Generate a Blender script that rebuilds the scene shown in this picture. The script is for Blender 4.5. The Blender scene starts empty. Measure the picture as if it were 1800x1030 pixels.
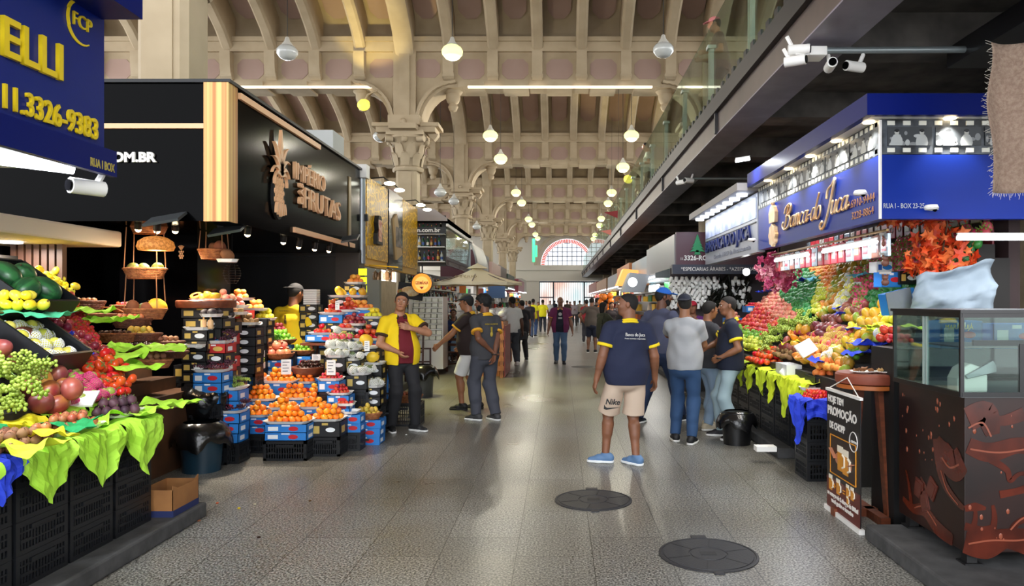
import bpy, math, random
import numpy as np
from mathutils import Vector, Matrix, Euler, noise
R = random.Random(7)
rad = math.radians
SC = bpy.context.scene
COL = SC.collection
# ---------------------------------------------------------------- camera, world, exposure
F, HC, VX, VY = 1280.0, 1.62, 983.0, 530.0
cd = bpy.data.cameras.new('camera'); cam = bpy.data.objects.new('camera', cd); COL.objects.link(cam)
cam.location = (0, 0, HC); cam.rotation_euler = (rad(90), 0, 0)
cd.sensor_width = 36; cd.lens = F/1800*36; cd.shift_x = (900-VX)/1800; cd.shift_y = (VY-515)/1800
cd.clip_start = .05; cd.clip_end = 300
SC.camera = cam
wd = bpy.data.worlds.new('world'); SC.world = wd; wd.use_nodes = True
wd.node_tree.nodes['Background'].inputs[0].default_value = (.93, .96, 1, 1)
wd.node_tree.nodes['Background'].inputs[1].default_value = 3.0
vs = SC.view_settings; vs.view_transform = 'Standard'; vs.look = 'None'; vs.gamma = 1; vs.use_curve_mapping = False
vs.exposure = 0.75
SC.cycles.max_bounces = 6; SC.cycles.diffuse_bounces = 4; SC.cycles.glossy_bounces = 3
SC.cycles.transparent_max_bounces = 10; SC.cycles.transmission_bounces = 3
SC.cycles.caustics_reflective = False; SC.cycles.caustics_refractive = False
SC.cycles.sample_clamp_indirect = 4
SC.render.use_persistent_data = False

def light(kind, name, loc, power, col=(1, 1, 1), rot=(0, 0, 0), size=.2, size_y=None, spot=None, blend=.4, parent=None):
    l = bpy.data.lights.new(name, kind); l.energy = power; l.color = col
    if kind == 'AREA':
        l.size = size
        if size_y: l.shape = 'RECTANGLE'; l.size_y = size_y
    else: l.shadow_soft_size = size
    if kind == 'SPOT': l.spot_size = rad(spot or 60); l.spot_blend = blend
    o = bpy.data.objects.new(name, l); o.location = loc; o.rotation_euler = rot; COL.objects.link(o)
    if parent: o.parent = parent
    return o

# ---------------------------------------------------------------- pixel of the photo -> point in the place
def W(X, Y, d): return Vector(((X-VX)*d/F, d, HC-(Y-VY)*d/F))
def G(X, Y, z=0.):
    d = F*(HC-z)/(Y-VY); return Vector(((X-VX)*d/F, d, z))
def PX(X, Y, x):                       # point on the vertical plane x = const
    d = x*F/(X-VX); return W(X, Y, d)

# ---------------------------------------------------------------- objects
def tag(o, label=None, cat=None, group=None, kind=None):
    if label: o['label'] = label
    if cat: o['category'] = cat
    if group: o['group'] = group
    if kind: o['kind'] = kind
    return o
def thing(name, label, cat, loc=(0, 0, 0), rz=0, group=None):
    o = bpy.data.objects.new(name, None); o.empty_display_size = .1
    o.location = loc; o.rotation_euler = (0, 0, rz); COL.objects.link(o)
    return tag(o, label, cat, group)
def children(o): return [c for c in KIDS.get(o.name, [])]
KIDS = {}
def adopt(o, parent):
    o.parent = parent; KIDS.setdefault(parent.name, []).append(o)
def copy_tree(o, loc=None, rot=None, label=None, group=None, parent=None, scale=None):
    c = o.copy(); COL.objects.link(c)
    if parent is not None: adopt(c, parent)
    if loc is not None: c.location = loc
    if rot is not None: c.rotation_euler = rot if hasattr(rot, '__len__') else (0, 0, rot)
    if scale is not None: c.scale = (scale,)*3 if not hasattr(scale, '__len__') else scale
    if label: c['label'] = label
    if group: c['group'] = group
    for ch in list(KIDS.get(o.name, [])): copy_tree(ch, parent=c)
    return c

# ---------------------------------------------------------------- materials
MATS = {}
def srgb(c):
    if isinstance(c, str):
        c = [int(c[i:i+2], 16)/255 for i in (0, 2, 4)]
    return tuple(x/12.92 if x <= .04045 else ((x+.055)/1.055)**2.4 for x in c)
def mat(name, col, rough=.5, metal=0, col2=None, nscale=6, ndet=3, bump=0, bscale=None, spec=.5, vary=0, coat=0, emit=None, estr=0,
        trans=0, alpha=1, sss=0, hue=0, lo=.35, hi=.65, stretch=None, ior=None):
    if name in MATS: return MATS[name]
    m = bpy.data.materials.new(name); MATS[name] = m; m.use_nodes = True
    nt = m.node_tree; N = nt.nodes; L = nt.links; b = N['Principled BSDF']
    c = srgb(col)+(1,)
    b.inputs['Base Color'].default_value = c; b.inputs['Roughness'].default_value = rough; b.inputs['Metallic'].default_value = metal
    b.inputs['Specular IOR Level'].default_value = spec
    if ior: b.inputs['IOR'].default_value = ior
    if coat: b.inputs['Coat Weight'].default_value = coat
    if trans: b.inputs['Transmission Weight'].default_value = trans
    if alpha < 1: b.inputs['Alpha'].default_value = alpha
    if emit is not None:
        b.inputs['Emission Color'].default_value = srgb(emit)+(1,); b.inputs['Emission Strength'].default_value = estr
    out = None
    if col2 or bump:
        tc = N.new('ShaderNodeTexCoord'); src = tc.outputs['Object']
        if stretch:
            mp = N.new('ShaderNodeMapping'); mp.inputs['Scale'].default_value = stretch; L.new(src, mp.inputs[0]); src = mp.outputs[0]
    if col2:
        n = N.new('ShaderNodeTexNoise'); n.inputs['Scale'].default_value = nscale; n.inputs['Detail'].default_value = ndet; L.new(src, n.inputs['Vector'])
        if vary:
            oi = N.new('ShaderNodeObjectInfo'); n.noise_dimensions = '4D'
            mu = N.new('ShaderNodeMath'); mu.operation = 'MULTIPLY'; mu.inputs[1].default_value = 50; L.new(oi.outputs['Random'], mu.inputs[0]); L.new(mu.outputs[0], n.inputs['W'])
        r = N.new('ShaderNodeValToRGB'); r.color_ramp.elements[0].position = lo; r.color_ramp.elements[1].position = hi
        r.color_ramp.elements[0].color = c; r.color_ramp.elements[1].color = srgb(col2)+(1,)
        L.new(n.outputs['Fac'], r.inputs[0]); out = r.outputs[0]
    if vary:
        oi = N.new('ShaderNodeObjectInfo'); hs = N.new('ShaderNodeHueSaturation')
        mr = N.new('ShaderNodeMapRange'); mr.inputs['To Min'].default_value = 1-vary; mr.inputs['To Max'].default_value = 1+vary
        L.new(oi.outputs['Random'], mr.inputs[0]); L.new(mr.outputs[0], hs.inputs['Value'])
        if hue:
            m2 = N.new('ShaderNodeMath'); m2.operation = 'MULTIPLY'; m2.inputs[1].default_value = 7.31; L.new(oi.outputs['Random'], m2.inputs[0])
            m3 = N.new('ShaderNodeMath'); m3.operation = 'FRACT'; L.new(m2.outputs[0], m3.inputs[0])
            mh = N.new('ShaderNodeMapRange'); mh.inputs['To Min'].default_value = .5-hue; mh.inputs['To Max'].default_value = .5+hue
            L.new(m3.outputs[0], mh.inputs[0]); L.new(mh.outputs[0], hs.inputs['Hue'])
        if out: L.new(out, hs.inputs['Color'])
        else: hs.inputs['Color'].default_value = c
        out = hs.outputs[0]
    if out: L.new(out, b.inputs['Base Color'])
    if bump:
        n2 = N.new('ShaderNodeTexNoise'); n2.inputs['Scale'].default_value = bscale or nscale*3; n2.inputs['Detail'].default_value = 2; L.new(src, n2.inputs['Vector'])
        bp = N.new('ShaderNodeBump'); bp.inputs['Strength'].default_value = bump; bp.inputs['Distance'].default_value = .01
        L.new(n2.outputs['Fac'], bp.inputs['Height']); L.new(bp.outputs[0], b.inputs['Normal'])
    return m
def emis(name, col, s):
    if name in MATS: return MATS[name]
    return mat(name, col, emit=col, estr=s)
def glassmat(name, tint='e8f2ee', alpha=.12, rough=.02):
    if name in MATS: return MATS[name]
    m = bpy.data.materials.new(name); MATS[name] = m; m.use_nodes = True
    N = m.node_tree.nodes; L = m.node_tree.links; N.clear()
    o = N.new('ShaderNodeOutputMaterial'); t = N.new('ShaderNodeBsdfTransparent'); g = N.new('ShaderNodeBsdfGlossy'); mx = N.new('ShaderNodeMixShader')
    fr = N.new('ShaderNodeFresnel'); fr.inputs[0].default_value = 1.45; ad = N.new('ShaderNodeMath'); ad.operation = 'MULTIPLY'; ad.inputs[1].default_value = .4+alpha*.3
    t.inputs[0].default_value = srgb(tint)+(1,); g.inputs[1].default_value = rough; g.inputs[0].default_value = (1, 1, 1, 1)
    L.new(fr.outputs[0], ad.inputs[0]); L.new(ad.outputs[0], mx.inputs[0]); L.new(t.outputs[0], mx.inputs[1]); L.new(g.outputs[0], mx.inputs[2]); L.new(mx.outputs[0], o.inputs[0])
    return m

# ---------------------------------------------------------------- mesh building
def frame(p0, p1):
    z = (p1-p0).normalized(); a = Vector((0, 0, 1)) if abs(z.z) < .9 else Vector((1, 0, 0))
    x = a.cross(z).normalized(); return x, z.cross(x), z
class MB:
    def __init__(s): s.v = []; s.f = []; s.m = []; s.mi = 0; s.M = None
    def add(s, vs, fs):
        n = len(s.v)
        if s.M is not None: vs = [s.M @ Vector(p) for p in vs]
        s.v += [tuple(p) for p in vs]; s.f += [tuple(n+i for i in f) for f in fs]; s.m += [s.mi]*len(fs); return s
    def box(s, x0, x1, y0, y1, z0, z1):
        return s.add([(x, y, z) for x in (x0, x1) for y in (y0, y1) for z in (z0, z1)],
                     [(0, 1, 3, 2), (4, 6, 7, 5), (0, 4, 5, 1), (2, 3, 7, 6), (0, 2, 6, 4), (1, 5, 7, 3)])
    def cbox(s, c, sz): return s.box(c[0]-sz[0]/2, c[0]+sz[0]/2, c[1]-sz[1]/2, c[1]+sz[1]/2, c[2]-sz[2]/2, c[2]+sz[2]/2)
    def bar(s, p0, p1, w, h=None):      # rectangular bar between two points
        p0, p1 = Vector(p0), Vector(p1); h = h or w; x, y, z = frame(p0, p1)
        vs = [p+x*a*w/2+y*b*h/2 for p in (p0, p1) for a, b in ((-1, -1), (1, -1), (1, 1), (-1, 1))]
        return s.add(vs, [(0, 3, 2, 1), (4, 5, 6, 7)]+[(i, (i+1) % 4, 4+(i+1) % 4, 4+i) for i in range(4)])
    def tube(s, pts, r, n=8, cap=True):
        pts = [Vector(p) for p in pts]; rr = r if hasattr(r, '__len__') else [r]*len(pts); vs = []
        x = None
        for i, p in enumerate(pts):
            a = pts[max(0, i-1)]; b = pts[min(len(pts)-1, i+1)]; z = (b-a).normalized()
            if x is None: x, y, _ = frame(a, b)
            else:
                x = (x-z*x.dot(z)).normalized(); y = z.cross(x)
            vs += [p+(x*math.cos(t)+y*math.sin(t))*rr[i] for t in [2*math.pi*k/n for k in range(n)]]
        fs = [(i*n+k, i*n+(k+1) % n, (i+1)*n+(k+1) % n, (i+1)*n+k) for i in range(len(pts)-1) for k in range(n)]
        if cap: fs += [tuple(reversed(range(n))), tuple((len(pts)-1)*n+k for k in range(n))]
        return s.add(vs, fs)
    def lathe(s, prof, n=16, c=(0, 0, 0), sx=1, sy=1):   # profile of (r, z)
        vs = [(c[0]+r*math.cos(2*math.pi*k/n)*sx, c[1]+r*math.sin(2*math.pi*k/n)*sy, c[2]+z) for r, z in prof for k in range(n)]
        fs = [(i*n+k, i*n+(k+1) % n, (i+1)*n+(k+1) % n, (i+1)*n+k) for i in range(len(prof)-1) for k in range(n)]
        if prof[0][0] > 1e-6: fs.append(tuple(reversed(range(n))))
        if prof[-1][0] > 1e-6: fs.append(tuple((len(prof)-1)*n+k for k in range(n)))
        return s.add(vs, fs)
    def ball(s, c, r, n=12, m=8):
        r = r if hasattr(r, '__len__') else (r, r, r)
        pr = [(math.sin(math.pi*i/m), -math.cos(math.pi*i/m)) for i in range(m+1)]
        vs = [(c[0]+a*math.cos(2*math.pi*k/n)*r[0], c[1]+a*math.sin(2*math.pi*k/n)*r[1], c[2]+z*r[2]) for a, z in pr for k in range(n)]
        return s.add(vs, [(i*n+k, i*n+(k+1) % n, (i+1)*n+(k+1) % n, (i+1)*n+k) for i in range(m) for k in range(n)])
    def prism(s, poly, a0, a1, ax='y'):    # 2D polygon extruded along an axis
        f = {'y': lambda p, t: (p[0], t, p[1]), 'x': lambda p, t: (t, p[0], p[1]), 'z': lambda p, t: (p[0], p[1], t)}[ax]
        n = len(poly)
        return s.add([f(p, a0) for p in poly]+[f(p, a1) for p in poly], [tuple(range(n)), tuple(reversed(range(n, 2*n)))]+[(i, n+i, n+(i+1) % n, (i+1) % n) for i in range(n)])
    def grid(s, fn, nu, nv):
        vs = [fn(i/nu, j/nv) for i in range(nu+1) for j in range(nv+1)]
        return s.add(vs, [(i*(nv+1)+j, (i+1)*(nv+1)+j, (i+1)*(nv+1)+j+1, i*(nv+1)+j+1) for i in range(nu) for j in range(nv)])
    def mesh(s, name, mats, smooth=False):
        me = bpy.data.meshes.new(name); me.from_pydata(s.v, [], s.f)
        for m in (mats if isinstance(mats, (list, tuple)) else [mats]): me.materials.append(m)
        if s.m and max(s.m) > 0: me.polygons.foreach_set('material_index', s.m)
        if smooth:
            me.polygons.foreach_set('use_smooth', [True]*len(s.f))
            if smooth != 'all':
                me.update()
                try: me.set_sharp_from_angle(angle=rad(40))
                except Exception: pass
        me.validate(); me.update(); return me
    def build(s, name, mats, parent=None, loc=(0, 0, 0), rot=(0, 0, 0), smooth=False, bevel=0, label=None, solid=0):
        o = bpy.data.objects.new(name, s.mesh(name, mats, smooth)); COL.objects.link(o)
        o.location = loc; o.rotation_euler = rot
        if bevel:
            b = o.modifiers.new('b', 'BEVEL'); b.width = bevel; b.segments = 2; b.limit_method = 'ANGLE'
        if solid:
            b = o.modifiers.new('s', 'SOLIDIFY'); b.thickness = solid; b.offset = 0
        if parent is not None: adopt(o, parent)
        if label: o['label'] = label
        return o
def inst(me, name, loc, rot=(0, 0, 0), sc=None, parent=None):
    o = bpy.data.objects.new(name, me); o.location = loc; o.rotation_euler = rot
    if sc is not None: o.scale = sc if hasattr(sc, '__len__') else (sc, sc, sc)
    COL.objects.link(o)
    if parent is not None: adopt(o, parent)
    return o
# lettering; basis: 'x+' faces +X (read along +Y), 'x-' faces -X (read along -Y), 'y-' faces the camera side
def text(s, loc, size, m, parent=None, face='y-', ext=.004, name='lettering', align='LEFT', bold=0, shear=0, sx=1, rot=None, length=None):
    c = bpy.data.curves.new(name, 'FONT'); c.body = s; c.size = size; c.extrude = ext; c.align_x = align; c.offset = bold; c.shear = shear
    c.resolution_u = 3
    tmp = bpy.data.objects.new(name+'_tmp', c); COL.objects.link(tmp); bpy.context.view_layer.update()
    me = bpy.data.meshes.new_from_object(tmp.evaluated_get(bpy.context.evaluated_depsgraph_get())); me.name = name; bpy.data.objects.remove(tmp); bpy.data.curves.remove(c)
    me.materials.clear(); me.materials.append(m)
    o = bpy.data.objects.new(name, me); COL.objects.link(o)
    if length:
        xs = [v.co.x for v in me.vertices]; sx = length/max(max(xs)-min(xs), 1e-4)
    o.location = loc; o.scale = (sx, 1, 1)
    o.rotation_euler = rot or {'y-': (rad(90), 0, 0), 'x+': (rad(90), 0, rad(90)), 'x-': (rad(90), 0, rad(-90)), 'y+': (rad(90), 0, rad(180))}[face]
    if parent is not None: adopt(o, parent)
    return o

# ================================================================ THE HALL
cream = mat('cream plaster', 'b9a78a', .75, col2='ab997c', nscale=1.5, bump=.1, bscale=20)
pinkp = mat('pink plaster', 'b0968a', .8, col2='a68b7e', nscale=.8)
white_led = emis('cool tube light', 'f2f8ff', 9)
warm_bulb = emis('warm green lamp glow', 'e9f59c', .8)
LB = 11.15
BY = [8.9+LB*i for i in range(7)]       # the transverse beams
ZB = 7.45
XC = 4.15

def floor():
    m = bpy.data.materials.new('speckled granite tiles'); m.use_nodes = True; N = m.node_tree.nodes; L = m.node_tree.links; b = N['Principled BSDF']
    tc = N.new('ShaderNodeTexCoord'); sp = N.new('ShaderNodeSeparateXYZ'); L.new(tc.outputs['Object'], sp.inputs[0])
    cb = N.new('ShaderNodeCombineXYZ'); L.new(sp.outputs['Y'], cb.inputs['X']); ad = N.new('ShaderNodeMath'); ad.inputs[1].default_value = -.214+49*.488
    L.new(sp.outputs['X'], ad.inputs[0]); L.new(ad.outputs[0], cb.inputs['Y'])
    br = N.new('ShaderNodeTexBrick'); L.new(cb.outputs[0], br.inputs[0]); br.inputs['Scale'].default_value = 1; br.inputs['Brick Width'].default_value = 1.0; br.inputs['Row Height'].default_value = .488
    br.inputs['Mortar Size'].default_value = .0035; br.inputs['Mortar Smooth'].default_value = .2; br.offset = .37; br.offset_frequency = 2; br.inputs['Bias'].default_value = 0
    br.inputs['Color1'].default_value = (.86, .86, .86, 1); br.inputs['Color2'].default_value = (1.08, 1.08, 1.08, 1); br.inputs['Mortar'].default_value = (.28, .27, .25, 1)
    vo = N.new('ShaderNodeTexNoise'); vo.inputs['Scale'].default_value = 75; vo.inputs['Detail'].default_value = 2; vo.inputs['Roughness'].default_value = .7; L.new(tc.outputs['Object'], vo.inputs[0])
    rp = N.new('ShaderNodeValToRGB'); e = rp.color_ramp.elements; e[0].position = .39; e[0].color = srgb('201f1d')+(1,); e[1].position = .6; e[1].color = srgb('b4b2aa')+(1,)
    k = e.new(.46); k.color = srgb('6f6d67')+(1,); k = e.new(.54); k.color = srgb('86857f')+(1,)
    L.new(vo.outputs['Fac'], rp.inputs[0])
    st = N.new('ShaderNodeTexNoise'); st.inputs['Scale'].default_value = .7; st.inputs['Detail'].default_value = 5; L.new(tc.outputs['Object'], st.inputs[0])
    sr = N.new('ShaderNodeValToRGB'); e = sr.color_ramp.elements; e[0].position = .35; e[0].color = (.66, .6, .5, 1); e[1].position = .6; e[1].color = (.96, .97, .98, 1); L.new(st.outputs['Fac'], sr.inputs[0])
    m1 = N.new('ShaderNodeMixRGB'); m1.blend_type = 'MULTIPLY'; m1.inputs[0].default_value = 1; L.new(rp.outputs[0], m1.inputs[1]); L.new(br.outputs['Color'], m1.inputs[2])
    m2 = N.new('ShaderNodeMixRGB'); m2.blend_type = 'MULTIPLY'; m2.inputs[0].default_value = .8; L.new(m1.outputs[0], m2.inputs[1]); L.new(sr.outputs[0], m2.inputs[2])
    L.new(m2.outputs[0], b.inputs['Base Color'])
    rr = N.new('ShaderNodeMapRange'); rr.inputs['To Min'].default_value = .2; rr.inputs['To Max'].default_value = .42; L.new(st.outputs['Fac'], rr.inputs[0]); L.new(rr.outputs[0], b.inputs['Roughness'])
    bp = N.new('ShaderNodeBump'); bp.inputs['Strength'].default_value = .35; bp.inputs['Distance'].default_value = .004; bp.invert = True; L.new(br.outputs['Fac'], bp.inputs['Height']); L.new(bp.outputs[0], b.inputs['Normal'])
    mb = MB(); mb.box(-15, 12, -8, 74, -.2, 0); tag(mb.build('floor', m), 'grey speckled granite tile floor of the market aisle', 'floor', kind='structure')
floor()

def e_(t): return math.sqrt(max(0, 1-((LB/2-t)/(LB/2))**2))
def vault_bay():
    v = MB(); x0, x1 = -15.2, 12.2; n = 48
    th = .4                               # half thickness of a beam
    prof = [(LB/2*(1-math.cos(math.pi*i/n)), 8.7+1.75*math.sin(math.pi*i/n)) for i in range(n+1)]
    v.mi = 0
    v.grid(lambda a, b: (x0+(x1-x0)*a, prof[round(b*n)][0], prof[round(b*n)][1]), 1, n)
    # sunk pink panels between ribs: built as slightly lower patches with clipped corners
    ribs = [XC*0+(.6+1.19*k) for k in range(-13, 10)]
    ribs = [r for r in ribs if min(abs(r-XC), abs(r+XC)) > .3]
    v.mi = 1
    allx = sorted(ribs+[-XC, XC])
    for a, b in zip(allx, allx[1:]):
        l, r = a+.28, b-.28
        if r-l < .3: continue
        for t0, t1 in ((.35, 5.0), (6.15, 10.8)):
            m = 8
            def pt(u, w):
                A0 = math.acos(1-t0/(LB/2)); A1 = math.acos(1-t1/(LB/2)); AA = A0+(A1-A0)*w; t = LB/2*(1-math.cos(AA))
                edge = min(t-t0, t1-t)+.0
                cut = max(0, .18-edge)
                uu = l+cut+(r-l-2*cut)*u
                return (uu, t-.06*math.cos(AA)*-1, 8.7+1.75*math.sin(AA)-.06)
            v.grid(pt, 1, 30)
    tagd = v
    # ribs
    v.mi = 0
    def rib(x, w, zl, amp, drop):
        k = 18; vs = []; fs = []
        for i in range(k+1):
            t = .32+(LB-.64)*i/k
            e = e_(t)
            zb = zl+amp*(e**drop); zt = 8.72+1.75*e_(t)
            for xx, zz in ((x-w/2, zt), (x-w/2, zb+.07), (x-w*.3, zb), (x+w*.3, zb), (x+w/2, zb+.07), (x+w/2, zt)): vs.append((xx, t, zz))
        for i in range(k):
            for j in range(5): fs.append((i*6+j, i*6+j+1, (i+1)*6+j+1, (i+1)*6+j))
        fs += [tuple(range(6)), tuple(reversed(range(k*6, k*6+6)))]
        v.add(vs, fs)
    for x in ribs: rib(x, .3, 7.62, 2.38, 1.25)
    for x in (-XC, XC): rib(x, .5, 6.5, 3.5, .8)
    return v.mesh('ceiling', [cream, pinkp], True)
vm = vault_bay()
for i in range(-1, 6):
    y = BY[0]+LB*i
    o = inst(vm, 'ceiling', (0, y, 0)); tag(o, 'ribbed cream vault bay over the hall', 'ceiling', kind='structure')
# carved scroll consoles under the rib ends
def beam():
    v = MB(); th = .4
    def arc(xa, xb, za, zb, n=7, up=True):   # quarter ellipse from column (xa, za) to beam (xb, zb)
        return [(xa+(xb-xa)*(1-math.cos(math.pi/2*i/n)), za+(zb-za)*math.sin(math.pi/2*i/n)) for i in range(n+1)]
    poly = [(-15.2, 8.75), (-15.2, ZB)]
    a = 1.05
    for c in (-XC, XC):
        left = arc(c-.42, c-.42-a, 6.4, ZB); left.reverse()
        poly += left+arc(c+.42, c+.42+a, 6.4, ZB)
    poly += [(12.2, ZB), (12.2, 8.75)]
    v.prism(poly, -th, th)
    for s in (-1, 1):                       # mouldings on both faces
        v.box(-15.2, 12.2, s*th, s*(th+.1), 8.34, 8.72)
        v.box(-15.2, 12.2, s*th, s*(th+.16), 8.6, 8.72)
        for c in (-XC, XC):
            for d in (-1, 1):               # raised band following the arch
                pts = arc(c+d*.42, c+d*(.42+a), 6.4, ZB, 10)
                for (x0, z0), (x1, z1) in zip(pts, pts[1:]): v.bar((x0-d*.1, s*(th+.03), z0+.06), (x1-d*.1, s*(th+.03), z1+.08), .22, .07)
            v.box(c-.3, c+.3, s*th, s*(th+.12), 6.4, 8.4)
            v.box(c-.14, c+.14, s*th, s*(th+.17), 6.4, 8.4)
    rib = [(.6+1.19*k) for k in range(-13, 10)]; rib = [r for r in rib if min(abs(r-XC), abs(r+XC)) > .3]
    v.mi = 1
    allx = sorted(rib+[-XC, XC])
    for p, q in zip(allx, allx[1:]):
        l, r = p+.24, q-.24
        if r-l < .25: continue
        near = min(abs(abs(p)-XC), abs(abs(q)-XC)) < .01
        z0, z1 = (7.62 if not near else 7.66), 8.16
        c = .14
        for s in (-1, 1):
            v.prism([(l+c, z0), (r-c, z0), (r, z0+c), (r, z1-c), (r-c, z1), (l+c, z1), (l, z1-c), (l, z0+c)], s*th, s*(th+.012))
    v.mi = 0
    for p, q in zip(rib, rib[1:]):           # stepped soffit panels between consoles
        if q-p < 1.4: v.box(p+.25, q-.25, -th-.06, th+.06, ZB-.05, ZB+.1)
    for x in rib:                            # console noses with a scroll
        for s in (-1, 1):
            v.M = Matrix.Translation((x, s*th, 0))
            v.prism([(0, 8.3), (0, 7.62), (s*.05, 7.57), (s*.13, 7.6), (s*.2, 7.7), (s*.24, 7.9), (s*.26, 8.3)], -.14, .14, 'x')
            v.tube([(-.155, s*.12, 7.7), (.155, s*.12, 7.7)], .08, 10)
            v.tube([(-.162, s*.12, 7.7), (.162, s*.12, 7.7)], .04, 8)
            v.M = None
    return v.mesh('ceiling_beam', [cream, pinkp], True)
bm_ = beam()
for i, y in enumerate(BY): tag(inst(bm_, 'ceiling_beam', (0, y, 0)), 'cream plaster transverse beam with sunk panels and consoles', 'beam', kind='structure')
# columns, their capitals and the pendant bosses
def column_mesh():
    s = MB(); w = .285; c = .07
    s.prism([(-w+c, -w), (w-c, -w), (w, -w+c), (w, w-c), (w-c, w), (-w+c, w), (-w, w-c), (-w, -w+c)], 0, 5.25, 'z')
    s.prism([(-w*.5, -w-.02), (w*.5, -w-.02), (w*.5, w+.02), (-w*.5, w+.02)], .4, 5.1, 'z')
    s.box(-w-.08, w+.08, -w-.08, w+.08, 0, .35)
    k = MB()
    k.lathe([(.40, 5.16), (.43, 5.2), (.43, 5.26), (.38, 5.3)], 8)
    k.lathe([(.36, 5.28), (.36, 5.6), (.4, 5.85), (.5, 6.0), (.56, 6.04), (.56, 6.1)], 16)
    for ring, z0, h, n, rr in ((0, 5.3, .34, 8, .37), (1, 5.5, .4, 8, .39)):
        for i in range(n):
            a = 2*math.pi*(i+.5*ring)/n; d = Vector((math.cos(a), math.sin(a), 0)); t = Vector((-d.y, d.x, 0))
            pts = [d*(rr+o)+Vector((0, 0, z0+h*q)) for o, q in ((0, 0), (.03, .45), (.06, .8), (.12, 1), (.15, .93))]
            vs = []; ws = (.1, .13, .11, .07, .02)
            for p, ww in zip(pts, ws): vs += [p-t*ww, p+d*.03, p+t*ww]
            k.add(vs, [(j*3+q, j*3+q+1, j*3+q+4, j*3+q+3) for j in range(4) for q in (0, 1)])
    for sx in (-1, 1):
        for sy in (-1, 1): k.tube([(sx*.38-.05*sx, sy*.38, 6.0), (sx*.52, sy*.44, 6.0)], .09, 10)
    for sx, sy in ((0, -1), (0, 1), (1, 0), (-1, 0)): k.ball((sx*.5, sy*.5, 5.98), .09)
    k.box(-.5, .5, -.5, .5, 6.1, 6.22)
    k.box(-.8, .8, -.36, .36, 6.2, 6.34); k.box(-.9, .9, -.42, .42, 6.34, 6.44); k.box(-.36, .36, -.8, .8, 6.2, 6.34); k.box(-.42, .42, -.6, .6, 6.34, 6.6)
    for sx in (-1, 1): k.prism([(sx*.55, 6.2), (sx*.85, 6.2), (sx*.8, 6.1), (sx*.72, 6.02), (sx*.62, 6.1)], -.12, .12)
    k.ball((0, -.62, 6.42), .09); k.ball((0, .62, 6.42), .09)
    return s.mesh('shaft', cream, True), k.mesh('capital', cream, True)
shm, cpm = column_mesh()
for y in BY[:6]:
    yy = y-.05 if y > 10 else 7.85
    if y < 10: yy = 8.35
    for x in ((-XC, XC) if y > 10 else (-XC,)):
        c = thing('column', 'square cream plaster column with a leafy capital', 'column', (x if y > 10 else -4.42, yy, 0)); c['kind'] = 'structure'
        inst(shm, 'shaft', (0, 0, 0), parent=c); inst(cpm, 'capital', (0, 0, 0), parent=c)
pm = MB(); pm.lathe([(.0, -.62), (.1, -.58), (.14, -.48), (.1, -.4), (.16, -.36), (.2, -.24), (.2, -.14), (.26, -.08), (.3, 0)], 12); pm.box(-.32, .32, -.42, .42, -.06, .03)
pm = pm.mesh('pendant_boss', cream, True)
for y in BY[1:6]:
    for x in (-2.92, 2.92, -5.4, 5.4): tag(inst(pm, 'pendant_boss', (x, y, ZB)), 'carved plaster boss hanging under the ceiling beam', 'boss', kind='structure')
# glowing strips added in place of the daylight line below the first visible beam
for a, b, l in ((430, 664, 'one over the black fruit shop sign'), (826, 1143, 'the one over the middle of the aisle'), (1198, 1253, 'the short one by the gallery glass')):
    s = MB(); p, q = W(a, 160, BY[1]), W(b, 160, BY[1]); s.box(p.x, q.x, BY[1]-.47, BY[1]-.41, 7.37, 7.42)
    tag(s.build('daylight_strip', emis('daylight strip glow', 'fff3df', 1.3)), 'added glow strip for daylight under the beam, '+l, 'light', 'daylight strips under the beam')
# end wall with the arched window and gate
EY = BY[5]+4.5
endm = mat('end wall plaster', 'd8d2c4', .8)
w = MB()
ax, ar, az = 14*EY/F+.0, 46.5*EY/F, HC+64*EY/F
zt = 10.6; w.mi = 0
n = 24; arc = [(ax+ar*math.cos(math.pi*i/n), az+ar*math.sin(math.pi*i/n)) for i in range(n+1)]
for (x0, z0), (x1, z1) in zip(arc, arc[1:]): w.add([(x0, EY, z0), (x1, EY, z1), (x1, EY, zt), (x0, EY, zt)], [(0, 1, 2, 3)])
doorx0, doorx1, doorz = (948-VX)*EY/F, (1052-VX)*EY/F, HC+36*EY/F
w.add([(-15, EY, doorz), (doorx0, EY, doorz), (doorx0, EY, 0), (-15, EY, 0)], [(0, 1, 2, 3)])
w.add([(doorx1, EY, doorz), (12, EY, doorz), (12, EY, 0), (doorx1, EY, 0)], [(0, 1, 2, 3)])
w.add([(-15, EY, doorz), (12, EY, doorz), (12, EY, az), (-15, EY, az)], [(0, 1, 2, 3)])
w.add([(-15, EY, az), (ax-ar, EY, az), (ax-ar, EY, zt), (-15, EY, zt)], [(0, 1, 2, 3)])
w.add([(ax+ar, EY, az), (12, EY, az), (12, EY, zt), (ax+ar, EY, zt)], [(0, 1, 2, 3)])
w.box(-15, 12, EY-.35, EY, az-.5, az-.15); w.box(-15, 12, EY-.22, EY, az-.15, az-.02)
w.box(-15, 12, EY-.18, EY, doorz, doorz+.25)
tag(w.build('wall_back', endm), 'cream end wall of the hall', 'wall', kind='structure')
a = MB(); pts = [(ax+(ar+.5)*math.cos(math.pi*i/n), az+(ar+.5)*math.sin(math.pi*i/n)) for i in range(n+1)]
for (x0, z0), (x1, z1) in zip(pts, pts[1:]): a.bar((x0, EY-.12, z0), (x1, EY-.12, z1), .95, .25)
tag(a.build('trim_1', mat('arch moulding', 'c9bda3', .8), smooth=True), 'cream moulding around the arched window', 'moulding', kind='structure')
pane = emis('bright window pane', 'eef4ff', .6); redp = emis('red glass border', 'c85a44', .5)
a = MB(); a.add([(x, EY+.05, z) for x, z in arc], [tuple(range(n+1))])
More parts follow.
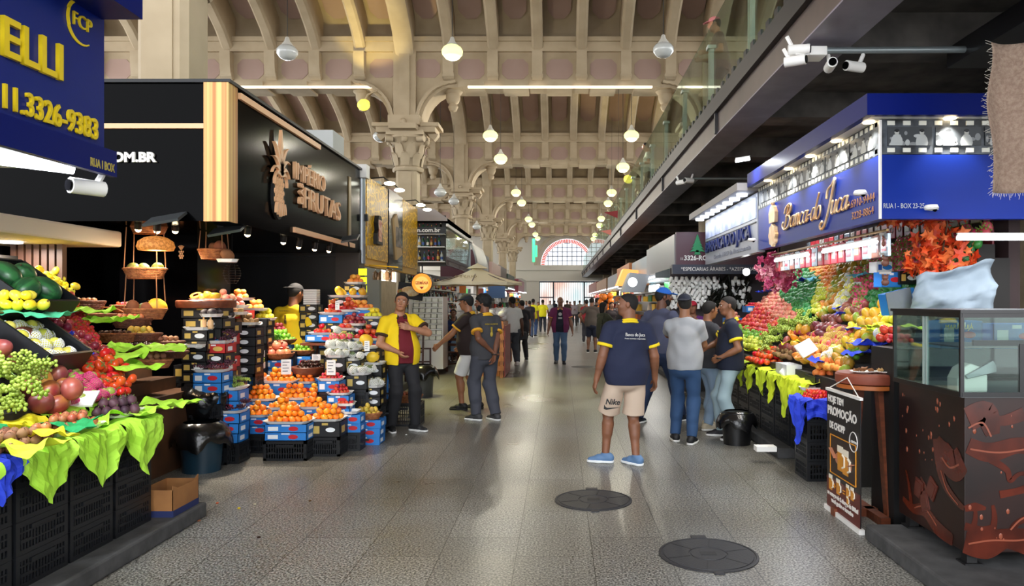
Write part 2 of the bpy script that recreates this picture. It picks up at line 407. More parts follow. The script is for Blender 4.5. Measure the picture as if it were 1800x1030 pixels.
a.mi = 1
for i in range(n*2):
    t0, t1 = math.pi*(i+.15)/(n*2), math.pi*(i+.85)/(n*2); r0, r1 = ar-.05, ar-.38
    a.add([(ax+r*math.cos(t), EY+.03, az+r*math.sin(t)) for r, t in ((r0, t0), (r0, t1), (r1, t1), (r1, t0))], [(0, 1, 2, 3)])
a.mi = 2
for k in range(-5, 6):
    x = ax+k*ar/5.5; h = math.sqrt(max(0, (ar-.4)**2-(x-ax)**2)); a.box(x-.03, x+.03, EY-.02, EY+.02, az, az+h)
for k in range(1, 6):
    z = k*ar/6; h = math.sqrt(max(0, (ar-.4)**2-z**2)); a.box(ax-h, ax+h, EY-.02, EY+.02, az+z-.03, az+z+.03)
tag(a.build('window_1', [pane, redp, mat('window leading', '8f949c', .6)]), 'large arched window with a red glass border over the gate', 'window', kind='structure')
# the second, slanted window strip seen beside the gallery
a = MB(); p0 = PX(1040, 466, 2.05*EY/40)
# gate: bars, lit openings
a = MB()
a.mi = 0; a.box(doorx0, doorx1, EY+.6, EY+.7, 0, doorz)
a.mi = 1
for k in range(27):
    x = doorx0+(doorx1-doorx0)*k/26; a.box(x-.02, x+.02, EY+.2, EY+.24, 0, doorz)
a.mi = 2
for x in (doorx0, doorx0+1.35, doorx1-1.35, doorx1): a.box(x-.07, x+.07, EY+.1, EY+.26, 0, doorz)
a.box(doorx0, doorx0+1.35, EY+.1, EY+.26, doorz*.55, doorz*.55+.1); a.box(doorx1-1.35, doorx1, EY+.1, EY+.26, doorz*.55, doorz*.55+.1); a.box(doorx0, doorx1, EY+.1, EY+.26, doorz-.14, doorz)
gm = bpy.data.materials.new('bright street beyond'); gm.use_nodes = True; N = gm.node_tree.nodes; L = gm.node_tree.links
tcn = N.new('ShaderNodeTexCoord'); ns = N.new('ShaderNodeTexNoise'); ns.inputs['Scale'].default_value = .45; L.new(tcn.outputs['Object'], ns.inputs[0])
rp = N.new('ShaderNodeValToRGB'); e = rp.color_ramp.elements; e[0].position = .35; e[0].color = srgb('bfe6ee')+(1,); e[1].position = .66; e[1].color = srgb('f2b9a8')+(1,); k = e.new(.48); k.color = (1, .98, .95, 1)
L.new(ns.outputs['Color'], rp.inputs[0]); b = N['Principled BSDF']; L.new(rp.outputs[0], b.inputs['Emission Color']); b.inputs['Emission Strength'].default_value = .72; b.inputs['Base Color'].default_value = (.3, .3, .3, 1)
tag(a.build('door_1', [gm, mat('grey gate bars', '9aa4ad', .5), mat('dark gate frame', '33414f', .5)]), 'tall barred gate open to the bright street', 'gate', kind='structure')
# side walls far out, open below the roof for daylight
s = MB(); s.box(-15.3, -15, -8, 74, 0, 3.4)
for i in range(-1, 6): s.box(-15.3, -15, BY[0]+LB*i-.6, BY[0]+LB*i+.6, 3.4, 9)
s.box(-15.3, -15, -8, 74, 8.3, 9.2)
tag(s.build('wall_left', cream), 'outer hall wall with high window openings', 'wall', kind='structure')
s = MB(); s.box(12, 12.3, -8, 74, 0, 4.4); s.box(12, 12.3, -8, 74, 8.3, 9.2)
for i in range(-1, 6): s.box(12, 12.3, BY[0]+LB*i-.6, BY[0]+LB*i+.6, 3.4, 9)
tag(s.build('wall_right', cream), 'outer hall wall behind the gallery with openings', 'wall', kind='structure')

# pendant lamps
def lamp(X, Y, lit, r=.19, d=None, dish=False):
    d = d; p = W(X, Y, d)
    t = thing('pendant_lamp', 'pendant', 'lamp', p)
    v = MB(); v.lathe([(.0, .28), (.035, .26), (.06, .18), (.12, .1), (.13, .07)], 16); v.build('lamp_cap', mat('lamp cap white', 'cfccc2', .5), t, smooth=True)
    v = MB(); v.lathe([(.12, .09), (.18, .05), (r+.03, -.02), (r+.02, -.09), (.14, -.17), (.07, -.2), (.0, -.2)], 20)
    v.build('globe', warm_bulb if lit else mat('unlit lamp glass', 'c9ccc8', .15, coat=1), t, smooth=True)
    v = MB(); tt = (p.y-BY[0]) % LB; top = 8.7+1.75*e_(tt)-p.z; v.tube([(0, 0, .26), (0, 0, top)], .008, 5); v.build('cord', mat('dark cord', '2b2a28', .7), t)
    return t
LAMPS = [(505, 88, 0, 15, 'unlit white lamp over the black fruit shop sign'), (795, 88, 1, 15, 'glowing lamp high up in front of the big beam'), (1166, 84, 0, 15, 'unlit cone lamp nearest the gallery glass'),
 (862, 236, 1, 21, 'glowing lamp above the lower edge of the second beam'), (880, 277, 1, 23.5, 'glowing cone-capped lamp next below the second beam row'), (1110, 236, 1, 21, 'glowing lamp by the gallery, biggest of its line'), (1095, 292, 1, 24, 'glowing cone-capped lamp beside the gallery glass'),
 (669, 237, 0, 21, 'unlit clear globe lamp left of the carved capital'), (774, 336, 0, 26, 'unlit clear globe lamp between two columns'), (798, 352, 0, 30, 'unlit cone lamp beside the second carved capital'), (838, 397, 0, 38, 'unlit globe lamp among the far columns'),
 (907, 337, 1, 32, 'glowing lamp at the fourth beam, left line'), (917, 355, 1, 36, 'glowing lamp one step further down the left line'), (1075, 337, 1, 32, 'glowing lamp at the fourth beam by the gallery'), (1069, 356, 1, 36, 'glowing lamp one step further by the gallery'),
 (929, 384, 1, 43, 'small glowing lamp at the fifth beam, left line'), (935, 394, 1, 47, 'small glowing lamp just below its neighbour, left line'), (1057, 383, 1, 43, 'small glowing lamp at the fifth beam by the gallery'), (1054, 395, 1, 47, 'small glowing lamp just below its neighbour by the gallery'),
 (941, 411, 1, 55, 'tiny glowing lamp in front of the end wall, left'), (945, 418, 1, 60, 'tiniest glowing lamp before the arched window, left'), (1046, 412, 1, 55, 'tiny glowing lamp in front of the end wall, right'), (1043, 419, 1, 60, 'tiniest glowing lamp before the arched window, right')]
for X, Y, lit, d, l in LAMPS:
    t = lamp(X, Y, lit, d=d)
    if lit: light('POINT', 'lamp_light', t.location-Vector((0, 0, .32)), 55, (1, .93, .78), size=.06)
    t['label'] = l; t['group'] = 'pendant lamps of the hall'
# real lamps light the vault
# yellow floodlights on the brackets
def flood(X, Y, d, rx, rz, lab):
    p = W(X, Y, d); p.y = d; t = thing('floodlight', lab, 'floodlight', p)
    v = MB(); v.lathe([(.0, -.02), (.16, 0), (.17, .06), (.1, .16), (.0, .18)], 16); v.build('lamp_head', emis('yellow flood face', 'f4de52', .9), t, rot=(rx, 0, rz), smooth=True)
    v = MB(); v.tube([(0, 0, .12), (.1, 0, .3), (.35, 0, .42)], .025, 6); v.build('bracket', cream, t)
    l = light('SPOT', 'flood_beam', (p.x, p.y, p.z+.3), 90, (1, .82, .3), size=.1, spot=75)
    return l
a = flood(640, 186, 19.5, rad(70), 0, 'yellow floodlight on the arch above the black shop sign'); a.rotation_euler = (rad(155), 0, rad(-20)); a.location.y -= 1.2
a = flood(1104, 316, 27, rad(70), 0, 'yellow floodlight beside the gallery glass'); a.rotation_euler = (rad(160), 0, rad(-10))
# ================================================================ STALLS: SIGNS, CANOPIES, WALLS
navy = mat('navy sign panel', '12247a', .25, spec=.3, col2='16287a', nscale=2)
navy2 = mat('navy fascia', '0c1a66', .35, spec=.08)
yel = mat('yellow raised letters', 'f2d21c', .35)
black = mat('gloss black panel', '030304', .14, spec=.035)
blackm = mat('matt black', '0c0c0e', .6)
dark = mat('dark steel', '1c1d20', .45, metal=.3)
gold = mat('copper gold trim', 'c07c40', .4, metal=.1, col2='eec878', nscale=1.5, stretch=(14, 14, .01), lo=.38, hi=.62)
goldt = mat('copper gold letters', 'fac494', .4)
white = mat('white paint', 'eceae6', .45)
steel = mat('brushed steel', '9c9fa3', .42, metal=.7)
concrete = mat('kerb concrete', '4c4c4d', .8, col2='3a3a3b', nscale=7, bump=.3)
wood = mat('red brown wood', '7a4026', .45, col2='5c2c18', nscale=2, stretch=(1, 12, 12), bump=.1)
woodl = mat('light brown wood', 'b27642', .5, col2='98602f', nscale=2, stretch=(1, 10, 10))
slat = mat('wood slats', '4a3026', .5)
glass = glassmat('clear glass')
gglass = glassmat('greenish railing glass', 'e0ebe4', .1)
tube_e = emis('white tube', 'f1f7ff', 4)
warm_e = emis('warm spot', 'ffe6b8', 8)
_vl = bpy.context.view_layer
def tfit(s, p, length, h, m, parent=None, face='y-', ext=.006, bold=0, shear=0, label=None, name='lettering', rot=None, body=1):
    return text(s, p, h/.7, m, parent, face, ext, name, bold=bold, shear=shear, rot=rot, length=length)
def bx(name, m, x0, x1, y0, y1, z0, z1, parent=None, bevel=0, **k):
    return MB().box(min(x0, x1), max(x0, x1), min(y0, y1), max(y0, y1), min(z0, z1), max(z0, z1)).build(name, m, parent, bevel=bevel, **k)

# kerbs
def kerb(x0, x1, y0, y1, z, n, lab):
    o = bx('kerb', concrete, x0, x1, y0, y1, 0, z, bevel=.015); tag(o, lab, 'kerb', kind='structure')
kerb(-9, -2.66, -2, 5.5, .11, 1, 'dark concrete kerb under the crates')
kerb(-9, -2.8, 11.2, 60, .13, 2, 'dark concrete kerb under the dining tables')
kerb(2.08, 9, -2, 4.95, .11, 3, 'grey concrete kerb under the display cart')
kerb(2.25, 9, 7.5, 60, .11, 4, 'grey concrete kerb under the fruit stall')

# ---- near stall with the navy yellow-lettered sign
S = thing('fascia_sign', 'navy stall sign with raised yellow phone number and letters', 'sign', (0, 0, 0))
bx('panel', navy, -2.9, -2.7, .6, 4.32, 2.5, 3.3, S); bx('crown', navy2, -2.95, -2.46, .6, 4.3, 3.285, 4.1, S)
bx('lip', navy2, -2.64, -2.6, .6, 4.28, 2.35, 2.47, S); bx('ledge', navy2, -2.7, -2.6, .6, 4.28, 2.47, 2.5, S)
tfit('ELLI', (-2.69, 3.5, 2.815), .42, .19, yel, S, 'x+', .012, bold=.004)
tfit('11.3326-9383', (-2.69, 3.5, 2.56), .715, .118, yel, S, 'x+', .008, bold=.002)
tfit('FCP', (-2.695, 4.03, 3.16), .16, .075, yel, S, 'x+', .006, bold=.0)
v = MB()
for i in range(22):
    a0, a1 = rad(60+i*11), rad(60+(i+1)*11); r = .13
    v.bar((-2.695, 4.11+math.cos(a0)*.12, 3.19+math.sin(a0)*.12), (-2.695, 4.11+math.cos(a1)*.12, 3.19+math.sin(a1)*.12), .006, .006+.016*math.sin(math.pi*(i+.5)/22))
v.build('logo_ring', yel, S)
tfit('RUA I BOX', (-2.598, 4.035, 2.375), .22, .045, mat('dull yellow print', 'b3a24a', .5), S, 'x+', .001, bold=.002)
roof = bx('stall_roof', mat('pale stall soffit', 'b9bcc0', .4), -9, -2.7, .6, 4.25, 2.4, 2.49); tag(roof, 'pale roof soffit of the stall under the navy sign', 'roof', kind='structure')
def tube_light(p0, p1, r, lab, grp, m=None, power=30, col=(.92, .96, 1)):
    p0, p1 = Vector(p0), Vector(p1); t = thing('tube_light', lab, 'light', p0, group=grp)
    MB().tube([(0, 0, 0), p1-p0], r, 8).build('tube', m or tube_e, t)
    MB().bar(Vector((0, 0, r+.012)), p1-p0+Vector((0, 0, r+.012)), .022, .012).build('fitting', white, t)
    c = (p0+p1)/2; d = (p1-p0)
    l = light('AREA', 'tube_light_glow', (c.x, c.y, c.z-r-.003), power, col, size=d.length, size_y=r*1.6)
    l.rotation_euler = (0, 0, math.atan2(d.y, d.x))
    return t
tube_light((-3.05, 3.72, 2.37), (-2.75, 4.12, 2.37), .03, 'white light panel under the navy sign lip', 'stall lights', power=20)
tube_light((-4.6, 2.6, 2.37), (-4.6, 4.0, 2.37), .02, 'tube light under the roof of the navy signed stall', 'stall lights', power=45)
def camera_thing(p, rz, lab, dome=False, s=1, parent=None):
    t = thing('security_camera', lab, 'camera', p, rz, group='security cameras')
    if dome:
        MB().lathe([(.0, .05), (.09, .045), (.11, 0), (.1, -.03), (0, -.05)], 16).build('housing', white, t, smooth=True)
        MB().ball((0, -.06, -.035), .035).build('lens', black, t, smooth=True)
    else:
        MB().tube([(0, .08, 0), (0, -.1, 0)], .045, 12).build('housing', white, t, smooth=True)
        MB().tube([(0, -.09, 0), (0, -.112, 0)], .034, 12).build('lens', black, t)
        MB().tube([(0, .05, .04), (0, .09, .12)], .018, 6).build('bracket', white, t)
    if s != 1: t.scale = (s, s, s)
    return t
camera_thing((-2.68, 4.15, 2.27), rad(-30), 'white security camera under the corner of the navy sign')

# ---- black fruit shop
K = thing('shop_sign', 'black gloss fruit shop sign box with copper pineapple and letters', 'sign', (0, 0, 0))
bx('sign_box', black, -9, -3.0, 6.6, 10.95, 2.35, 3.6, K); bx('top_edge', dark, -9, -2.97, 6.57, 10.98, 3.6, 3.63, K)
v = MB(); v.prism([(-3.21, 6.57), (-2.985, 6.57), (-2.985, 6.76), (-3.0, 6.76), (-3.0, 6.6), (-3.21, 6.6)], 2.345, 3.605, 'z'); v.build('corner_trim', gold, K)
bx('trim_bar', goldt, -9, -3.21, 6.575, 6.6, 3.185, 3.23, K)
bx('trim_bar', goldt, -3.0, -2.97, 6.8, 9.08, 3.51, 3.57, K); bx('trim_bar', goldt, -3.0, -2.97, 8.2, 10.6, 2.4, 2.46, K); bx('trim_bar', mat('dull brass edge', '7d6842', .4, metal=.5), -3.0, -2.985, 10.35, 10.45, 2.5, 3.4, K)
tfit('S.COM.BR', (-4.22, 6.585, 2.885), .585, .082, white, K, 'y-', .01, bold=.006)
tfit('IMPÉRIO', (-2.975, 8.15, 3.0), 1.05, .2, goldt, K, 'x+', .02, bold=-.003)
tfit('FRUTAS', (-2.975, 8.45, 2.71), 1.38, .25, goldt, K, 'x+', .02, bold=-.003)
tfit('DAS', (-2.975, 8.42, 2.73), .24, .1, goldt, K, 'x+', .02, rot=Matrix(((0, 0, 1), (0, -1, 0), (1, 0, 0))).to_euler() if 0 else (rad(90), rad(-90), rad(90)))
# pineapple: scales, base petals and leaves
v = MB(); cy, X0 = 7.72, -2.97
def leaf(mb, y0, z0, ang, L, wd, curl):
    pts = []
    for i in range(9):
        t = i/8; a = ang+curl*t*t; pts.append((y0+math.sin(a)*L*t, z0+math.cos(a)*L*t, wd*math.sin(math.pi*min(1, .15+t*.85))**.7*(1-t*.3)))
    out = []
    for y, z, w_ in pts: out.append((y-math.cos(ang)*w_, z+math.sin(ang)*w_))
    for y, z, w_ in reversed(pts): out.append((y+math.cos(ang)*w_, z-math.sin(ang)*w_))
    mb.prism(out, X0-.0, X0+.035, 'x')
for ang, z0, L, wd, c in ((0, 3.02, .42, .035, 0), (-18, 3.0, .34, .03, -.3), (18, 3.0, .34, .03, .3), (-28, 2.98, .29, .03, -.6), (28, 2.98, .29, .03, .6), (-40, 2.96, .24, .03, -.9), (40, 2.96, .24, .03, .9), (-58, 2.95, .2, .028, -1.1), (58, 2.95, .2, .028, 1.1)):
    leaf(v, cy, z0, rad(ang), L, wd, c)
v.build('crown_leaves', goldt, K)
v = MB()
for r in range(6):
    z = 2.915-r*.045; hw = .135*math.sin(math.acos(max(-1, min(1, (z-2.74)/.25)))) if abs(z-2.74) < .25 else .05
    n = 5 if r % 2 else 4
    for k in range(n):
        y = cy+(k-(n-1)/2)*.058
        if abs(y-cy) > hw+.03: continue
        v.M = Matrix.Translation((X0, y, z)) @ Matrix.Diagonal((.5, 1, 1.25, 1)); v.ball((0, 0, 0), .024, 8, 6); v.M = None
for k in range(-2, 3): leaf(v, cy+k*.045, 2.66, rad(180+k*-9), .14-.012*abs(k), .02, 0)
v.build('fruit_scales', goldt, K)
v = MB(); v.prism([(cy+.155*math.cos(t), 2.74+.25*math.sin(t)) for t in [2*math.pi*i/28 for i in range(28)]], -3.0, -2.97, 'x'); v.build('backing', blackm, K)
tag(bx('wall_stall', black, -5.4, -5.2, 6.8, 11.3, 0, 2.6), 'gloss black side wall inside the fruit shop', 'wall', kind='structure')
tag(bx('wall_stall_back', mat('matt black wall', '17171a', .45), -5.4, -3.02, 11.1, 11.3, 0, 2.5), 'matt black back wall of the fruit shop', 'wall', kind='structure')
tag(bx('wall_stall_left', mat('dark stall wall', '101013', .5), -9, -5.4, 6.85, 6.95, 0, 2.6), 'dark wall behind the near fruit stall', 'wall', kind='structure')
tag(bx('trim_2', mat('dark metal rail', '3a3b3e', .35, metal=.6), -5.2, -3.1, 11.05, 11.1, 2.3, 2.33), 'metal rail along the top of the black wall', 'rail', kind='structure')
tag(bx('pillar', dark, -4.75, -4.6, 8.9, 9.05, 0, 2.35), 'dark steel post inside the black fruit shop', 'post', kind='structure')
tag(bx('pillar', mat('brown black post', '2a211e', .5), -3.35, -3.0, 10.9, 11.05, 0, 2.4), 'dark boxed post at the end of the black wall', 'post', kind='structure')
tag(bx('wall_pillar', black, -4.8, -3.95, 7.95, 8.75, 0, 3.6), 'gloss black cladding round the hall column', 'cladding', kind='structure')
# grapefruit poster strip
o = bx('fruit_poster', mat('grapefruit print', 'c22c22', .4, col2='f0a080', nscale=5), -5.0, -3.75, 11.0, 11.04, 2.36, 2.8); tag(o, 'red grapefruit slice poster strip under the black sign', 'poster')
# white canopy slab of the kiosk behind the near stall
o = bx('canopy', mat('warm white slab', 'cdbfae', .5), -9, -4.2, 5.1, 7.0, 2.14, 2.29, bevel=.02); tag(o, 'white canopy slab over the baskets counter', 'canopy', kind='structure')
v = MB()
for k in range(7): v.box(-4.95+k*.07-.025, -4.95+k*.07+.025, 6.6, 6.66, 1.0, 2.14)
o = v.build('slat_screen', slat); tag(o, 'brown vertical wood slat screen under the white slab', 'screen')
v = MB(); v.lathe([(0, 0), (.09, 0), (.09, .02), (0, .02)], 20); o = v.build('downlight', emis('soft downlight', 'f3f6ff', 6), loc=(-4.75, 6.3, 2.125)); tag(o, 'round downlight in the white slab', 'light')
light('AREA', 'downlight_glow', (-4.75, 6.3, 2.1), 12, (1, .9, .8), size=.2)
# spot lights under black box
spots = [(243, 402, 6.9, 'bright bulb spot by the wicker lamp'), (276, 405, 7.0, 'black cylinder spot beside the wicker lamp'), (308, 405, 7.2, 'small angled spot near the corner post'), (435, 411, 7.3, 'glowing round spot under the copper corner'),
 (525, 433, 8.7, 'bright spot under the middle of the black sign'), (553, 437, 9.1, 'thin black spot under the black sign'), (578, 440, 9.6, 'small black spot near the far end of the sign'), (498, 425, 8.3, 'black spot tilted below the lettering')]
for X, Y, d, lab in spots:
    p = W(X, Y, d); t = thing('spotlight', lab, 'spotlight', p, group='spots under the black sign')
    v = MB(); v.tube([(0, 0, .12), (0, 0, 0)], .035, 10); v.build('can', dark, t, rot=(rad(20), rad(15), 0)); v = MB(); v.ball((0, 0, -.005), .028); v.build('bulb', warm_e, t)
    v = MB(); v.tube([(0, 0, .1), (0, 0, 2.36-p.z)], .01, 5); v.build('stem', dark, t)
for x, y, e_w in ((-3.9, 7.3, 60), (-3.5, 8.6, 60), (-3.4, 9.9, 40), (-4.7, 7.6, 30)):
    light('SPOT', 'spot_beam', (x, y, 2.32), e_w*2.2, (1, .87, .7), size=.05, spot=110, blend=.8)
for X, Y, d, lab in ((400, 404, 7.0, 'flat grey floodlight under the copper corner'), (290, 385, 6.5, 'flat grey floodlight under the black box'), (610, 420, 10.0, 'flat floodlight near the far end of the black sign')):
    p = W(X, Y, d); t = thing('floodlight', lab, 'floodlight', p); v = MB(); v.box(-.16, .16, -.1, .1, -.012, .012); v.build('lamp_head', mat('grey alu', '5a5f63', .4, metal=.5), t, rot=(rad(25), rad(-10), 0)); v = MB(); v.tube([(0, .05, 0), (0, .1, 2.37-p.z)], .012, 5); v.build('bracket', dark, t)

# ---- pipe, yellow patterned sign
t = thing('downpipe', 'chrome and white pipe between the black and yellow signs', 'pipe', (-3.02, 10.99+.13, 0))
MB().tube([(0, 0, 2.2), (0, 0, 3.55)], .06, 14).build('pipe', steel, t, smooth=True); MB().box(-.03, .1, -.03, .03, 2.85, 2.95).build('clamp', dark, t)
bx('cap', white, -.1, .1, -.1, .1, 3.5, 3.7, t)
ym = bpy.data.materials.new('yellow patterned panel'); ym.use_nodes = True; N = ym.node_tree.nodes; L = ym.node_tree.links; b = N['Principled BSDF']
tc = N.new('ShaderNodeTexCoord'); vr = N.new('ShaderNodeTexVoronoi'); vr.inputs['Scale'].default_value = 9; L.new(tc.outputs['Object'], vr.inputs[0]); vr.feature = 'DISTANCE_TO_EDGE'
rp = N.new('ShaderNodeValToRGB'); e = rp.color_ramp.elements; e[0].position = .05; e[0].color = srgb('f6c212')+(1,); e[1].position = .1; e[1].color = srgb('b07f12')+(1,); L.new(vr.outputs[0], rp.inputs[0]); L.new(rp.outputs[0], b.inputs['Base Color']); b.inputs['Roughness'].default_value = .35
yp = mat('yellow edge', 'dda60e', .4)
Y_ = thing('shop_sign', 'long yellow patterned shop sign with dark middle panel', 'sign', (0, 0, 0))
bx('frame', yp, -3.12, -3.03, 11.25, 15.5, 2.18, 3.6, Y_); bx('pattern_panel', ym, -3.03, -3.0, 11.35, 12.75, 2.3, 3.58, Y_); bx('dark_panel', mat('slate panel', '2b2d30', .2, coat=.3), -3.03, -2.99, 12.8, 13.9, 2.2, 3.6, Y_); bx('pattern_panel', ym, -3.03, -3.0, 13.95, 15.4, 2.3, 3.58, Y_)
v = MB(); v.prism([(11.75, 2.55), (12.1, 2.55), (12.1, 2.72), (12.02, 2.78), (12.08, 2.9), (12.0, 3.02), (11.85, 3.02), (11.77, 2.9), (11.83, 2.78), (11.75, 2.72)], -3.0, -2.93, 'x'); v.build('badge', blackm, Y_)
bx('badge_print', mat('orange white print', 'f0d0b0', .5, col2='c05030', nscale=14), -2.93, -2.925, 11.82, 12.03, 2.6, 2.95, Y_)
v = MB(); v.prism([(13.05, 3.1), (13.3, 3.22), (13.75, 2.5), (13.3, 2.38)], -2.99, -2.96, 'x'); v.build('arrow_board', mat('wood arrow', 'c9a672', .5), Y_); bx('arrow_print', mat('mixed print', '8d8078', .5, col2='3a3030', nscale=9), -2.96, -2.955, 13.2, 13.6, 2.62, 2.98, Y_)
for y in (11.6, 12.3, 14.2, 14.9):
    t = thing('arm_light', 'small white arm light above the yellow patterned sign', 'light', (-2.7, y, 3.5), group='arm lights of the yellow sign'); MB().ball((0, 0, 0), (.09, .09, .03)).build('lamp_head', emis('lamp white', 'fbfbe8', 6), t, smooth=True); MB().tube([(0, 0, .02), (-.1, 0, .1), (-.3, 0, .08)], .012, 6).build('arm', dark, t)
for y in (11.95, 14.55): light('SPOT', 'arm_light_beam', (-2.72, y, 3.62), 240, (1, .95, .35), rot=(0, rad(-22), 0), size=.03, spot=70, blend=.7)
tfit('Mortadela', (-2.995, 11.75, 3.05), .55, .06, white, Y_, 'x+', .003, shear=.2) if 0 else None
o = bx('wall_shop', mat('shop wall pale', '9aa09c', .6), -8, -3.85, 15.6, 15.75, 0, 4.2); tag(o, 'wall at the end of the yellow signed shop', 'wall', kind='structure')
o = bx('wall_shop', mat('shop wall dark', '2b2724', .6), -8, -7.8, 11.4, 15.6, 0, 2.6); tag(o, 'back wall of the yellow signed shop', 'wall', kind='structure')

# ---- gallery on the right-hand side
brown = mat('brown painted steel', '574842', .4, col2='4d403b', nscale=3); pale = mat('lit flange underside', '8d8694', .4, col2='7c7682', nscale=3)  # second tone is paler: light on the beam's underside put into the colour
v = MB(); v.mi = 0; v.box(2.18, 2.61, -2, 72, 3.93, 4.21); v.mi = 1; v.box(2.17, 2.63, -2, 72, 3.92, 3.935); v.mi = 2; v.box(2.12, 2.72, -2, 72, 4.21, 4.42)
for k in range(0, 12): v.mi = 2; v.box(2.14, 2.19, 10+k*5.2, 10.06+k*5.2, 3.93, 4.3)
g = v.build('beam', [brown, pale, mat('gallery edge black', '201d1f', .45)]); tag(g, 'long brown steel edge beam of the gallery', 'beam', kind='structure')
sm = mat('dark rough concrete', '625d58', .85, col2='3a3735', nscale=2.2, bump=.5, bscale=9)
v = MB(); v.box(2.7, 12, -2, 72, 4.32, 4.45)
for k in range(26): v.box(2.72, 12, -1+k*2.6, -.55+k*2.6, 4.0, 4.33)
v.box(5.6, 5.9, -2, 72, 3.8, 4.33)
tag(v.build('slab', sm), 'rough dark concrete underside of the gallery', 'gallery floor', kind='structure')
tag(MB().box(3.62, 4.2, -2, 6.8, 3.8, 3.98).build('beam', mat('black steel channel', '17171b', .3)), 'black steel channel under the gallery', 'beam', kind='structure')
Rg = thing('glass_railing', 'greenish glass railing along the gallery edge', 'railing', (0, 0, 0))
postm = mat('pale railing post', 'b7bcae', .4)
for k in range(30):
    y0 = -.5+k*2.2
    bx('glass_panel', gglass, 2.135, 2.147, y0+.03, y0+2.17, 4.44, 5.5, Rg)
    v = MB(); v.box(2.16, 2.22, y0-.05, y0+.05, 4.42, 5.25); v.box(2.13, 2.25, y0-.07, y0+.07, 5.25, 5.3); v.build('post', postm, Rg)
v = MB()
for k in range(110): v.box(2.13, 2.16, .5+k*.3, .62+k*.3, 4.42, 4.5)
v.build('clamp_strip', mat('clamp black', '151515', .5), Rg)
# camera cluster and pipe
p = W(1425, 95, 6.5)
tag(MB().tube([(2.35, 6.5, 3.86), (3.66, 6.5, 3.87)], .03, 10).build('conduit_pipe', mat('galvanised pipe', '8d9698', .35, metal=.5), smooth=True), 'thin galvanised pipe holding the camera cluster', 'pipe')
t = thing('floodlight', 'flat white lamp head in the camera cluster', 'floodlight', (2.22, 6.5, 3.84)); bx('lamp_head', white, -.14, .14, -.1, .1, -.05, .03, t, bevel=.01); MB().tube([(0, 0, 0), (0, 0, .12)], .02).build('bracket', steel, t)
for dx, dz, rz, lab in ((-.2, -.1, 60, 'white bullet camera lowest of the cluster'), (-.17, .0, 80, 'white camera at the tip of the cluster'), (.12, -.14, -10, 'round lens camera in the middle of the cluster'), (.34, -.15, -70, 'grey bullet camera on the pipe side of the cluster')):
    camera_thing((2.27+dx, 6.42, 3.84+dz), rad(rz), lab)
for X, Y, d in ((1135, 340, 13.3), (1158, 345, 12.6)):
    pass
camera_thing((2.2, 13.2, 3.78), rad(40), 'small camera on the gallery beam further along'); camera_thing((2.32, 13.0, 3.78), rad(-60), 'small camera beside another on the far gallery beam')
tag(MB().tube([(2.3, 13.2, 3.85), (4.0, 13.2, 3.85)], .02, 8).build('conduit_pipe', MATS['galvanised pipe']), 'far galvanised pipe under the gallery', 'pipe')
tube_light(W(1293, 283, 9), W(1318, 279, 9), .02, 'small tube light hanging under the gallery', 'stall lights', power=8)

# ---- blue fruit stall on the right-hand side
filmk = mat('film strip black', '23262a', .4, col2='5c636b', nscale=7); filmw = mat('film strip white', 'e8e8dc', .5)
B = thing('shop_sign', 'royal blue stall sign with film strip photos and gold script', 'sign', (0, 0, 0))
royal = mat('royal blue panel', '15308f', .32, spec=.15)
bx('blue_panel', royal, 2.6, 2.7, 6.0, 9.5, 2.29, 2.81, B); bx('blue_panel', royal, 2.6, 6.5, 5.9, 6.0, 2.29, 2.81, B)
bx('corner_strip', white, 2.592, 2.61, 5.892, 5.91, 2.29, 3.09, B)
v = MB(); v.mi = 0; v.box(2.605, 2.7, 6.0, 9.5, 2.815, 3.1); v.box(2.6, 6.5, 5.91, 6.0, 2.815, 3.1)
v.mi = 1
for k in range(36):
    for z in (2.83, 3.05): v.box(2.6, 2.612, 5.95+k*.1, 6.0+k*.1, z, z+.038)
for k in range(34):
    for z in (2.83, 3.05): v.box(2.66+k*.128, 2.72+k*.128, 5.9, 5.912, z, z+.035)
v.build('film_strip', [filmk, filmw], B)
def photo_print(y0, y1, side, seed):      # one black and white picture of the film strip: people at a market, as soft grey shapes
    r = random.Random(seed); v = MB()
    H0, H1 = 2.885, 3.035
    def rect(a0, a1, z0, z1, d):
        if side: v.box(2.6-.001*d, 2.606, a0, a1, z0, z1)
        else: v.box(a0, a1, 5.9-.001*d, 5.906, z0, z1)
    v.mi = 0; rect(y0, y1, H0, H1, 1)
    def disc(a, z, ra, rz, d):
        pts = [(a+ra*math.cos(t), z+rz*math.sin(t)) for t in [2*math.pi*i/12 for i in range(12)]]
        pts = [(min(max(q[0], y0), y1), min(max(q[1], H0), H1)) for q in pts]
        if side: v.prism(pts, 2.6-.001*d, 2.604, 'x')
        else: v.prism(pts, 5.9-.001*d, 5.904, 'y')
    for k in range(9): v.mi = r.choice((2, 2, 3)); disc(r.uniform(y0, y1), r.uniform(H0, H0+.1), r.uniform(.01, .04), r.uniform(.01, .03), 2)
    n = max(1, int((y1-y0)/.16))
    for k in range(n):
        a = y0+(k+.5+r.uniform(-.2, .2))*(y1-y0)/n; v.mi = r.choice((1, 3)); disc(a, H0+.02, .05, .075, 3+k*.3); v.mi = 1; disc(a, H0+.105, .018, .024, 5); v.mi = 4; disc(a, H0+.12, .019, .014, 6)
    v.build('photo_print', [mat('photo dark', '3c4044', .4), mat('photo light', 'aeb0ac', .4), mat('photo mid', '84888a', .4), mat('photo pale', 'b0b4b4', .4), mat('photo black', '1b1d20', .4)], B)
for k, (a, b_) in enumerate(((5.98, 6.5), (6.53, 7.1), (7.13, 7.5), (7.53, 8.1), (8.13, 8.6), (8.63, 9.4))): photo_print(a, b_, 1, k)
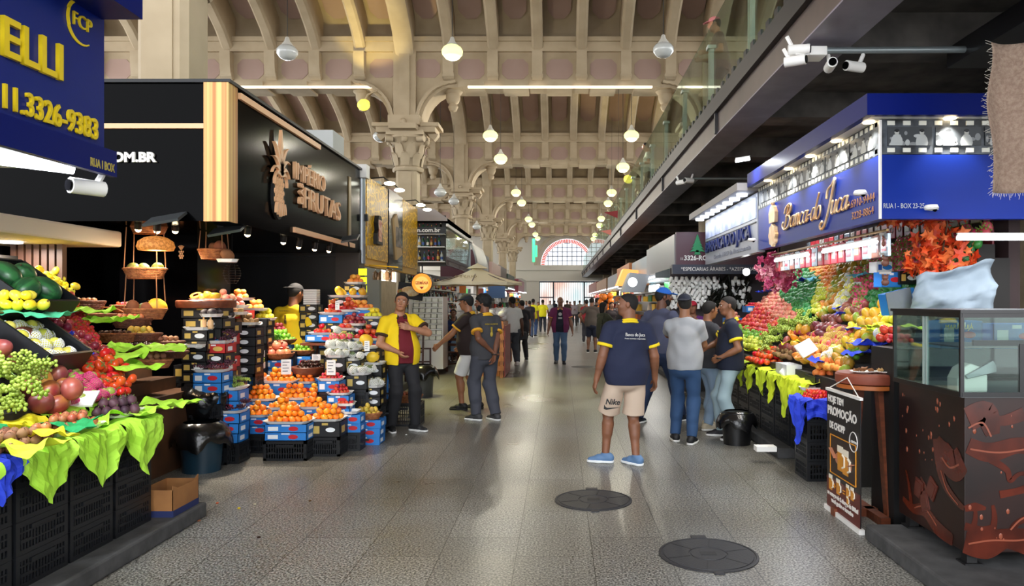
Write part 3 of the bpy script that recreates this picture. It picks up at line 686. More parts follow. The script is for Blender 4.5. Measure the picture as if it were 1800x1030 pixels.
for k, (a, b_) in enumerate(((2.66, 3.02), (3.05, 3.42), (3.45, 3.8), (3.83, 4.3), (4.33, 4.8))): photo_print(a, b_, 0, 20+k)
C_ = thing('canopy', 'royal blue canopy edge with white soffit over the film strip', 'canopy', (0, 0, 0)); C_['kind'] = 'structure'
v = MB(); v.box(2.44, 6.5, 5.77, 5.83, 3.1, 3.27); v.box(2.44, 2.5, 5.83, 9.45, 3.1, 3.27); v.build('edge', navy2, C_)
v = MB(); v.box(2.5, 6.5, 5.83, 6.0, 3.1, 3.13); v.box(2.5, 2.7, 6.0, 9.45, 3.1, 3.13); v.box(2.5, 6.5, 5.83, 9.45, 3.24, 3.27); v.build('soffit', white, C_)
for i, (x, y) in enumerate([(2.55, 6.0), (2.55, 6.7), (2.55, 7.4), (2.55, 8.1), (2.55, 8.9), (3.15, 5.87), (3.9, 5.87), (4.7, 5.87)]):
    o = MB().lathe([(0, 0), (.045, 0), (.045, .012), (0, .012)], 16).build('downlight', warm_e, loc=(x, y, 3.09)); tag(o, 'small round downlight in the canopy over the film strip', 'downlight', 'downlights over the film strip')
    l = light('SPOT', 'downlight_beam', (x-.03 if x < 2.6 else x, y-.03 if x > 2.6 else y, 3.075), 26, (1, .95, .85), size=.03, spot=100, blend=.6)
# script lettering drawn as strokes
scr = mat('gold script', 'e3ad72', .3, metal=.3, col2='f6dcb4', nscale=8)
def stroke(pts, y0, z0, s, r=.012, parent=None, name='script_stroke', shear=.28, mb=None):
    out = []; P = [Vector((p[0], p[1])) for p in pts]
    Q = [P[0]]+P+[P[-1]]
    for i in range(1, len(Q)-2):
        for k in range(5):
            t = k/5; a, b_, c, d = Q[i-1], Q[i], Q[i+1], Q[i+2]
            out.append(.5*((2*b_)+(c-a)*t+(2*a-5*b_+4*c-d)*t*t+(3*b_-a-3*c+d)*t**3))
    out.append(P[-1])
    # reading direction is towards the camera (-Y) on a face looking to -X
    return mb.tube([(2.58, y0-(q.x+q.y*shear)*s*1.42, z0+q.y*s) for q in out], r, 7)
LET = {'B': ([[(.1, 1.3), (.25, 1.75), (.8, 2), (1.2, 1.8), (1.1, 1.3), (.6, 1.08), (.45, 1.05)], [(.5, 1.05), (1.1, 1.0), (1.35, .6), (1.1, .1), (.5, -.05), (.1, .1), (-.1, .4), (.05, .6)], [(.75, 1.9), (.6, 1.2), (.55, .6), (.4, .05)]], 1.5),
 'a': ([[(.6, .85), (.25, .85), (.02, .4), (.15, .05), (.45, .1), (.65, .8)], [(.68, .9), (.6, .3), (.7, .02), (.95, .25)]], .85), 'n': ([[(0, .8), (.1, .9), (.12, 0)], [(.12, .5), (.35, .9), (.52, .8), (.5, .2), (.6, 0), (.8, .25)]], .75),
 'c': ([[(.55, .75), (.3, .9), (.03, .5), (.12, .08), (.4, 0), (.65, .25)]], .6), '-': ([[(0, .45), (.4, .5)]], .45), 'd': ([[(.55, .85), (.2, .85), (.0, .4), (.15, .02), (.4, .1), (.6, .8)], [(.85, 1.9), (.65, 1), (.58, .3), (.7, 0), (.9, .2)]], .8),
 'o': ([[(.35, .9), (.05, .6), (.08, .1), (.4, 0), (.6, .4), (.5, .85), (.3, .85)]], .85), 'J': ([[(.1, 1.2), (.1, 1.8), (.6, 2.1), (.9, 2.45), (.75, 1.2), (.6, .2), (.3, -.7), (-.1, -.9), (-.35, -.6), (-.1, -.35)]], .95), 'u': ([[(0, .75), (.1, .9), (.08, .2), (.25, 0), (.5, .3), (.55, .9)], [(.56, .9), (.52, .2), (.62, 0), (.8, .2)]], .75), ' ': ([], .35)}
x = 0; mb = MB()
s = .132
for ch in 'Banca-do Juca':
    st, adv = LET[ch]
    for q in st: stroke([(a+x, b_) for a, b_ in q], 8.42, 2.45, s, .0105 if ch not in 'BJ' else .0125, mb=mb)
    x += adv
mb.build('script_lettering', scr, B, smooth='all')
# crown and crest emblem
v = MB()
cy, cz = 8.78, 2.57
v.prism([(cy-.11, cz), (cy+.11, cz), (cy+.13, cz+.12), (cy+.07, cz+.19), (cy, cz+.22), (cy-.07, cz+.19), (cy-.13, cz+.12)], 2.56, 2.6, 'x'); v.M = None; v.ball((2.575, cy, cz+.235), .025)
v.prism([(cy+.13*math.cos(t)*(1+.08*math.cos(8*t)), cz-.15+.13*math.sin(t)*(1+.06*math.cos(8*t))) for t in [2*math.pi*i/40 for i in range(40)]], 2.56, 2.6, 'x')
v.build('crest', scr, B, smooth=False)
cop = mat('copper small print', 'a5714e', .5)
tfit('59.6910-9444', (2.595, 6.62, 2.45), .62, .07, cop, B, 'x-', .002); tfit('3228-8864', (2.595, 6.47, 2.345), .45, .065, cop, B, 'x-', .002)
tfit('RUA I - BOX 23-25', (2.62, 5.89, 2.375), .33, .04, mat('pale print', 'b9bec8', .5), B, 'y-', .002, bold=0)
for (x, y, z), lab in (((2.5, 6.05, 2.52), 'white dome camera at the corner of the blue sign'), ((2.98, 5.83, 2.37), 'white dome camera on the blue panel facing the aisle end'), ((2.5, 9.45, 2.42), 'white dome camera where the grey sign meets the blue one')):
    t = camera_thing((x, y, z), rad(30), lab, dome=True, s=.5); MB().box(0, .16, -.02, .02, -.02, .02).build('bracket', white, t)
# grey sign beyond
Gs = thing('shop_sign', 'pale grey lit stall sign beyond the blue one, navy letters', 'sign', (0, 0, 0))
bx('panel', mat('pale sign metal', 'a9adb8', .3, metal=.2), 2.6, 2.7, 9.55, 12.95, 2.27, 3.05, Gs); bx('photo_strip', mat('bluish photo strip', '8d9cc8', .4, col2='cdd6f0', nscale=5), 2.592, 2.6, 9.6, 12.9, 2.72, 3.0, Gs); bx('canopy', mat('canopy grey', '8f8a88', .5), 2.32, 2.75, 9.5, 13.0, 3.07, 3.17, Gs)
bx('line', dark, 2.59, 2.6, 9.6, 12.9, 2.66, 2.675, Gs)
tfit('BARRACA DO JUCA', (2.585, 12.85, 2.47), 3.0, .19, mat('navy letters', '1c2864', .4), Gs, 'x-', .015, bold=.0)
tfit('Desde 1937 da Resistencia', (2.59, 12.2, 2.33), 2.3, .07, mat('grey letters', '7d8192', .4), Gs, 'x-', .002)
for k in range(8):
    y = 9.8+k*.42; o = MB().lathe([(0, 0), (.07, 0), (.075, .03), (0, .035)], 16).build('disc_light', emis('cold disc', 'e6f0ff', 3.5), loc=(2.46, y, 3.035)); tag(o, 'cold white disc light over the pale grey sign', 'light', 'disc lights over the grey sign')
light('AREA', 'disc_light_glow', (2.42, 11.2, 3.0), 7, (.85, .92, 1), size=.2, size_y=3.2)
# burlap cloth hanging at the right-hand edge
v = MB()
def bl(u, w): return (3.45+u*.9, 4.85+.05*math.sin(u*9)+.03*math.sin(w*7+u*4), 2.1+w*1.35+.015*math.sin(u*40))
def bl(u, w):
    p = W(1745+u*130+6*math.sin(w*9)-8*w, 338-w*262, 4.9); return (p.x, p.y+.04*math.sin(u*7)+.02*math.sin(w*11+u*3), p.z)
v.grid(bl, 24, 24); bur = mat('burlap', '8a7263', .95, col2='a08a78', nscale=40, bump=.8, bscale=160)
o = v.build('burlap_cloth', bur, solid=.004, smooth='all'); tag(o, 'brown burlap cloth hanging with a frayed pale edge', 'cloth')
v = MB()
for i in range(60):
    w = i/59; p = Vector(bl(0, w)); v.tube([p, p+Vector((-.02-R.random()*.03, -.01, R.uniform(-.03, .02)))], .0016, 3)
for i in range(40):
    p = Vector(bl(i/39, 0)); v.tube([p, p+Vector((R.uniform(-.01, .01), 0, -.015-R.random()*.03))], .0016, 3)
v.build('frayed_edge', mat('pale threads', 'cfc8bc', .9), o)
# maroon spice shop
Ms = thing('shop_sign', 'maroon spice shop sign with a green cedar tree', 'sign', (0, 0, 0))
mar = mat('maroon panel', '4a1f2c', .35)
bx('panel', mar, 2.12, 3.7, 13.2, 13.3, 2.28, 2.88, Ms); bx('lower_strip', mat('navy grey strip', '20283c', .4), 2.05, 3.7, 13.16, 13.3, 2.12, 2.29, Ms); bx('side_box', mat('pale box', 'a5a5a8', .3), 2.1, 2.12, 13.3, 17.5, 2.25, 2.85, Ms)
tfit('3326-RO', (2.26, 13.19, 2.37), .42, .085, white, Ms, 'y-', .003, bold=.003); tfit('11.', (2.19, 13.19, 2.37), .06, .05, white, Ms, 'y-', .003)
tfit('*ESPECIARIAS ÁRABES - *AZEITONAS', (2.2, 13.15, 2.175), 1.35, .065, white, Ms, 'y-', .003)
v = MB(); tx = 2.5
for k in range(5):
    z = 2.52+k*.055; h = .14-k*.026; v.prism([(tx-h, z), (tx-h*.5, z+.012), (tx, z-.01), (tx+h*.5, z+.012), (tx+h, z), (tx+h*.4, z+.07), (tx, z+.1), (tx-h*.4, z+.07)], 13.17-k*.001, 13.2)
v.prism([(tx-.06, 2.47), (tx+.06, 2.47), (tx+.02, 2.55), (tx-.02, 2.55)], 13.17, 13.2)
v.build('cedar_tree', mat('cedar green', '1f8a55', .5), Ms)
# ================================================================ PRODUCE: PROTOTYPES
def spin(prof, n, r=None): v = MB(); v.lathe(prof, n); return v
def fruit_mesh(name, rx, ry, rz, mats, n=14, m=10, dimple=0, lumps=0, taper=0, stem=None, ribs=0, bend=0, seed=0):
    rr = random.Random(seed); v = MB()
    ph = [rr.uniform(0, 6) for _ in range(6)]
    vs = []
    for i in range(m+1):
        a = math.pi*i/m; s0, c0 = math.sin(a), -math.cos(a)
        for k in range(n):
            t = 2*math.pi*k/n
            rad_ = 1+lumps*(math.sin(2*t+ph[0]+2*c0)+.6*math.sin(3*t+ph[1]))+ribs*abs(math.cos(t*2.5))
            rad_ *= 1-taper*c0
            z = c0
            if dimple and c0 > .75: z = c0-dimple*(c0-.75)/.25
            vs.append((s0*math.cos(t)*rad_*rx+bend*(1-c0*c0)*rx, s0*math.sin(t)*rad_*ry, z*rz))
    v.add(vs, [(i*n+k, i*n+(k+1) % n, (i+1)*n+(k+1) % n, (i+1)*n+k) for i in range(m) for k in range(n)])
    if stem:
        v.mi = 1; h, r = stem; v.tube([(0, 0, rz*(1-dimple)-.003), (r*.4, 0, rz*(1-dimple)+h)], r, 5)
        if len(mats) > 2:
            v.mi = 2
            for k in range(4):
                a = k*1.57; v.add([(0, 0, rz*1.0), (math.cos(a-.4)*rx*.5, math.sin(a-.4)*rx*.5, rz*.93), (math.cos(a)*rx*.8, math.sin(a)*rx*.8, rz*.86), (math.cos(a+.4)*rx*.5, math.sin(a+.4)*rx*.5, rz*.93)], [(0, 1, 2, 3)])
    return v.mesh(name, mats, 'all')
gstem = mat('green stem', '5f7a34', .6); bstem = mat('brown stem', '5a4028', .7)
def FM(nm, a, b=None, rough=.38, vary=.12, hue=.015, ns=9, **k): return mat(nm, a, rough, col2=b or a, vary=vary, hue=hue, nscale=ns, lo=.35, hi=.65, **k)
P = {}   # kind -> (mesh list, name, radius spacing)
def reg(kind, name, space, meshes): P[kind] = (meshes, name, space)
m_ = FM('tangerine skin', 'f07d12', 'f79a24', bump=.15, bscale=140)
reg('orange', 'tangerine', .066, [fruit_mesh('tangerine', .034, .034, .03, [m_, gstem], dimple=.12, stem=(.003, .005), seed=i) for i in range(2)])
m_ = FM('mango skin', '8e2c33', 'c58a30', vary=.2, ns=6); m2 = FM('dark mango skin', '6e2838', '94503a', vary=.25, ns=5)
reg('mango', 'mango', .115, [fruit_mesh('mango', .05, .045, .068, [m_, bstem], taper=.08, bend=.12, stem=(.006, .003), seed=1), fruit_mesh('mango', .048, .045, .065, [m2, bstem], taper=.1, bend=.1, stem=(.006, .003), seed=2)])
reg('darkmango', 'mango', .115, [P['mango'][0][1]])
reg('bigmango', 'mango', .14, [fruit_mesh('mango', .066, .06, .085, [MATS['mango skin'], bstem], taper=.08, bend=.12, seed=1), fruit_mesh('mango', .064, .06, .08, [m2, bstem], taper=.1, bend=.1, seed=2)])
m_ = FM('green orange mango', '7f9a2c', 'd08a2a', vary=.15, ns=5); reg('gmango', 'mango', .105, [fruit_mesh('mango', .047, .043, .062, [m_, bstem], taper=.08, bend=.1, stem=(.006, .003))])
m_ = FM('papaya skin', 'e39a22', 'c9b02c', vary=.12, ns=4); reg('papaya', 'papaya', .13, [fruit_mesh('papaya', .052, .052, .085, [m_, bstem], taper=-.18, stem=(.006, .004))])
m_ = FM('tomato skin', 'd8341c', 'e2552a', rough=.2, vary=.1); reg('tomato', 'tomato', .078, [fruit_mesh('tomato', .041, .041, .033, [m_, gstem, gstem], dimple=.15, stem=(.004, .003), lumps=.02)])
m_ = FM('cherry tomato skin', 'd8281a', 'e8452a', rough=.18, vary=.1); reg('cherry', 'cherry_tomato', .032, [fruit_mesh('cherry_tomato', .0145, .0145, .018, [m_], 8, 6)])
m_ = FM('apple skin', 'b81e24', 'd8583a', rough=.25, vary=.2, ns=12); reg('apple', 'apple', .078, [fruit_mesh('apple', .04, .04, .036, [m_, bstem], dimple=.25, stem=(.012, .002))])
m_ = FM('plum skin', '7a2038', 'b0443e', rough=.3, vary=.25, hue=.02); reg('plum', 'plum', .062, [fruit_mesh('plum', .032, .031, .03, [m_, bstem], dimple=.12, stem=(.004, .002))])
m_ = FM('peach skin', 'e8742e', 'f0b048', rough=.6, vary=.12); reg('peach', 'nectarine', .074, [fruit_mesh('nectarine', .038, .038, .035, [m_, bstem], dimple=.15, stem=(.003, .002))])
m_ = FM('pale peach skin', 'e0a888', 'd86a5a', rough=.6, vary=.12); reg('ppeach', 'peach', .074, [fruit_mesh('peach', .038, .038, .035, [m_, bstem], dimple=.15, stem=(.003, .002))])
m_ = FM('lemon skin', 'f0d81e', 'e8e04a', rough=.35); reg('lemon', 'lemon', .078, [fruit_mesh('lemon', .035, .035, .045, [m_, bstem], stem=(.005, .006))])
m_ = FM('lime skin', '5a9a28', '86b838', rough=.3, vary=.15); reg('lime', 'lime', .062, [fruit_mesh('lime', .031, .031, .034, [m_, bstem], stem=(.003, .004))])
m_ = FM('yellow green guava skin', 'b8c83a', 'd8d84a', vary=.1); reg('guava', 'guava', .075, [fruit_mesh('guava', .037, .037, .042, [m_, bstem], lumps=.03, stem=(.003, .005))])
m_ = FM('avocado skin', '1e3a22', '35502a', rough=.45, vary=.2, bump=.5, bscale=160); reg('avocado', 'avocado', .09, [fruit_mesh('avocado', .04, .04, .055, [m_, bstem], taper=.2, stem=(.004, .004))])
m_ = FM('black avocado skin', '1a1618', '2c2226', rough=.5, vary=.2, bump=.5, bscale=160); reg('bavocado', 'avocado', .08, [fruit_mesh('avocado', .036, .036, .05, [m_, bstem], taper=.2, stem=(.004, .004))])
m_ = FM('green avocado skin', '24763a', '3d8f4a', rough=.4, vary=.15); reg('gavocado', 'avocado', .085, [fruit_mesh('avocado', .04, .04, .05, [m_, bstem], taper=.15, stem=(.004, .004))])
m_ = FM('melon skin', 'efc93a', 'e5b828', rough=.45, vary=.08); reg('melon', 'melon', .17, [fruit_mesh('melon', .078, .078, .09, [m_, bstem], stem=(.01, .006), ribs=.02)])
m_ = FM('small yellow fruit skin', 'd8b048', 'a89838', rough=.5, vary=.15); reg('yellow', 'cashew_fruit', .058, [fruit_mesh('small_yellow_fruit', .028, .028, .034, [m_, bstem], taper=.15, stem=(.004, .003))])
m_ = FM('pomegranate skin', 'd2664a', 'e59a70', rough=.4, vary=.1)
v = MB(); v.ball((0, 0, 0), (.052, .052, .048), 14, 10); v.mi = 0
v.lathe([(.012, .045), (.014, .06), (.022, .066), (.01, .058)], 6); reg('pome', 'pomegranate', .1, [v.mesh('pomegranate', [m_], 'all')])
m_ = FM('brown round fruit skin', '7a5238', 'a0714e', rough=.7, vary=.15); reg('brown', 'sapodilla', .052, [fruit_mesh('small_brown_fruit', .027, .027, .026, [m_, bstem], 10, 7, stem=(.003, .003))])
m_ = FM('reddish brown fruit skin', 'a8542e', 'c98a5e', rough=.4, vary=.18); reg('medlar', 'jujube', .052, [fruit_mesh('small_russet_fruit', .026, .026, .028, [m_, bstem], 10, 7, stem=(.003, .003))])
m_ = FM('fig skin', '3a2232', '5d3a42', rough=.6, vary=.2); reg('fig', 'fig', .06, [fruit_mesh('fig', .03, .03, .034, [m_, gstem], taper=.22, stem=(.01, .003))])
m_ = FM('date skin', '2c1712', '4f2e22', rough=.35, vary=.25); reg('date', 'date', .042, [fruit_mesh('date', .015, .015, .027, [m_], 7, 6)])
m_ = FM('strawberry skin', 'c8181e', 'dc3a2e', rough=.3, vary=.12, bump=.4, bscale=300); reg('straw', 'strawberry', .042, [fruit_mesh('strawberry', .019, .019, .024, [m_, gstem, gstem], 9, 7, taper=-.25, stem=(.004, .002))])
m_ = FM('potato skin', 'b98a5c', '9a6c44', rough=.8, vary=.15); reg('kiwi', 'kiwi', .068, [fruit_mesh('kiwi', .028, .028, .04, [FM('kiwi skin', '8a6a42', '6e5232', rough=.9, vary=.15)], 10, 8)])
reg('sapote', 'sapote', .14, [fruit_mesh('sapote', .06, .06, .085, [FM('sapote skin', '8a5a38', '6e4226', rough=.85, vary=.1)], 12, 9, lumps=.03)])
reg('cocoa', 'green_melon', .13, [fruit_mesh('green_melon', .055, .055, .06, [FM('mottled green skin', '5d6a2c', '8a8a4a', vary=.1)], 12, 9, ribs=.03)])
wm = mat('watermelon skin', '1c4a2a', .35, col2='2f6e3a', nscale=3, stretch=(6, 6, .6), lo=.45, hi=.55); reg('water', 'watermelon', .18, [fruit_mesh('watermelon', .09, .09, .115, [wm, bstem], 20, 14, stem=(.01, .006))])
# netted fruit: a fruit in a white foam sleeve
def netted(name, skin, netc, r=.045, sleeve=.75, mname=None):
    v = MB(); v.ball((0, 0, 0), (r, r, r*1.15), 12, 9); v.mi = 1; R1 = r*1.1; n, m = 14, 7
    zz = [-r*.95+r*1.9*sleeve*i/m for i in range(m+1)]
    def pt(i, k):
        z = zz[i]; q = math.sqrt(max(.02, 1-(z/(r*1.2))**2)); t = 2*math.pi*(k+(.5 if i % 2 else 0))/n; return (R1*q*math.cos(t), R1*q*math.sin(t), z)
    for i in range(m):
        for k in range(n):
            a = pt(i, k); 
            for kk in ((k, k-1) if i % 2 == 0 else (k, k+1)): v.bar(a, pt(i+1, kk), .0045)
    return v.mesh(name, [skin, netc], 'all')
foam = mat('white foam net', 'f2f2ee', .8); pinkn = mat('pink foam net', 'e04a86', .8)
reg('net', 'netted_pear', .105, [netted('netted_pear', FM('pear skin', 'e8e070', 'd8d04a'), foam)])
reg('netgreen', 'netted_soursop', .1, [netted('netted_soursop', FM('grey green skin', '6a7a50', '8a8a5a'), foam, .043, .9)])
reg('pinknet', 'netted_guava', .08, [netted('netted_guava', FM('guava green', '9ab04a', 'b8b860'), pinkn, .036, .8)])
reg('rednet', 'netted_apple', .09, [netted('netted_apple', FM('red apple net skin', 'c02838', 'd8585a'), mat('yellow net', 'e0c060', .8), .042, .9)])
reg('bignet', 'netted_pear', .13, [netted('netted_pear', MATS['pear skin'], foam, .058)])
# dragon fruit with scales
v = MB(); v.ball((0, 0, 0), (.045, .045, .058), 12, 9); v.mi = 1
for i in range(4):
    for k in range(6):
        t = 2*math.pi*(k+.5*(i % 2))/6; z = -.035+i*.026; q = .045*math.sqrt(1-(z/.06)**2); d = Vector((math.cos(t), math.sin(t), 0)); w_ = Vector((-d.y, d.x, 0))*.011
        c = d*q+Vector((0, 0, z)); v.add([c-w_, c+w_, c+d*.014+Vector((0, 0, .026))], [(0, 1, 2)])
reg('dragon', 'dragon_fruit', .105, [v.mesh('dragon_fruit', [FM('dragon fruit skin', 'e0306a', 'e86a80', vary=.1), mat('green scale tip', '8ab04a', .5)], 'all')])
# grapes: one bunch as a thing
def bunch(name, skin, r, n, L, wd, seed):
    rr = random.Random(seed); v = MB(); pts = []
    for _ in range(n*12):
        t = rr.random(); p = Vector((rr.gauss(0, wd*(1-.5*t)), L*(t-.5), abs(rr.gauss(0, wd*.6))*(1-.4*t)))
        if all((p-q).length > r*1.75 for q in pts): pts.append(p)
        if len(pts) >= n: break
    for p in pts: v.ball(p, (r, r, r*1.12), 7, 5)
    v.mi = 1; v.tube([(0, -L/2, wd*.6), (0, -L*.75, wd*.9)], .003, 4)
    return v.mesh(name, [skin, gstem], 'all')
gg = mat('green grape', 'b4c65a', .22, col2='8ea83a', nscale=6, sss=0, vary=.12); dg_ = mat('dark grape', '2c1426', .25, col2='5a2438', nscale=10, vary=.2)
reg('grape', 'grape_bunch', .15, [bunch('grape_bunch', gg, .0115, 80, .17, .026, s) for s in (1, 2)])
reg('dgrape', 'dark_grape_bunch', .13, [bunch('grape_bunch', dg_, .011, 55, .16, .036, s) for s in (3, 4)])
# cut halves
def half(name, skin, flesh, seedm, r):
    v = MB(); n = 14; pr = [(r*math.sin(math.pi/2*i/6), -r*math.cos(math.pi/2*i/6)) for i in range(7)]; v.lathe(pr, n); v.mi = 1; v.lathe([(r, 0), (r*.88, .002), (r*.5, .001), (r*.45, -.004)], n); v.mi = 2; v.lathe([(r*.45, -.002), (0, -.006)], n); return v.mesh(name, [skin, flesh, seedm], 'all')
reg('half', 'papaya_half', .13, [half('papaya_half', FM('half skin', 'dc8a2a', 'd0a030'), mat('orange flesh', 'f08a30', .4), mat('seed hollow', 'c25a20', .6), .06)])
# blossom banana / small bunch of yellow fruit
v = MB()
for k in range(6):
    a = -.5+k*.2; v.tube([(math.sin(a)*.02, 0, 0), (math.sin(a)*.06, .05, .02), (math.sin(a)*.09, .11, .018), (math.sin(a)*.1, .15, 0)], [.008, .014, .014, .005], 7)
reg('banana', 'banana_hand', .16, [v.mesh('banana_hand', [FM('banana skin', 'e8c81e', 'f2d83a'), ], 'all')])
# corn of paper, boxes, trays
foamt = mat('white foam tray', 'f4f3ef', .55)
def tray_mesh(L, Wd, h=.03, nm='foam_tray'):
    v = MB(); t = .006
    def ring(s0, z): return [(-L/2*s0+ (0), -Wd/2*s0, z), (L/2*s0, -Wd/2*s0, z), (L/2*s0, Wd/2*s0, z), (-L/2*s0, Wd/2*s0, z)]
    def oct_(L, W_, z): c = .04; return [(-L/2+c, -W_/2, z), (L/2-c, -W_/2, z), (L/2, -W_/2+c, z), (L/2, W_/2-c, z), (L/2-c, W_/2, z), (-L/2+c, W_/2, z), (-L/2, W_/2-c, z), (-L/2, -W_/2+c, z)]
    rings = [oct_(L*.86, Wd*.82, 0), oct_(L, Wd, h), oct_(L+.012, Wd+.012, h+.003), oct_(L-.01, Wd-.01, h+.001), oct_(L*.85, Wd*.8, t)]
    vs = [p for r in rings for p in r]; fs = [tuple(reversed(range(8)))]
    for i in range(len(rings)-1): fs += [(i*8+k, i*8+(k+1) % 8, (i+1)*8+(k+1) % 8, (i+1)*8+k) for k in range(8)]
    fs.append(tuple(range(len(rings)*8-8, len(rings)*8))); v.add(vs, fs); return v.mesh(nm, foamt)
crate_m = mat('black crate plastic', '15171b', .42)
def crate_mesh(L=.55, Wd=.36, H=.19):
    v = MB(); t = .014
    for z0, z1 in ((H-.03, H), (0, .025)): 
        v.box(-L/2, L/2, -Wd/2, -Wd/2+t, z0, z1); v.box(-L/2, L/2, Wd/2-t, Wd/2, z0, z1); v.box(-L/2, -L/2+t, -Wd/2, Wd/2, z0, z1); v.box(L/2-t, L/2, -Wd/2, Wd/2, z0, z1)
    for x in (-1, 1):
        for y in (-1, 1): v.box(x*L/2-(.03 if x > 0 else 0), x*L/2+(.03 if x < 0 else 0), y*Wd/2-(.03 if y > 0 else 0), y*Wd/2+(.03 if y < 0 else 0), 0, H)
    v.box(-L/2+.01, L/2-.01, -Wd/2+.01, Wd/2-.01, .005, .012)
    for s in (-1, 1):
        n = 17
        for k in range(1, n): x = -L/2+L*k/n; v.box(x-.005, x+.005, s*(Wd/2-.007)-.004, s*(Wd/2-.007)+.004, .02, H-.02)
        n = 11
        for k in range(1, n): y = -Wd/2+Wd*k/n; v.box(s*(L/2-.007)-.004, s*(L/2-.007)+.004, y-.005, y+.005, .02, H-.02)
        for z in (H*.36, H*.66): v.box(-L/2, L/2, s*(Wd/2-.006)-.005, s*(Wd/2-.006)+.005, z-.004, z+.004); v.box(s*(L/2-.006)-.005, s*(L/2-.006)+.005, -Wd/2, Wd/2, z-.004, z+.004)
        # handle arch on the long side
        v.box(-.09, .09, s*(Wd/2-.004)-.008, s*(Wd/2-.004)+.008, H*.7, H*.82); v.box(-.17, -.09, s*(Wd/2-.004)-.008, s*(Wd/2-.004)+.008, H*.35, H*.45); v.box(.09, .17, s*(Wd/2-.004)-.008, s*(Wd/2-.004)+.008, H*.35, H*.45)
    return v.mesh('crate', crate_m)
CR = {}
def crate(x, y, z, rz, lab, grp, L=.55, Wd=.36, H=.19):
    k = (L, Wd, H)
    if k not in CR: CR[k] = crate_mesh(*k)
    o = inst(CR[k], 'produce_crate', (x, y, z), (0, 0, rz)); return tag(o, lab, 'crate', grp)
blueb = mat('blue carton', '1f6fc0', .55, col2='2a80d0', nscale=4); blab = mat('white label', 'e9eef2', .5); redl = mat('red oval mark', 'c22230', .5); inn = mat('carton inside', '8a7458', .8); bandm = mat('black carton', '18191c', .5); goldm_ = mat('gold carton mark', 'c8ac58', .5)
def carton_mesh(L, Wd, H, body, mark, mark2):
    v = MB(); t = .006
    v.box(-L/2, L/2, -Wd/2, -Wd/2+t, 0, H); v.box(-L/2, L/2, Wd/2-t, Wd/2, 0, H); v.box(-L/2, -L/2+t, -Wd/2, Wd/2, 0, H); v.box(L/2-t, L/2, -Wd/2, Wd/2, 0, H); v.box(-L/2, L/2, -Wd/2, Wd/2, 0, .006)
    v.mi = 1; v.box(-L*.42, -L*.18, -Wd/2-.001, -Wd/2, H*.25, H*.75); v.box(-L*.1, L*.1, -Wd/2-.001, -Wd/2, H*.8, H*.95)
    v.box(L/2, L/2+.001, -Wd*.3, Wd*.1, H*.25, H*.7)
    v.mi = 2; v.prism([(L*.18+.05*math.cos(a), H*.5+.024*math.sin(a)) for a in [2*math.pi*i/16 for i in range(16)]], -Wd/2-.0015, -Wd/2)
    return v.mesh('carton', [body, mark, mark2])
CT = {'blue': (blueb, blab, redl), 'black': (bandm, goldm_, blab), 'red': (mat('red carton', 'b02424', .5), blab, goldm_), 'white': (mat('white carton', 'e4e6e8', .5), mat('blue disc print', '2a58a8', .5), MATS['blue carton'])}
CM = {}
def carton(x, y, z, rz, kind, lab, grp, L=.4, Wd=.28, H=.1):
    k = (kind, round(L, 2), round(Wd, 2), round(H, 3))
    if k not in CM: CM[k] = carton_mesh(L, Wd, H, *CT[kind])
    return tag(inst(CM[k], {'blue': 'blue_carton', 'black': 'black_carton', 'red': 'red_carton', 'white': 'white_carton'}[kind], (x, y, z), (0, 0, rz)), lab, 'box', grp)
TM = {}
def tray(x, y, z, L, Wd, rz, lab, grp='foam trays'):
    k = (round(L, 2), round(Wd, 2))
    if k not in TM: TM[k] = tray_mesh(L, Wd)
    return tag(inst(TM[k], 'foam_tray', (x, y, z), (0, 0, rz)), lab, 'tray', grp)
def put(kind, x, y, z, lab, grp, tilt=.5, sc=None, cat=None):
    ms, nm, sp = P[kind]; o = inst(R.choice(ms), nm, (x, y, z), (R.uniform(-tilt, tilt), R.uniform(-tilt, tilt), R.uniform(0, 6.28)), sc or R.uniform(.92, 1.06))
    c = nm.replace('_', ' ').split()[-1]
    return tag(o, lab, cat or c, grp)
def lying(kind): return kind in ('bigmango', 'bignet', 'mango', 'darkmango', 'gmango', 'papaya', 'lemon', 'date', 'net', 'melon', 'dragon', 'kiwi', 'avocado', 'bavocado', 'straw', 'sapote', 'water', 'banana')
def heap(kind, cx, cy, z, rx, ry, layers, lab, grp, rz=0, flat=False):
    ms, nm, sp = P[kind]; n = 0; c, s = math.cos(rz), math.sin(rz)
    for L in range(layers):
        ax, ay = rx-L*sp*.62, ry-L*sp*.62
        if ax < 0 or ay < 0: ax, ay = max(ax, .001), max(ay, .001)
        j = 0; yy = -ay
        rows = int(ay/(sp*.866))
        for a in range(-rows-1, rows+2):
            for b_ in range(-int(ax/sp)-1, int(ax/sp)+2):
                u = b_*sp+(sp/2 if (a+L) % 2 else 0); w_ = a*sp*.866+(L % 2)*sp*.29
                if flat: ok = abs(u) <= ax and abs(w_) <= ay
                else: ok = (u/max(ax, .001))**2+(w_/max(ay, .001))**2 <= 1.02
                if not ok: continue
                u += R.uniform(-.06, .06)*sp; w_ += R.uniform(-.06, .06)*sp
                put(kind, cx+u*c-w_*s, cy+u*s+w_*c, z+sp*.47+L*sp*.8+R.uniform(-.03, .03)*sp, lab, grp, tilt=1.4 if lying(kind) else .6); n += 1
    return n
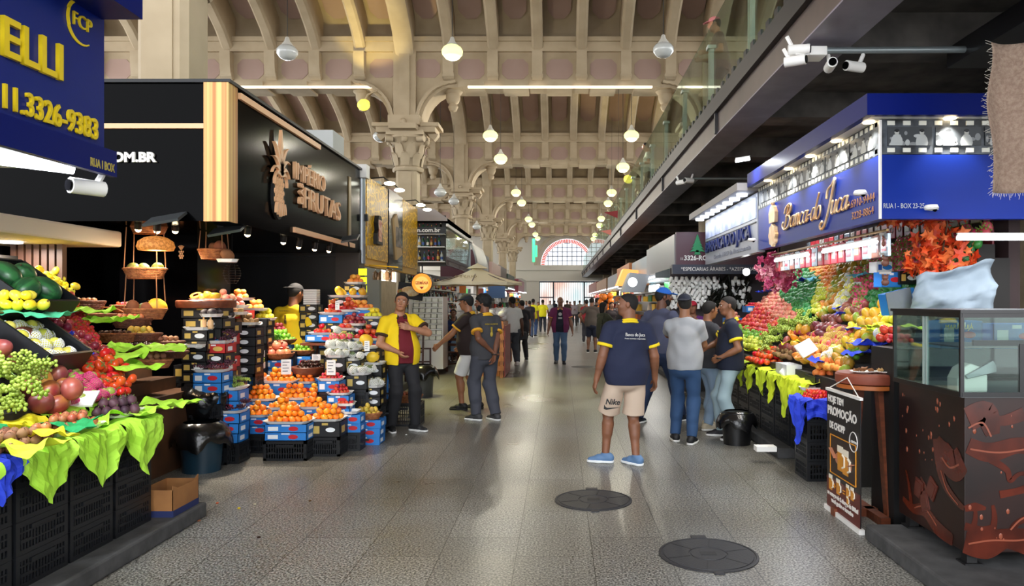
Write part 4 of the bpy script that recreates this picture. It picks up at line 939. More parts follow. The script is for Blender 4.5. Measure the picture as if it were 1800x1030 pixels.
# tissue paper sheet draped over an edge: (centre, width, drop)
tis = {}
def tissue_mat(nm, c, c2): return mat(nm, c, .75, col2=c2, nscale=3, bump=.35, bscale=14)
TG = tissue_mat('lime tissue paper', 'a6e032', 'b9ee4a'); TB = tissue_mat('blue tissue paper', '2138c8', '2a4ae0'); TY = tissue_mat('yellow green tissue paper', 'd8e82a', 'c4dc30'); TE = tissue_mat('emerald tissue paper', '118a4a', '149a55'); TYe = tissue_mat('yellow tissue paper', 'f0e020', 'e8d020'); TC = tissue_mat('sky blue tissue paper', '5ac0e0', '74d0ea')
def tissue(p, ux, uy, w, back, drop, m, lab, seed, grp=None, corner=True):
    """a paper sheet: lies 'back' metres inward of the edge point p, hangs 'drop' metres down; ux along the edge, uy inward"""
    rr = random.Random(seed); p, ux, uy = Vector(p), Vector(ux), Vector(uy); a1, a2, a3 = rr.uniform(0, 6), rr.uniform(0, 6), rr.uniform(0, 6)
    def f(u, t):
        s = (u-.5)*w; nz = .03*noise.noise(Vector((u*5, t*4, seed)))+.015*noise.noise(Vector((u*12, t*9, seed+.5)))
        if corner: dr = drop*(1-.75*abs(u-.5-(a1-3)*.05)*2)+.02 
        else: dr = drop*(.85+.15*math.sin(a1+u*9))
        L = back+dr; q = t*L
        fold = .015*math.sin(u*13+a1)+.01*math.sin(u*29+a2+t*3)
        if q < back: return p+ux*s+uy*(back-q)+Vector((0, 0, .012+.012*math.sin(u*8+a2+t*6)))
        k = q-back; return p+ux*(s*(1+.12*math.sin(a2)*k/drop))-uy*(.022+fold*.8+nz+.03*math.sin(min(1, k/.05)*1.57)*.5)+Vector((0, 0, .012-k))
    v = MB(); v.grid(f, 18, 16)
    return tag(v.build('tissue_paper', m, solid=.002), lab, 'paper', grp)
def crumple(p, rx, ry, m, lab, seed, h=.04, grp=None, rz=0):
    rr = random.Random(seed); off = Vector((rr.uniform(0, 50), rr.uniform(0, 50), 0)); rz = rz or rr.uniform(-.6, .6)
    def f(u, w):
        x, y = (u-.5)*2*rx, (w-.5)*2*ry; e = max(abs(u-.5), abs(w-.5))*2; q = Vector((x*5, y*5, 0))+off; n1 = noise.noise(q*1.3); n2 = noise.noise(q*3+Vector((7, 3, 1)))
        sx = 1+.25*noise.noise(Vector((w*3, seed, 0))); return (x*sx, y*(1+.25*noise.noise(Vector((u*3, seed, 5)))), h*(n1*1.1+n2*.7)*(.35+e*.65)-e*e*h*.5*noise.noise(Vector((u*2+w, seed, 9))))
    v = MB(); v.grid(f, 16, 16); return tag(v.build('tissue_paper', m, loc=p, rot=(0, 0, rz), solid=.0015), lab, 'paper', grp)

# ================================================================ NEAR STALL, LEFT
def near(seeds, X, Y): return min(range(len(seeds)), key=lambda i: (seeds[i][0]-X)**2+((seeds[i][1]-Y)*1.3)**2)
def zl(x):
    u = -2.86-x
    return .82+(.0 if u < .22 else .09+(u-.22)*.6)
def yend(x):
    u = -2.86-x; return 5.12+min(max(u, 0), 2.2)*.95
# stepped stand under the produce
v = MB()
for k in range(13):
    x = -3.0-k*.16; v.box(x-.16, x, 1.5, yend(x)-.1, .11, zl(x-.08)-.03)
o = v.build('display_stand', mat('dark stand boards', '23201e', .7)); tag(o, 'dark stepped stand carrying the near fruit display', 'stand')
gi = 0
for j, (yc, zt) in enumerate(((1.9, 0), (2.45, 0), (3.0, 0), (3.55, 0), (3.98, 0), (4.4, 0), (4.83, 0))):
    if j < 3 and yc < 2.2: continue
    nm = {3: 'fourth crate column along the kerb', 4: 'crate column third from the far end', 5: 'second last crate column before the cardboard box', 6: 'last crate column beside the black bin bag'}.get(j, 'near crate columns along the kerb')
    for k in range(4): crate(-2.99, yc, .11+k*.178, math.pi/2, 'black slotted crate, %s, %s of its stack' % (nm, ['lowest', 'second', 'third', 'topmost'][k]), 'crates on the kerb', L=.40, Wd=.34, H=.176)
for j, (y, w, dr, m, lab) in enumerate(((2.6, .5, .3, TG, 'lime paper nearest the picture edge'), (3.1, .4, .3, TG, 'wide lime paper hanging over the first crates'), (3.42, .34, .3, TG, 'lime paper hanging beside the royal blue paper'), (3.62, .3, .22, TB, 'royal blue paper hanging between lime papers'), (3.95, .4, .3, TG, 'lime paper hanging over the gap between crate columns'), (4.4, .44, .33, TG, 'large lime paper over the second last crates'), (4.85, .42, .36, TG, 'crinkled lime paper over the last crate corner'))):
    tissue((-2.79, y, .825), (0, 1, 0), (-1, 0, 0), w, .16, dr, m, lab, j+5)
tissue((-2.95, 5.06, .82), (1, 0, 0), (0, -1, 0), .34, .12, .3, TG, 'lime paper wrapping the far end of the front crates', 31)
# front tier
tray(-2.98, 3.5, .83, .42, .26, math.pi/2, 'white tray of small brown fruit nearest the camera'); 
heap('brown', -2.97, 3.45, .84, .13, .6, 2, 'small round brown fruit heaped on the front tier', 'small brown fruit', flat=True)
tray(-2.99, 4.42, .83, .42, .26, math.pi/2, 'white tray of russet fruit on the front tier'); heap('medlar', -2.99, 4.42, .85, .11, .19, 2, 'small russet fruit heaped on a white tray at the crate edge', 'russet fruit on a tray')
heap('medlar', -2.93, 4.1, .84, .08, .1, 2, 'small russet fruit lying beside the royal blue paper', 'russet fruit beside a tray')
tray(-2.98, 4.93, .85, .3, .22, math.pi/2, 'white tray of figs on the last crate corner'); heap('fig', -2.98, 4.9, .87, .12, .17, 2, 'dark fig on the last crate corner', 'figs on the corner')
t = MB().box(-.07, .07, -.09, .09, 0, .012).build('price_card', foamt, loc=(-3.1, 4.75, .98), rot=(rad(25), 0, .3)); tag(t, 'blank white card lying behind the figs', 'card')
# the ramp: one kind per area
SL = [(10, 690, 'grape', 'green grape bunch beside the big mangoes'), (40, 660, 'grape', 'green grape bunch at the left picture edge'), (95, 660, 'bigmango', 'large ripe mango in the near heap'), (60, 630, 'bigmango', 'large mango behind the grapes'), (20, 620, 'bigmango', 'dark red mango at the edge of the frame'), (85, 690, 'bigmango', 'mango resting on yellow paper'), (45, 605, 'bignet', 'yellow pear in a white foam net'), (20, 590, 'bignet', 'netted pear in the upper box'), (60, 580, 'bignet', 'netted pear high in the tilted box'), (70, 630, 'guava', 'yellow round fruit over the mangoes'),
 (115, 655, 'pinknet', 'guava in a pink net beside the mangoes'), (140, 690, 'pinknet', 'guava in a pink net near the trays'), (165, 692, 'pinknet', 'pink netted guava at the front of its row'), (150, 640, 'tomato', 'red tomato in the middle of the ramp'), (190, 645, 'tomato', 'red tomato in the row below the dark fruit'), (215, 668, 'tomato', 'big tomato beside the white card'), (180, 665, 'tomato', 'ripe tomato before the lime paper'), (110, 600, 'plum', 'red plum in the upper rows'), (90, 575, 'plum', 'red plum by the dark blue paper'), (135, 615, 'plum', 'red plum beside the plastic bag'), (70, 560, 'plum', 'red plum at the top of the rows'), (150, 630, 'plum', 'plum next to the tomatoes'),
 (240, 640, 'date', 'dried dark fruit on lime paper'), (215, 632, 'date', 'dark date on the paper behind the tomatoes'), (280, 670, 'date', 'dark date at the far end of the stall'), (250, 655, 'date', 'dark date in the lime paper nest'), (160, 590, 'straw', 'strawberry in the punnets row'), (180, 600, 'straw', 'strawberry in the second punnet row'), (140, 575, 'straw', 'strawberry in the far punnet'), (45, 540, 'lemon', 'yellow lemon below the watermelons'), (60, 550, 'lemon', 'yellow lemon in green paper'), (25, 530, 'lemon', 'lemon high by the watermelons')]
def ramp(seeds, x0, x1, zf, ye, y0, rise, grp, sgn=-1, ext=None):
    """fill a ramp with a hex grid of every kind, keeping the cells nearest to that kind's seeds"""
    kinds = {}
    for i, s in enumerate(seeds): kinds.setdefault(s[2], []).append(i)
    n = 0
    for kind, ids in kinds.items():
        sp = P[kind][2]*.97; a = 0; sk = R.uniform(-.25, .25)
        x = x0+R.uniform(0, sp*.5)*sgn
        while (x-x1)*sgn < 0:
            y = y0+(sp/2 if a % 2 else 0)+(x-x0)*sk+R.uniform(-.2, .2)*sp
            while y < ye(x):
                z = zf(x)+sp*.45; d = y; X = VX+F*x/d; Y = VY+F*(HC-z)/d
                i = near(seeds, X, Y)
                if i in ids and (ext is None or ext(X, Y)) and -60 < X < 1860:
                    jx, jy = R.uniform(-.14, .14)*sp, R.uniform(-.12, .12)*sp
                    put(kind, x+jx, y+jy, z+R.uniform(-.1, .2)*sp, seeds[i][3], grp+' '+P[kind][1].replace('_', ' ')+' %d' % i, tilt=1.3 if lying(kind) else .7); n += 1
                    if sp > .06 and R.random() < .35: put(kind, x+jx+sp*.4, y+jy+sp*.3, z+sp*.62, seeds[i][3], grp+' '+P[kind][1].replace('_', ' ')+' %d' % i, tilt=1.3); n += 1
                y += sp
            x += sgn*sp*.866*rise; a += 1
    return n
for k_, (y_, m_, w_) in enumerate(((3.0, TY, .5), (3.5, TG, .4), (3.85, TE, .36), (4.2, TYe, .34), (4.55, TG, .36), (4.9, TG, .34))): tissue((-3.09, y_, .93), (0, 1, 0), (-1, 0, 0), w_, .12, .1, m_, 'short paper edge behind the front trays, %s along the row' % ['first', 'second', 'third', 'fourth', 'fifth', 'last'][k_], 80+k_)
nl = ramp(SL, -3.1, -4.6, lambda x: zl(x)+.0, lambda x: yend(x)-.05, 2.6, .9, 'near stall')
for j, (X, Y, d, m, lab, rx) in enumerate(((150, 700, 4.7, TG, 'lime paper under the netted guavas', .2), (115, 715, 4.3, TE, 'emerald paper nest around the mangoes', .16), (85, 712, 4.05, TYe, 'yellow paper under the mangoes', .14), (30, 735, 3.75, TY, 'pale green paper under the grapes', .2), (235, 690, 5.0, TG, 'lime paper beside the figs', .2), (255, 610, 6.2, TG, 'lime paper behind the dark dates', .3), (170, 615, 6.2, TG, 'lime paper under the strawberry punnets', .26), (130, 595, 6.1, TG, 'lime paper at the top of the punnets', .26), (300, 680, 5.4, TG, 'lime paper at the far corner of the display', .2), (215, 655, 5.6, TG, 'lime paper by the tomatoes', .25), (110, 632, 5.2, TB, 'dark blue paper tucked between plums', .16), (90, 590, 5.4, TB, 'royal blue paper in the plum rows', .14), (200, 640, 5.7, TG, 'lime paper above the tomato row', .22))):
    p = W(X, Y, d); p.z = zl(p.x)+.03+(.04 if m in (TE, TYe) else .02); crumple(p, rx, rx*.7, m, lab, j, .06)
# tilted dark crates with netted pears and watermelons
def tilted(X, Y, d, kind, lab, sc=1.0, n=(3, 2), glab=None, sz=(.5, .4), ang=35):
    p = W(X, Y, d); t = thing('tilted_crate', lab, 'crate', p, 0); w_, h_ = sz
    v = MB(); v.box(-w_/2, w_/2, -h_/2, h_/2, -.02, 0); v.box(-w_/2, w_/2, -h_/2-.02, -h_/2, -.02, .12); v.box(-w_/2, w_/2, h_/2, h_/2+.02, -.02, .12); v.box(-w_/2-.02, -w_/2, -h_/2, h_/2, -.02, .12); v.box(w_/2, w_/2+.02, -h_/2, h_/2, -.02, .12)
    v.build('crate_body', crate_m, t, rot=(0, rad(ang), 0)); v = MB(); v.box(-w_/2-.021, -w_/2+.1, -h_/2-.022, h_/2+.022, .06, .08)
    sp = P[kind][2]; Rm = Matrix.Rotation(rad(ang), 3, 'Y')
    for a in range(n[0]):
        for b_ in range(n[1]):
            q = Rm @ Vector(((a-(n[0]-1)/2)*sp, (b_-(n[1]-1)/2)*sp, sp*.5)); put(kind, p.x+q.x, p.y+q.y, p.z+q.z, glab, glab, tilt=1)
    v = MB(); v.box(-.02, .02, -h_/2, h_/2, zl(p.x)-p.z, -.1); v.build('prop', crate_m, t, loc=(0, 0, 0))
tilted(60, 610, 4.9, 'net', 'black tilted crate of netted yellow pears', n=(4, 3), glab='yellow pear in white net in the tilted crate', sz=(.46, .4))
tilted(30, 515, 5.2, 'water', 'black tilted crate holding watermelons', n=(2, 2), glab='dark green watermelon in the tilted crate', sz=(.5, .5))
heap('lemon', *W(35, 545, 4.95), .16, .12, 2, 'yellow lemon on green paper under the watermelons', 'lemons below the watermelons')
crumple(W(50, 552, 4.95), .22, .18, mat('sea green paper', '4ab88a', .7), 'sea green paper round the lemons', 77, .05)
# baskets and bowls on the far counter
wick = mat('wicker', 'a8693a', .7, col2='7d4522', nscale=30, bump=.8, bscale=60); wickd = mat('dark wicker', '6a3a20', .7, col2='4a2614', nscale=30, bump=.8, bscale=60)
def basket_mesh(rx, ry, h, m, handle=False, nm='basket'):
    v = MB(); n = 26
    for i in range(7):
        t = i/6; q = .78+.22*t; z = h*t
        v.tube([(rx*q*math.cos(a)*(1+.012*math.sin(a*13+i*3)), ry*q*math.sin(a)*(1+.012*math.sin(a*13+i*3)), z) for a in [2*math.pi*k/n for k in range(n+1)]], .0085 if i < 6 else .012, 5, cap=False)
    for k in range(n):
        a = 2*math.pi*k/n; v.tube([(rx*.78*math.cos(a), ry*.78*math.sin(a), 0), (rx*.89*math.cos(a)*1.01, ry*.89*math.sin(a)*1.01, h/2), (rx*math.cos(a), ry*math.sin(a), h)], .005, 4)
    v.lathe([(0, .004), (1, .004), (1, .01), (0, .01)], 20, sx=rx*.78, sy=ry*.78)
    return v.mesh(nm, m, True)
def hoop(rx, h, parent, m):
    v = MB(); v.tube([(rx*math.cos(a), 0, .02+h*math.sin(a)) for a in [math.pi*i/14 for i in range(15)]], .008, 6); return v.build('handle', m, parent, smooth=True)
def basket(p, rx, ry, h, lab, kind=None, klab=None, layers=2, m=None, handle=0, grp=None, rz=0):
    t = thing('basket', lab, 'basket', p, rz, grp); inst(basket_mesh(rx, ry, h, m or wick), 'basket_body', (0, 0, 0), parent=t)
    if handle: hoop(rx, handle, t, m or wick)
    if kind: heap(kind, p[0], p[1], p[2]+h*.45, rx*.8, ry*.8, layers, klab, klab)
    return t
for X, Y, d, rx, ry, h, kind, lab, kl, m, hd in (
  (180, 625-60, 7.2, .26, .2, .07, None, 'wicker tray basket with a hoop handle beside the slats', None, wick, .12), (232, 575, 7.0, .18, .14, .08, 'medlar', 'wicker basket under the hanging basket', 'russet fruit in the wicker basket', wickd, .1), (205, 600, 6.7, .2, .16, .07, 'date', 'dark wicker basket of dried fruit', 'dried dark fruit in the wicker basket', wick, 0), (245, 598, 6.8, .2, .14, .06, 'yellow', 'dark bowl basket of yellow fruit', 'small yellow fruit in the dark bowl basket', wickd, 0),
  (284, 612, 6.9, .21, .15, .06, 'brown', 'round dark basket of pale nuts', 'pale round nut in the dark basket', wickd, 0), (250, 622, 6.5, .2, .15, .06, 'date', 'wicker basket of dried slices', 'dried slice in the wicker basket', wick, 0), (290, 628, 6.6, .2, .14, .05, 'medlar', 'flat wicker basket at the end of the counter', 'russet fruit in the flat basket', wickd, 0), (268, 645, 6.2, .16, .12, .06, 'brown', 'small wicker basket near the lime paper', 'brown nut in the small wicker basket', wick, 0), (150, 548, 7.2, .18, .15, .1, 'medlar', 'dark twiggy basket near the slats', 'dark fruit in the twiggy basket', wickd, 0), (225, 548, 7.4, .16, .13, .06, 'straw', 'wicker basket with strawberries', 'strawberry in the wicker basket', wick, 0)):
    basket(W(X, Y, d), rx, ry, h, lab, kind, kl, 2, m, hd)
v = MB(); v.box(-5.1, -3.7, 6.4, 7.6, 0, .6)
for k in range(4): v.box(-5.1, -3.75-k*.25, 6.45+k*.2, 7.6, .6+k*.12, .72+k*.12)
o = v.build('basket_counter', mat('amber counter boards', '5a3a24', .6, col2='3d2818', nscale=4)); tag(o, 'stepped wooden counter carrying the baskets', 'counter')
# hanging baskets on cords, wicker lamp
cordm = mat('brown cord', '9a6a4a', .8)
def hang_basket(X, Y, d, rx, ry, kinds, lab, top, grp=None):
    p = W(X, Y, d); t = thing('hanging_basket', lab, 'basket', p); inst(basket_mesh(rx, ry, .09, wick), 'basket_body', (0, 0, 0), parent=t)
    for sx in (-1, 1):
        for sy in (-1, 1): MB().tube([(sx*rx*.8, sy*ry*.6, .08), (sx*rx*.72, sy*ry*.5, top-p.z)], .005, 4).build('cord', cordm, t)
    for i, k in enumerate(kinds):
        ms, nm, sp = P[k]; put(k, p.x-rx*.7+rx*1.4*(i+.5)/len(kinds), p.y-.02+.05*(i % 2), p.z+.03+sp*.5, '%s in the %s' % (nm.replace('_', ' '), lab), lab, tilt=1)
hang_basket(255, 560, 7.1, .2, .13, ['sapote', 'cocoa', 'sapote', 'melon'], 'lower hanging wicker basket beside black glass', 1.9)
hang_basket(255, 489, 7.1, .2, .13, ['cocoa', 'cocoa', 'kiwi', 'cocoa'], 'middle hanging wicker basket below the wicker lamp', 2.34)
hang_basket(262, 410, 7.1, .18, .12, [], 'topmost hanging wicker basket behind the wicker lamp', 2.36)
hang_basket(376, 455, 7.45, .15, .12, ['kiwi', 'sapote', 'sapote'], 'hanging wicker basket above the wooden board', 2.34)
p = W(274, 430, 6.9); t = thing('wicker_lamp', 'domed woven wicker lamp hanging over the fruit', 'lamp', p)
lm = mat('glowing wicker', 'c88a4a', .7, col2='8a5226', nscale=40, lo=.45, hi=.55, emit='e08a3a', estr=.35, bump=.6, bscale=80)
MB().lathe([(.15, -.055), (.165, -.02), (.15, .03), (.1, .065), (.04, .08), (0, .085)], 24).build('shade', lm, t, smooth='all'); MB().tube([(0, 0, .08), (0, 0, 2.36-p.z)], .006, 5).build('cord', blackm, t); MB().ball((0, 0, 0), .03).build('bulb', emis('amber bulb', 'ffd890', 8), t)
light('POINT', 'wicker_lamp_light', (p.x, p.y, p.z-.1), 7, (1, .75, .45), size=.05)
p = W(400, 461, 7.3); tray(p.x, p.y, p.z, .2, .13, .2, 'white tray balanced beside the hanging basket'); put('sapote', p.x, p.y, p.z+.07, 'brown sapote on the hanging white tray', 'sapote on tray', 1.5)
# small gold pineapple sign on black glass
v = MB(); q = W(318, 445, 7.78)
for r in range(4):
    for k in range(3 if r % 2 else 2): v.ball((q.x-.02+k*.02+(0 if r % 2 else .01), 7.785, q.z-.05+r*.022), (.009, .003, .012), 6, 4)
for a in (-.6, -.3, 0, .3, .6): v.bar((q.x, 7.785, q.z+.03), (q.x+math.sin(a)*.05, 7.785, q.z+.03+math.cos(a)*.055), .012, .004)
tag(v.build('pineapple_emblem', goldt), 'small gold pineapple emblem on the black cladding', 'emblem')
# bin bags, teal bin and the cardboard box at the corner
bag = mat('black bin bag', '0b0b0d', .22, bump=.6, nscale=4, bscale=14, spec=.6)
def bagmesh(rx, ry, h, seed, top=.35):
    rr = random.Random(seed); ph = [rr.uniform(0, 6) for _ in range(5)]; n = 32; vs = []; m = 12
    for i in range(m+1):
        t = i/m; q = (.75+.35*math.sin(t*2.2))*(1 if t < .8 else 1-(t-.8)*2.2)
        for k in range(n):
            a = 2*math.pi*k/n; w_ = 1+.07*math.sin(a*5+ph[0]+t*4)+.05*math.sin(a*11+ph[1]-t*6); vs.append((rx*q*w_*math.cos(a), ry*q*w_*math.sin(a), h*t+.02*math.sin(a*3+ph[2])*t))
    v = MB(); v.add(vs, [(i*n+k, i*n+(k+1) % n, (i+1)*n+(k+1) % n, (i+1)*n+k) for i in range(m) for k in range(n)]+[tuple(reversed(range(n))), tuple(m*n+k for k in range(n))]); return v
b0 = G(335, 838); t = thing('waste_bin', 'dark teal bin lined with a black bag at the stall corner', 'bin', (b0.x-.02, b0.y+.25, 0))
MB().lathe([(.17, 0), (.19, .3), (.2, .42)], 20).build('bin_body', mat('teal plastic', '123040', .4), t, smooth=True)
def lip(n=40):
    v = MB(); m = 8; vs = []
    for i in range(m+1):
        t_ = i/m
        for k in range(n):
            a = 2*math.pi*k/n; fl = 1+.22*math.sin(a*4+1)*t_+.12*math.sin(a*9)*t_; r_ = .2+.07*math.sin(t_*2)*fl; z = .46-.2*t_*fl if i else .47
            if i == 0: r_ = .16
            vs.append((r_*math.cos(a), r_*math.sin(a), z))
    v.add(vs, [(i*n+k, i*n+(k+1) % n, (i+1)*n+(k+1) % n, (i+1)*n+k) for i in range(m) for k in range(n)]); return v
lip().build('liner', bag, t, smooth='all'); 
bb = bagmesh(.22, .18, .34, 3); o = bb.build('bin_bag', bag, loc=(b0.x-.16, b0.y+.62, .42), smooth='all'); tag(o, 'full black bin bag behind the teal bin', 'bag')
o = crate(b0.x-.16, b0.y+.66, .0, 0, 'black crate under the full bin bag', 'crate under bag', H=.2); crate(b0.x-.16, b0.y+.66, .2, 0, 'upper black crate under the full bin bag', 'crate under bag 2', H=.2)
cb = mat('brown cardboard', 'a3703f', .8, col2='8f6036', nscale=5); t = thing('cardboard_box', 'open brown cardboard fruit box on the kerb', 'box', (-2.82, 5.27, .11), rad(90))
v = MB(); L, Wd, H = .36, .24, .19
for a in ((-L/2, L/2, -Wd/2, -Wd/2+.006), (-L/2, L/2, Wd/2-.006, Wd/2), (-L/2, -L/2+.006, -Wd/2, Wd/2), (L/2-.006, L/2, -Wd/2, Wd/2)): v.box(*a, 0, H)
v.box(-L/2, L/2, -Wd/2, Wd/2, 0, .006); v.prism([(-L/2, H), (-L/2+.07, H), (-L/2, H+.03)], -Wd/2, -Wd/2+.006); v.prism([(L/2, H), (L/2-.07, H), (L/2, H+.03)], -Wd/2, -Wd/2+.006)
v.build('box_body', cb, t); bx('blue_base_print', mat('dark blue print', '1f2a5a', .7), -L/2-.001, L/2+.001, -Wd/2-.002, Wd/2+.002, 0, .045, t)
x_ = text('SweetFresh', (-.02, -Wd/2-.003, .09), .05, MATS['dark blue print'], t, 'y-', .001) if 0 else None
# ================================================================ FRUIT STAND UNDER THE BLACK SIGN
used_tower = []
def tower(x, y, zt, w, dp, lab, rz=0, kinds=('blue',)):
    """crates and cartons stacked from the floor up to the height zt"""
    z = 0; H = .2
    n = max(0, int((zt-.12)/H)); n = min(n, 4)
    Hc = .2
    for k in range(n): crate(x, y, k*Hc, rz, 'crate %s, %s' % (lab, ['at the bottom', 'second up', 'third up', 'fourth up'][k]), 'crates of the fruit stand', L=round(w, 2), Wd=round(dp, 2), H=Hc)
    z = n*Hc; left = zt-z; m = max(1, round(left/.11)) if left > .05 else 0
    for k in range(m): carton(x+R.uniform(-.01, .01), y+R.uniform(-.01, .01), z+k*left/m, rz, kinds[k % len(kinds)], '%s carton %s, %s from top' % (kinds[k % len(kinds)], lab, ['first', 'second', 'third', 'fourth', 'fifth', 'sixth', 'seventh', 'eighth', 'ninth'][min(8, m-1-k)]), 'cartons of the fruit stand', L=round(w*.97, 2), Wd=round(dp*.97, 2), H=left/m-.002)
def T(X, Y, d, wpx, kind, lab, layers=3, dp=.26, kinds=('blue',), rz=0, tr=True, base=True, what=None, ratio=.8):
    p = W(X, Y, d); w = wpx*d/F
    if base: tower(p.x, p.y, p.z-.002, max(.26, w*.93), dp, 'under the '+lab, rz, kinds)
    if tr: tray(p.x, p.y, p.z, w, dp*1.06, rz, ('white foam tray of ' if kind or lab[0] not in 'abn' else 'empty white foam tray ')+lab)
    if kind: heap(kind, p.x, p.y, p.z+.012, w*.42, dp*.42, layers, '%s in the %s' % (P[kind][1].replace('_', ' '), lab), lab, rz)
    return p
# tangerines
T(510, 742, 7.55, 80, 'orange', 'tangerines lowest in the middle', 4, .3)
T(577, 738, 7.75, 58, 'orange', 'tangerines lowest near the aisle', 3, .28, ('black',))
T(454, 731, 7.9, 52, 'orange', 'tangerines beside the dark grapes', 3)
T(497, 718, 8.0, 44, 'orange', 'tangerines behind the lowest tray', 3)
T(552, 717, 8.05, 48, 'orange', 'tangerines second row near the aisle', 4)
T(458, 703, 8.2, 62, 'orange', 'tangerines middle row beside the green grapes', 4)
T(518, 701, 8.3, 56, 'orange', 'tangerines middle row centre', 4)
T(553, 700, 8.4, 40, 'orange', 'tangerines middle row near the strawberries', 3)
T(446, 666, 8.6, 44, 'orange', 'tangerines top row next to the bag of grapes', 2)
T(493, 672, 8.55, 60, 'orange', 'tangerines top row in the middle', 4)
T(537, 673, 8.75, 42, 'orange', 'tangerines top row below the date bowl', 3)
# grapes in bags and clamshells
film = glassmat('thin clear film', 'f4f6f8', .3, .15)
def bagof(X, Y, d, wpx, kind, lab, n=3, base=True, kinds=('blue',), dp=.26, box=False):
    p = T(X, Y, d, wpx, None, lab, dp=dp, kinds=kinds, base=base); w = wpx*d/F
    for i in range(n):
        x = p.x-w*.32+w*.64*i/max(1, n-1); z = p.z+.04; put(kind, x, p.y-.02, z, '%s in the %s' % (P[kind][1].replace('_', ' '), lab), lab, tilt=.25, sc=.8); put(kind, x+.03, p.y+.05, z+.05, '%s in the %s' % (P[kind][1].replace('_', ' '), lab), lab, tilt=.4, sc=.75)
    if box:
        for i in (-1, 1):
            v = MB(); L, Wd, H = w*.44, dp*.7, .11
            for a in ((-L/2, L/2, -Wd/2, -Wd/2+.002), (-L/2, L/2, Wd/2-.002, Wd/2), (-L/2, -L/2+.002, -Wd/2, Wd/2), (L/2-.002, L/2, -Wd/2, Wd/2)): v.box(*a, 0, H)
            v.box(-L/2, L/2, -Wd/2, Wd/2, H, H+.002)
            tag(v.build('clear_punnet', film, loc=(p.x+i*w*.23, p.y, p.z+.03)), 'clear plastic punnet of %s, %s of the pair' % (lab, 'left' if i < 0 else 'right'), 'punnet')
bagof(402, 724, 7.4, 60, 'dgrape', 'bagged dark grapes at the lower corner')
bagof(400, 684, 7.5, 64, 'grape', 'boxed green grapes above the dark ones', 3, box=True)
bagof(373, 653, 7.35, 56, 'dgrape', 'bagged purple grapes', 3)
bagof(384, 603, 7.5, 40, 'dgrape', 'dark grapes in bags on a red box', 2, kinds=('black', 'red'))
T(345, 610, 7.3, 34, None, 'beside the bagged grapes', kinds=('black',), dp=.2, base=False)
bagof(434, 648, 8.35, 36, 'grape', 'green grapes in a clear bag', 2)
def bowl(X, Y, d, wpx, kind, lab, m, layers=3, h=.09, base=True, kinds=('blue',)):
    p = W(X, Y, d); r = wpx*d/F/2
    t = thing('fruit_bowl', ('dark wooden bowl of ' if m is wood else 'woven bowl of ')+lab, 'bowl', p); MB().lathe([(r*.55, 0), (r*.85, h*.4), (r, h), (r*.97, h+.006), (r*.93, h), (r*.6, .02), (0, .015)], 26).build('bowl_body', m, t, smooth=True)
    if base: tower(p.x, p.y, p.z, .3, .26, 'under the bowl of '+lab, 0, kinds)
    heap(kind, p.x, p.y, p.z+h*.55, r*.8, r*.8, layers, '%s in the bowl of %s' % (P[kind][1].replace('_', ' '), lab), 'bowl of '+lab)
bowl(545, 662, 8.85, 66, 'date', 'dried dates', wood, 4, .12)
bowl(490, 632, 9.0, 54, 'pome', 'pomegranates', wick, 2, .08)
bowl(492, 606, 9.35, 58, 'lime', 'limes behind the pomegranates', wood, 3, .07)
bowl(533, 625, 9.3, 42, 'lime', 'limes beside the dates', wick, 2, .07)
T(489, 583, 9.6, 26, 'plum', 'plums on a small raised tray', 2, .2, base=False)
tag(bx('side_shelf', blackm, -3.75, -3.3, 9.1, 9.7, 0, 1.0), 'dark shelf behind the bowls of limes', 'shelf')
# blueberry cartons
def berrybox(X, Y, d, lab):
    p = W(X, Y, d); L, Wd, H = .2, .16, .075; t = thing('berry_carton', lab, 'box', p, R.uniform(-.15, .15))
    v = MB(); t_ = .004
    for a in ((-L/2, L/2, -Wd/2, -Wd/2+t_), (-L/2, L/2, Wd/2-t_, Wd/2), (-L/2, -L/2+t_, -Wd/2, Wd/2), (L/2-t_, L/2, -Wd/2, Wd/2)): v.box(*a, 0, H)
    v.box(-L/2, L/2, -Wd/2, Wd/2, 0, .004); v.mi = 1; v.prism([(.05*math.cos(a)*.5, H*.5+.022*math.sin(a)) for a in [2*math.pi*i/14 for i in range(14)]], -Wd/2-.001, -Wd/2)
    v.build('carton_body', [CT['white'][0], CT['white'][1]], t)
    b_ = MB()
    rr = random.Random(int(X))
    for i in range(90): b_.ball((rr.uniform(-.088, .088), rr.uniform(-.07, .07), H-.012+rr.uniform(-.004, .006)), .0085, 6, 4)
    o = b_.build('blueberries', mat('blueberry skin', '1a1c30', .5, col2='2a3050', nscale=30), t, smooth='all'); o['kind'] = 'stuff'
for i, (X, Y, d, l) in enumerate(((414, 606, 8.7, 'topmost by the price tag'), (447, 602, 8.8, 'topmost near the limes'), (446, 628, 8.6, 'in the middle of the stack'), (419, 632, 8.65, 'behind the water bottle'), (446, 648, 8.55, 'lower in the stack'), (411, 588, 8.95, 'highest at the back'), (417, 655, 8.6, 'lowest beside the bottle'))):
    berrybox(X, Y, d, 'white blueberry carton with a blue mark, '+l)
tag(bx('berry_stand', blackm, -3.92, -3.55, 8.76, 8.95, 0, .98), 'dark stand behind the blueberry cartons', 'stand')
tag(bx('berry_stand', blackm, -3.85, -3.5, 8.45, 8.63, 0, .82), 'low dark stand under the blueberry cartons', 'stand')
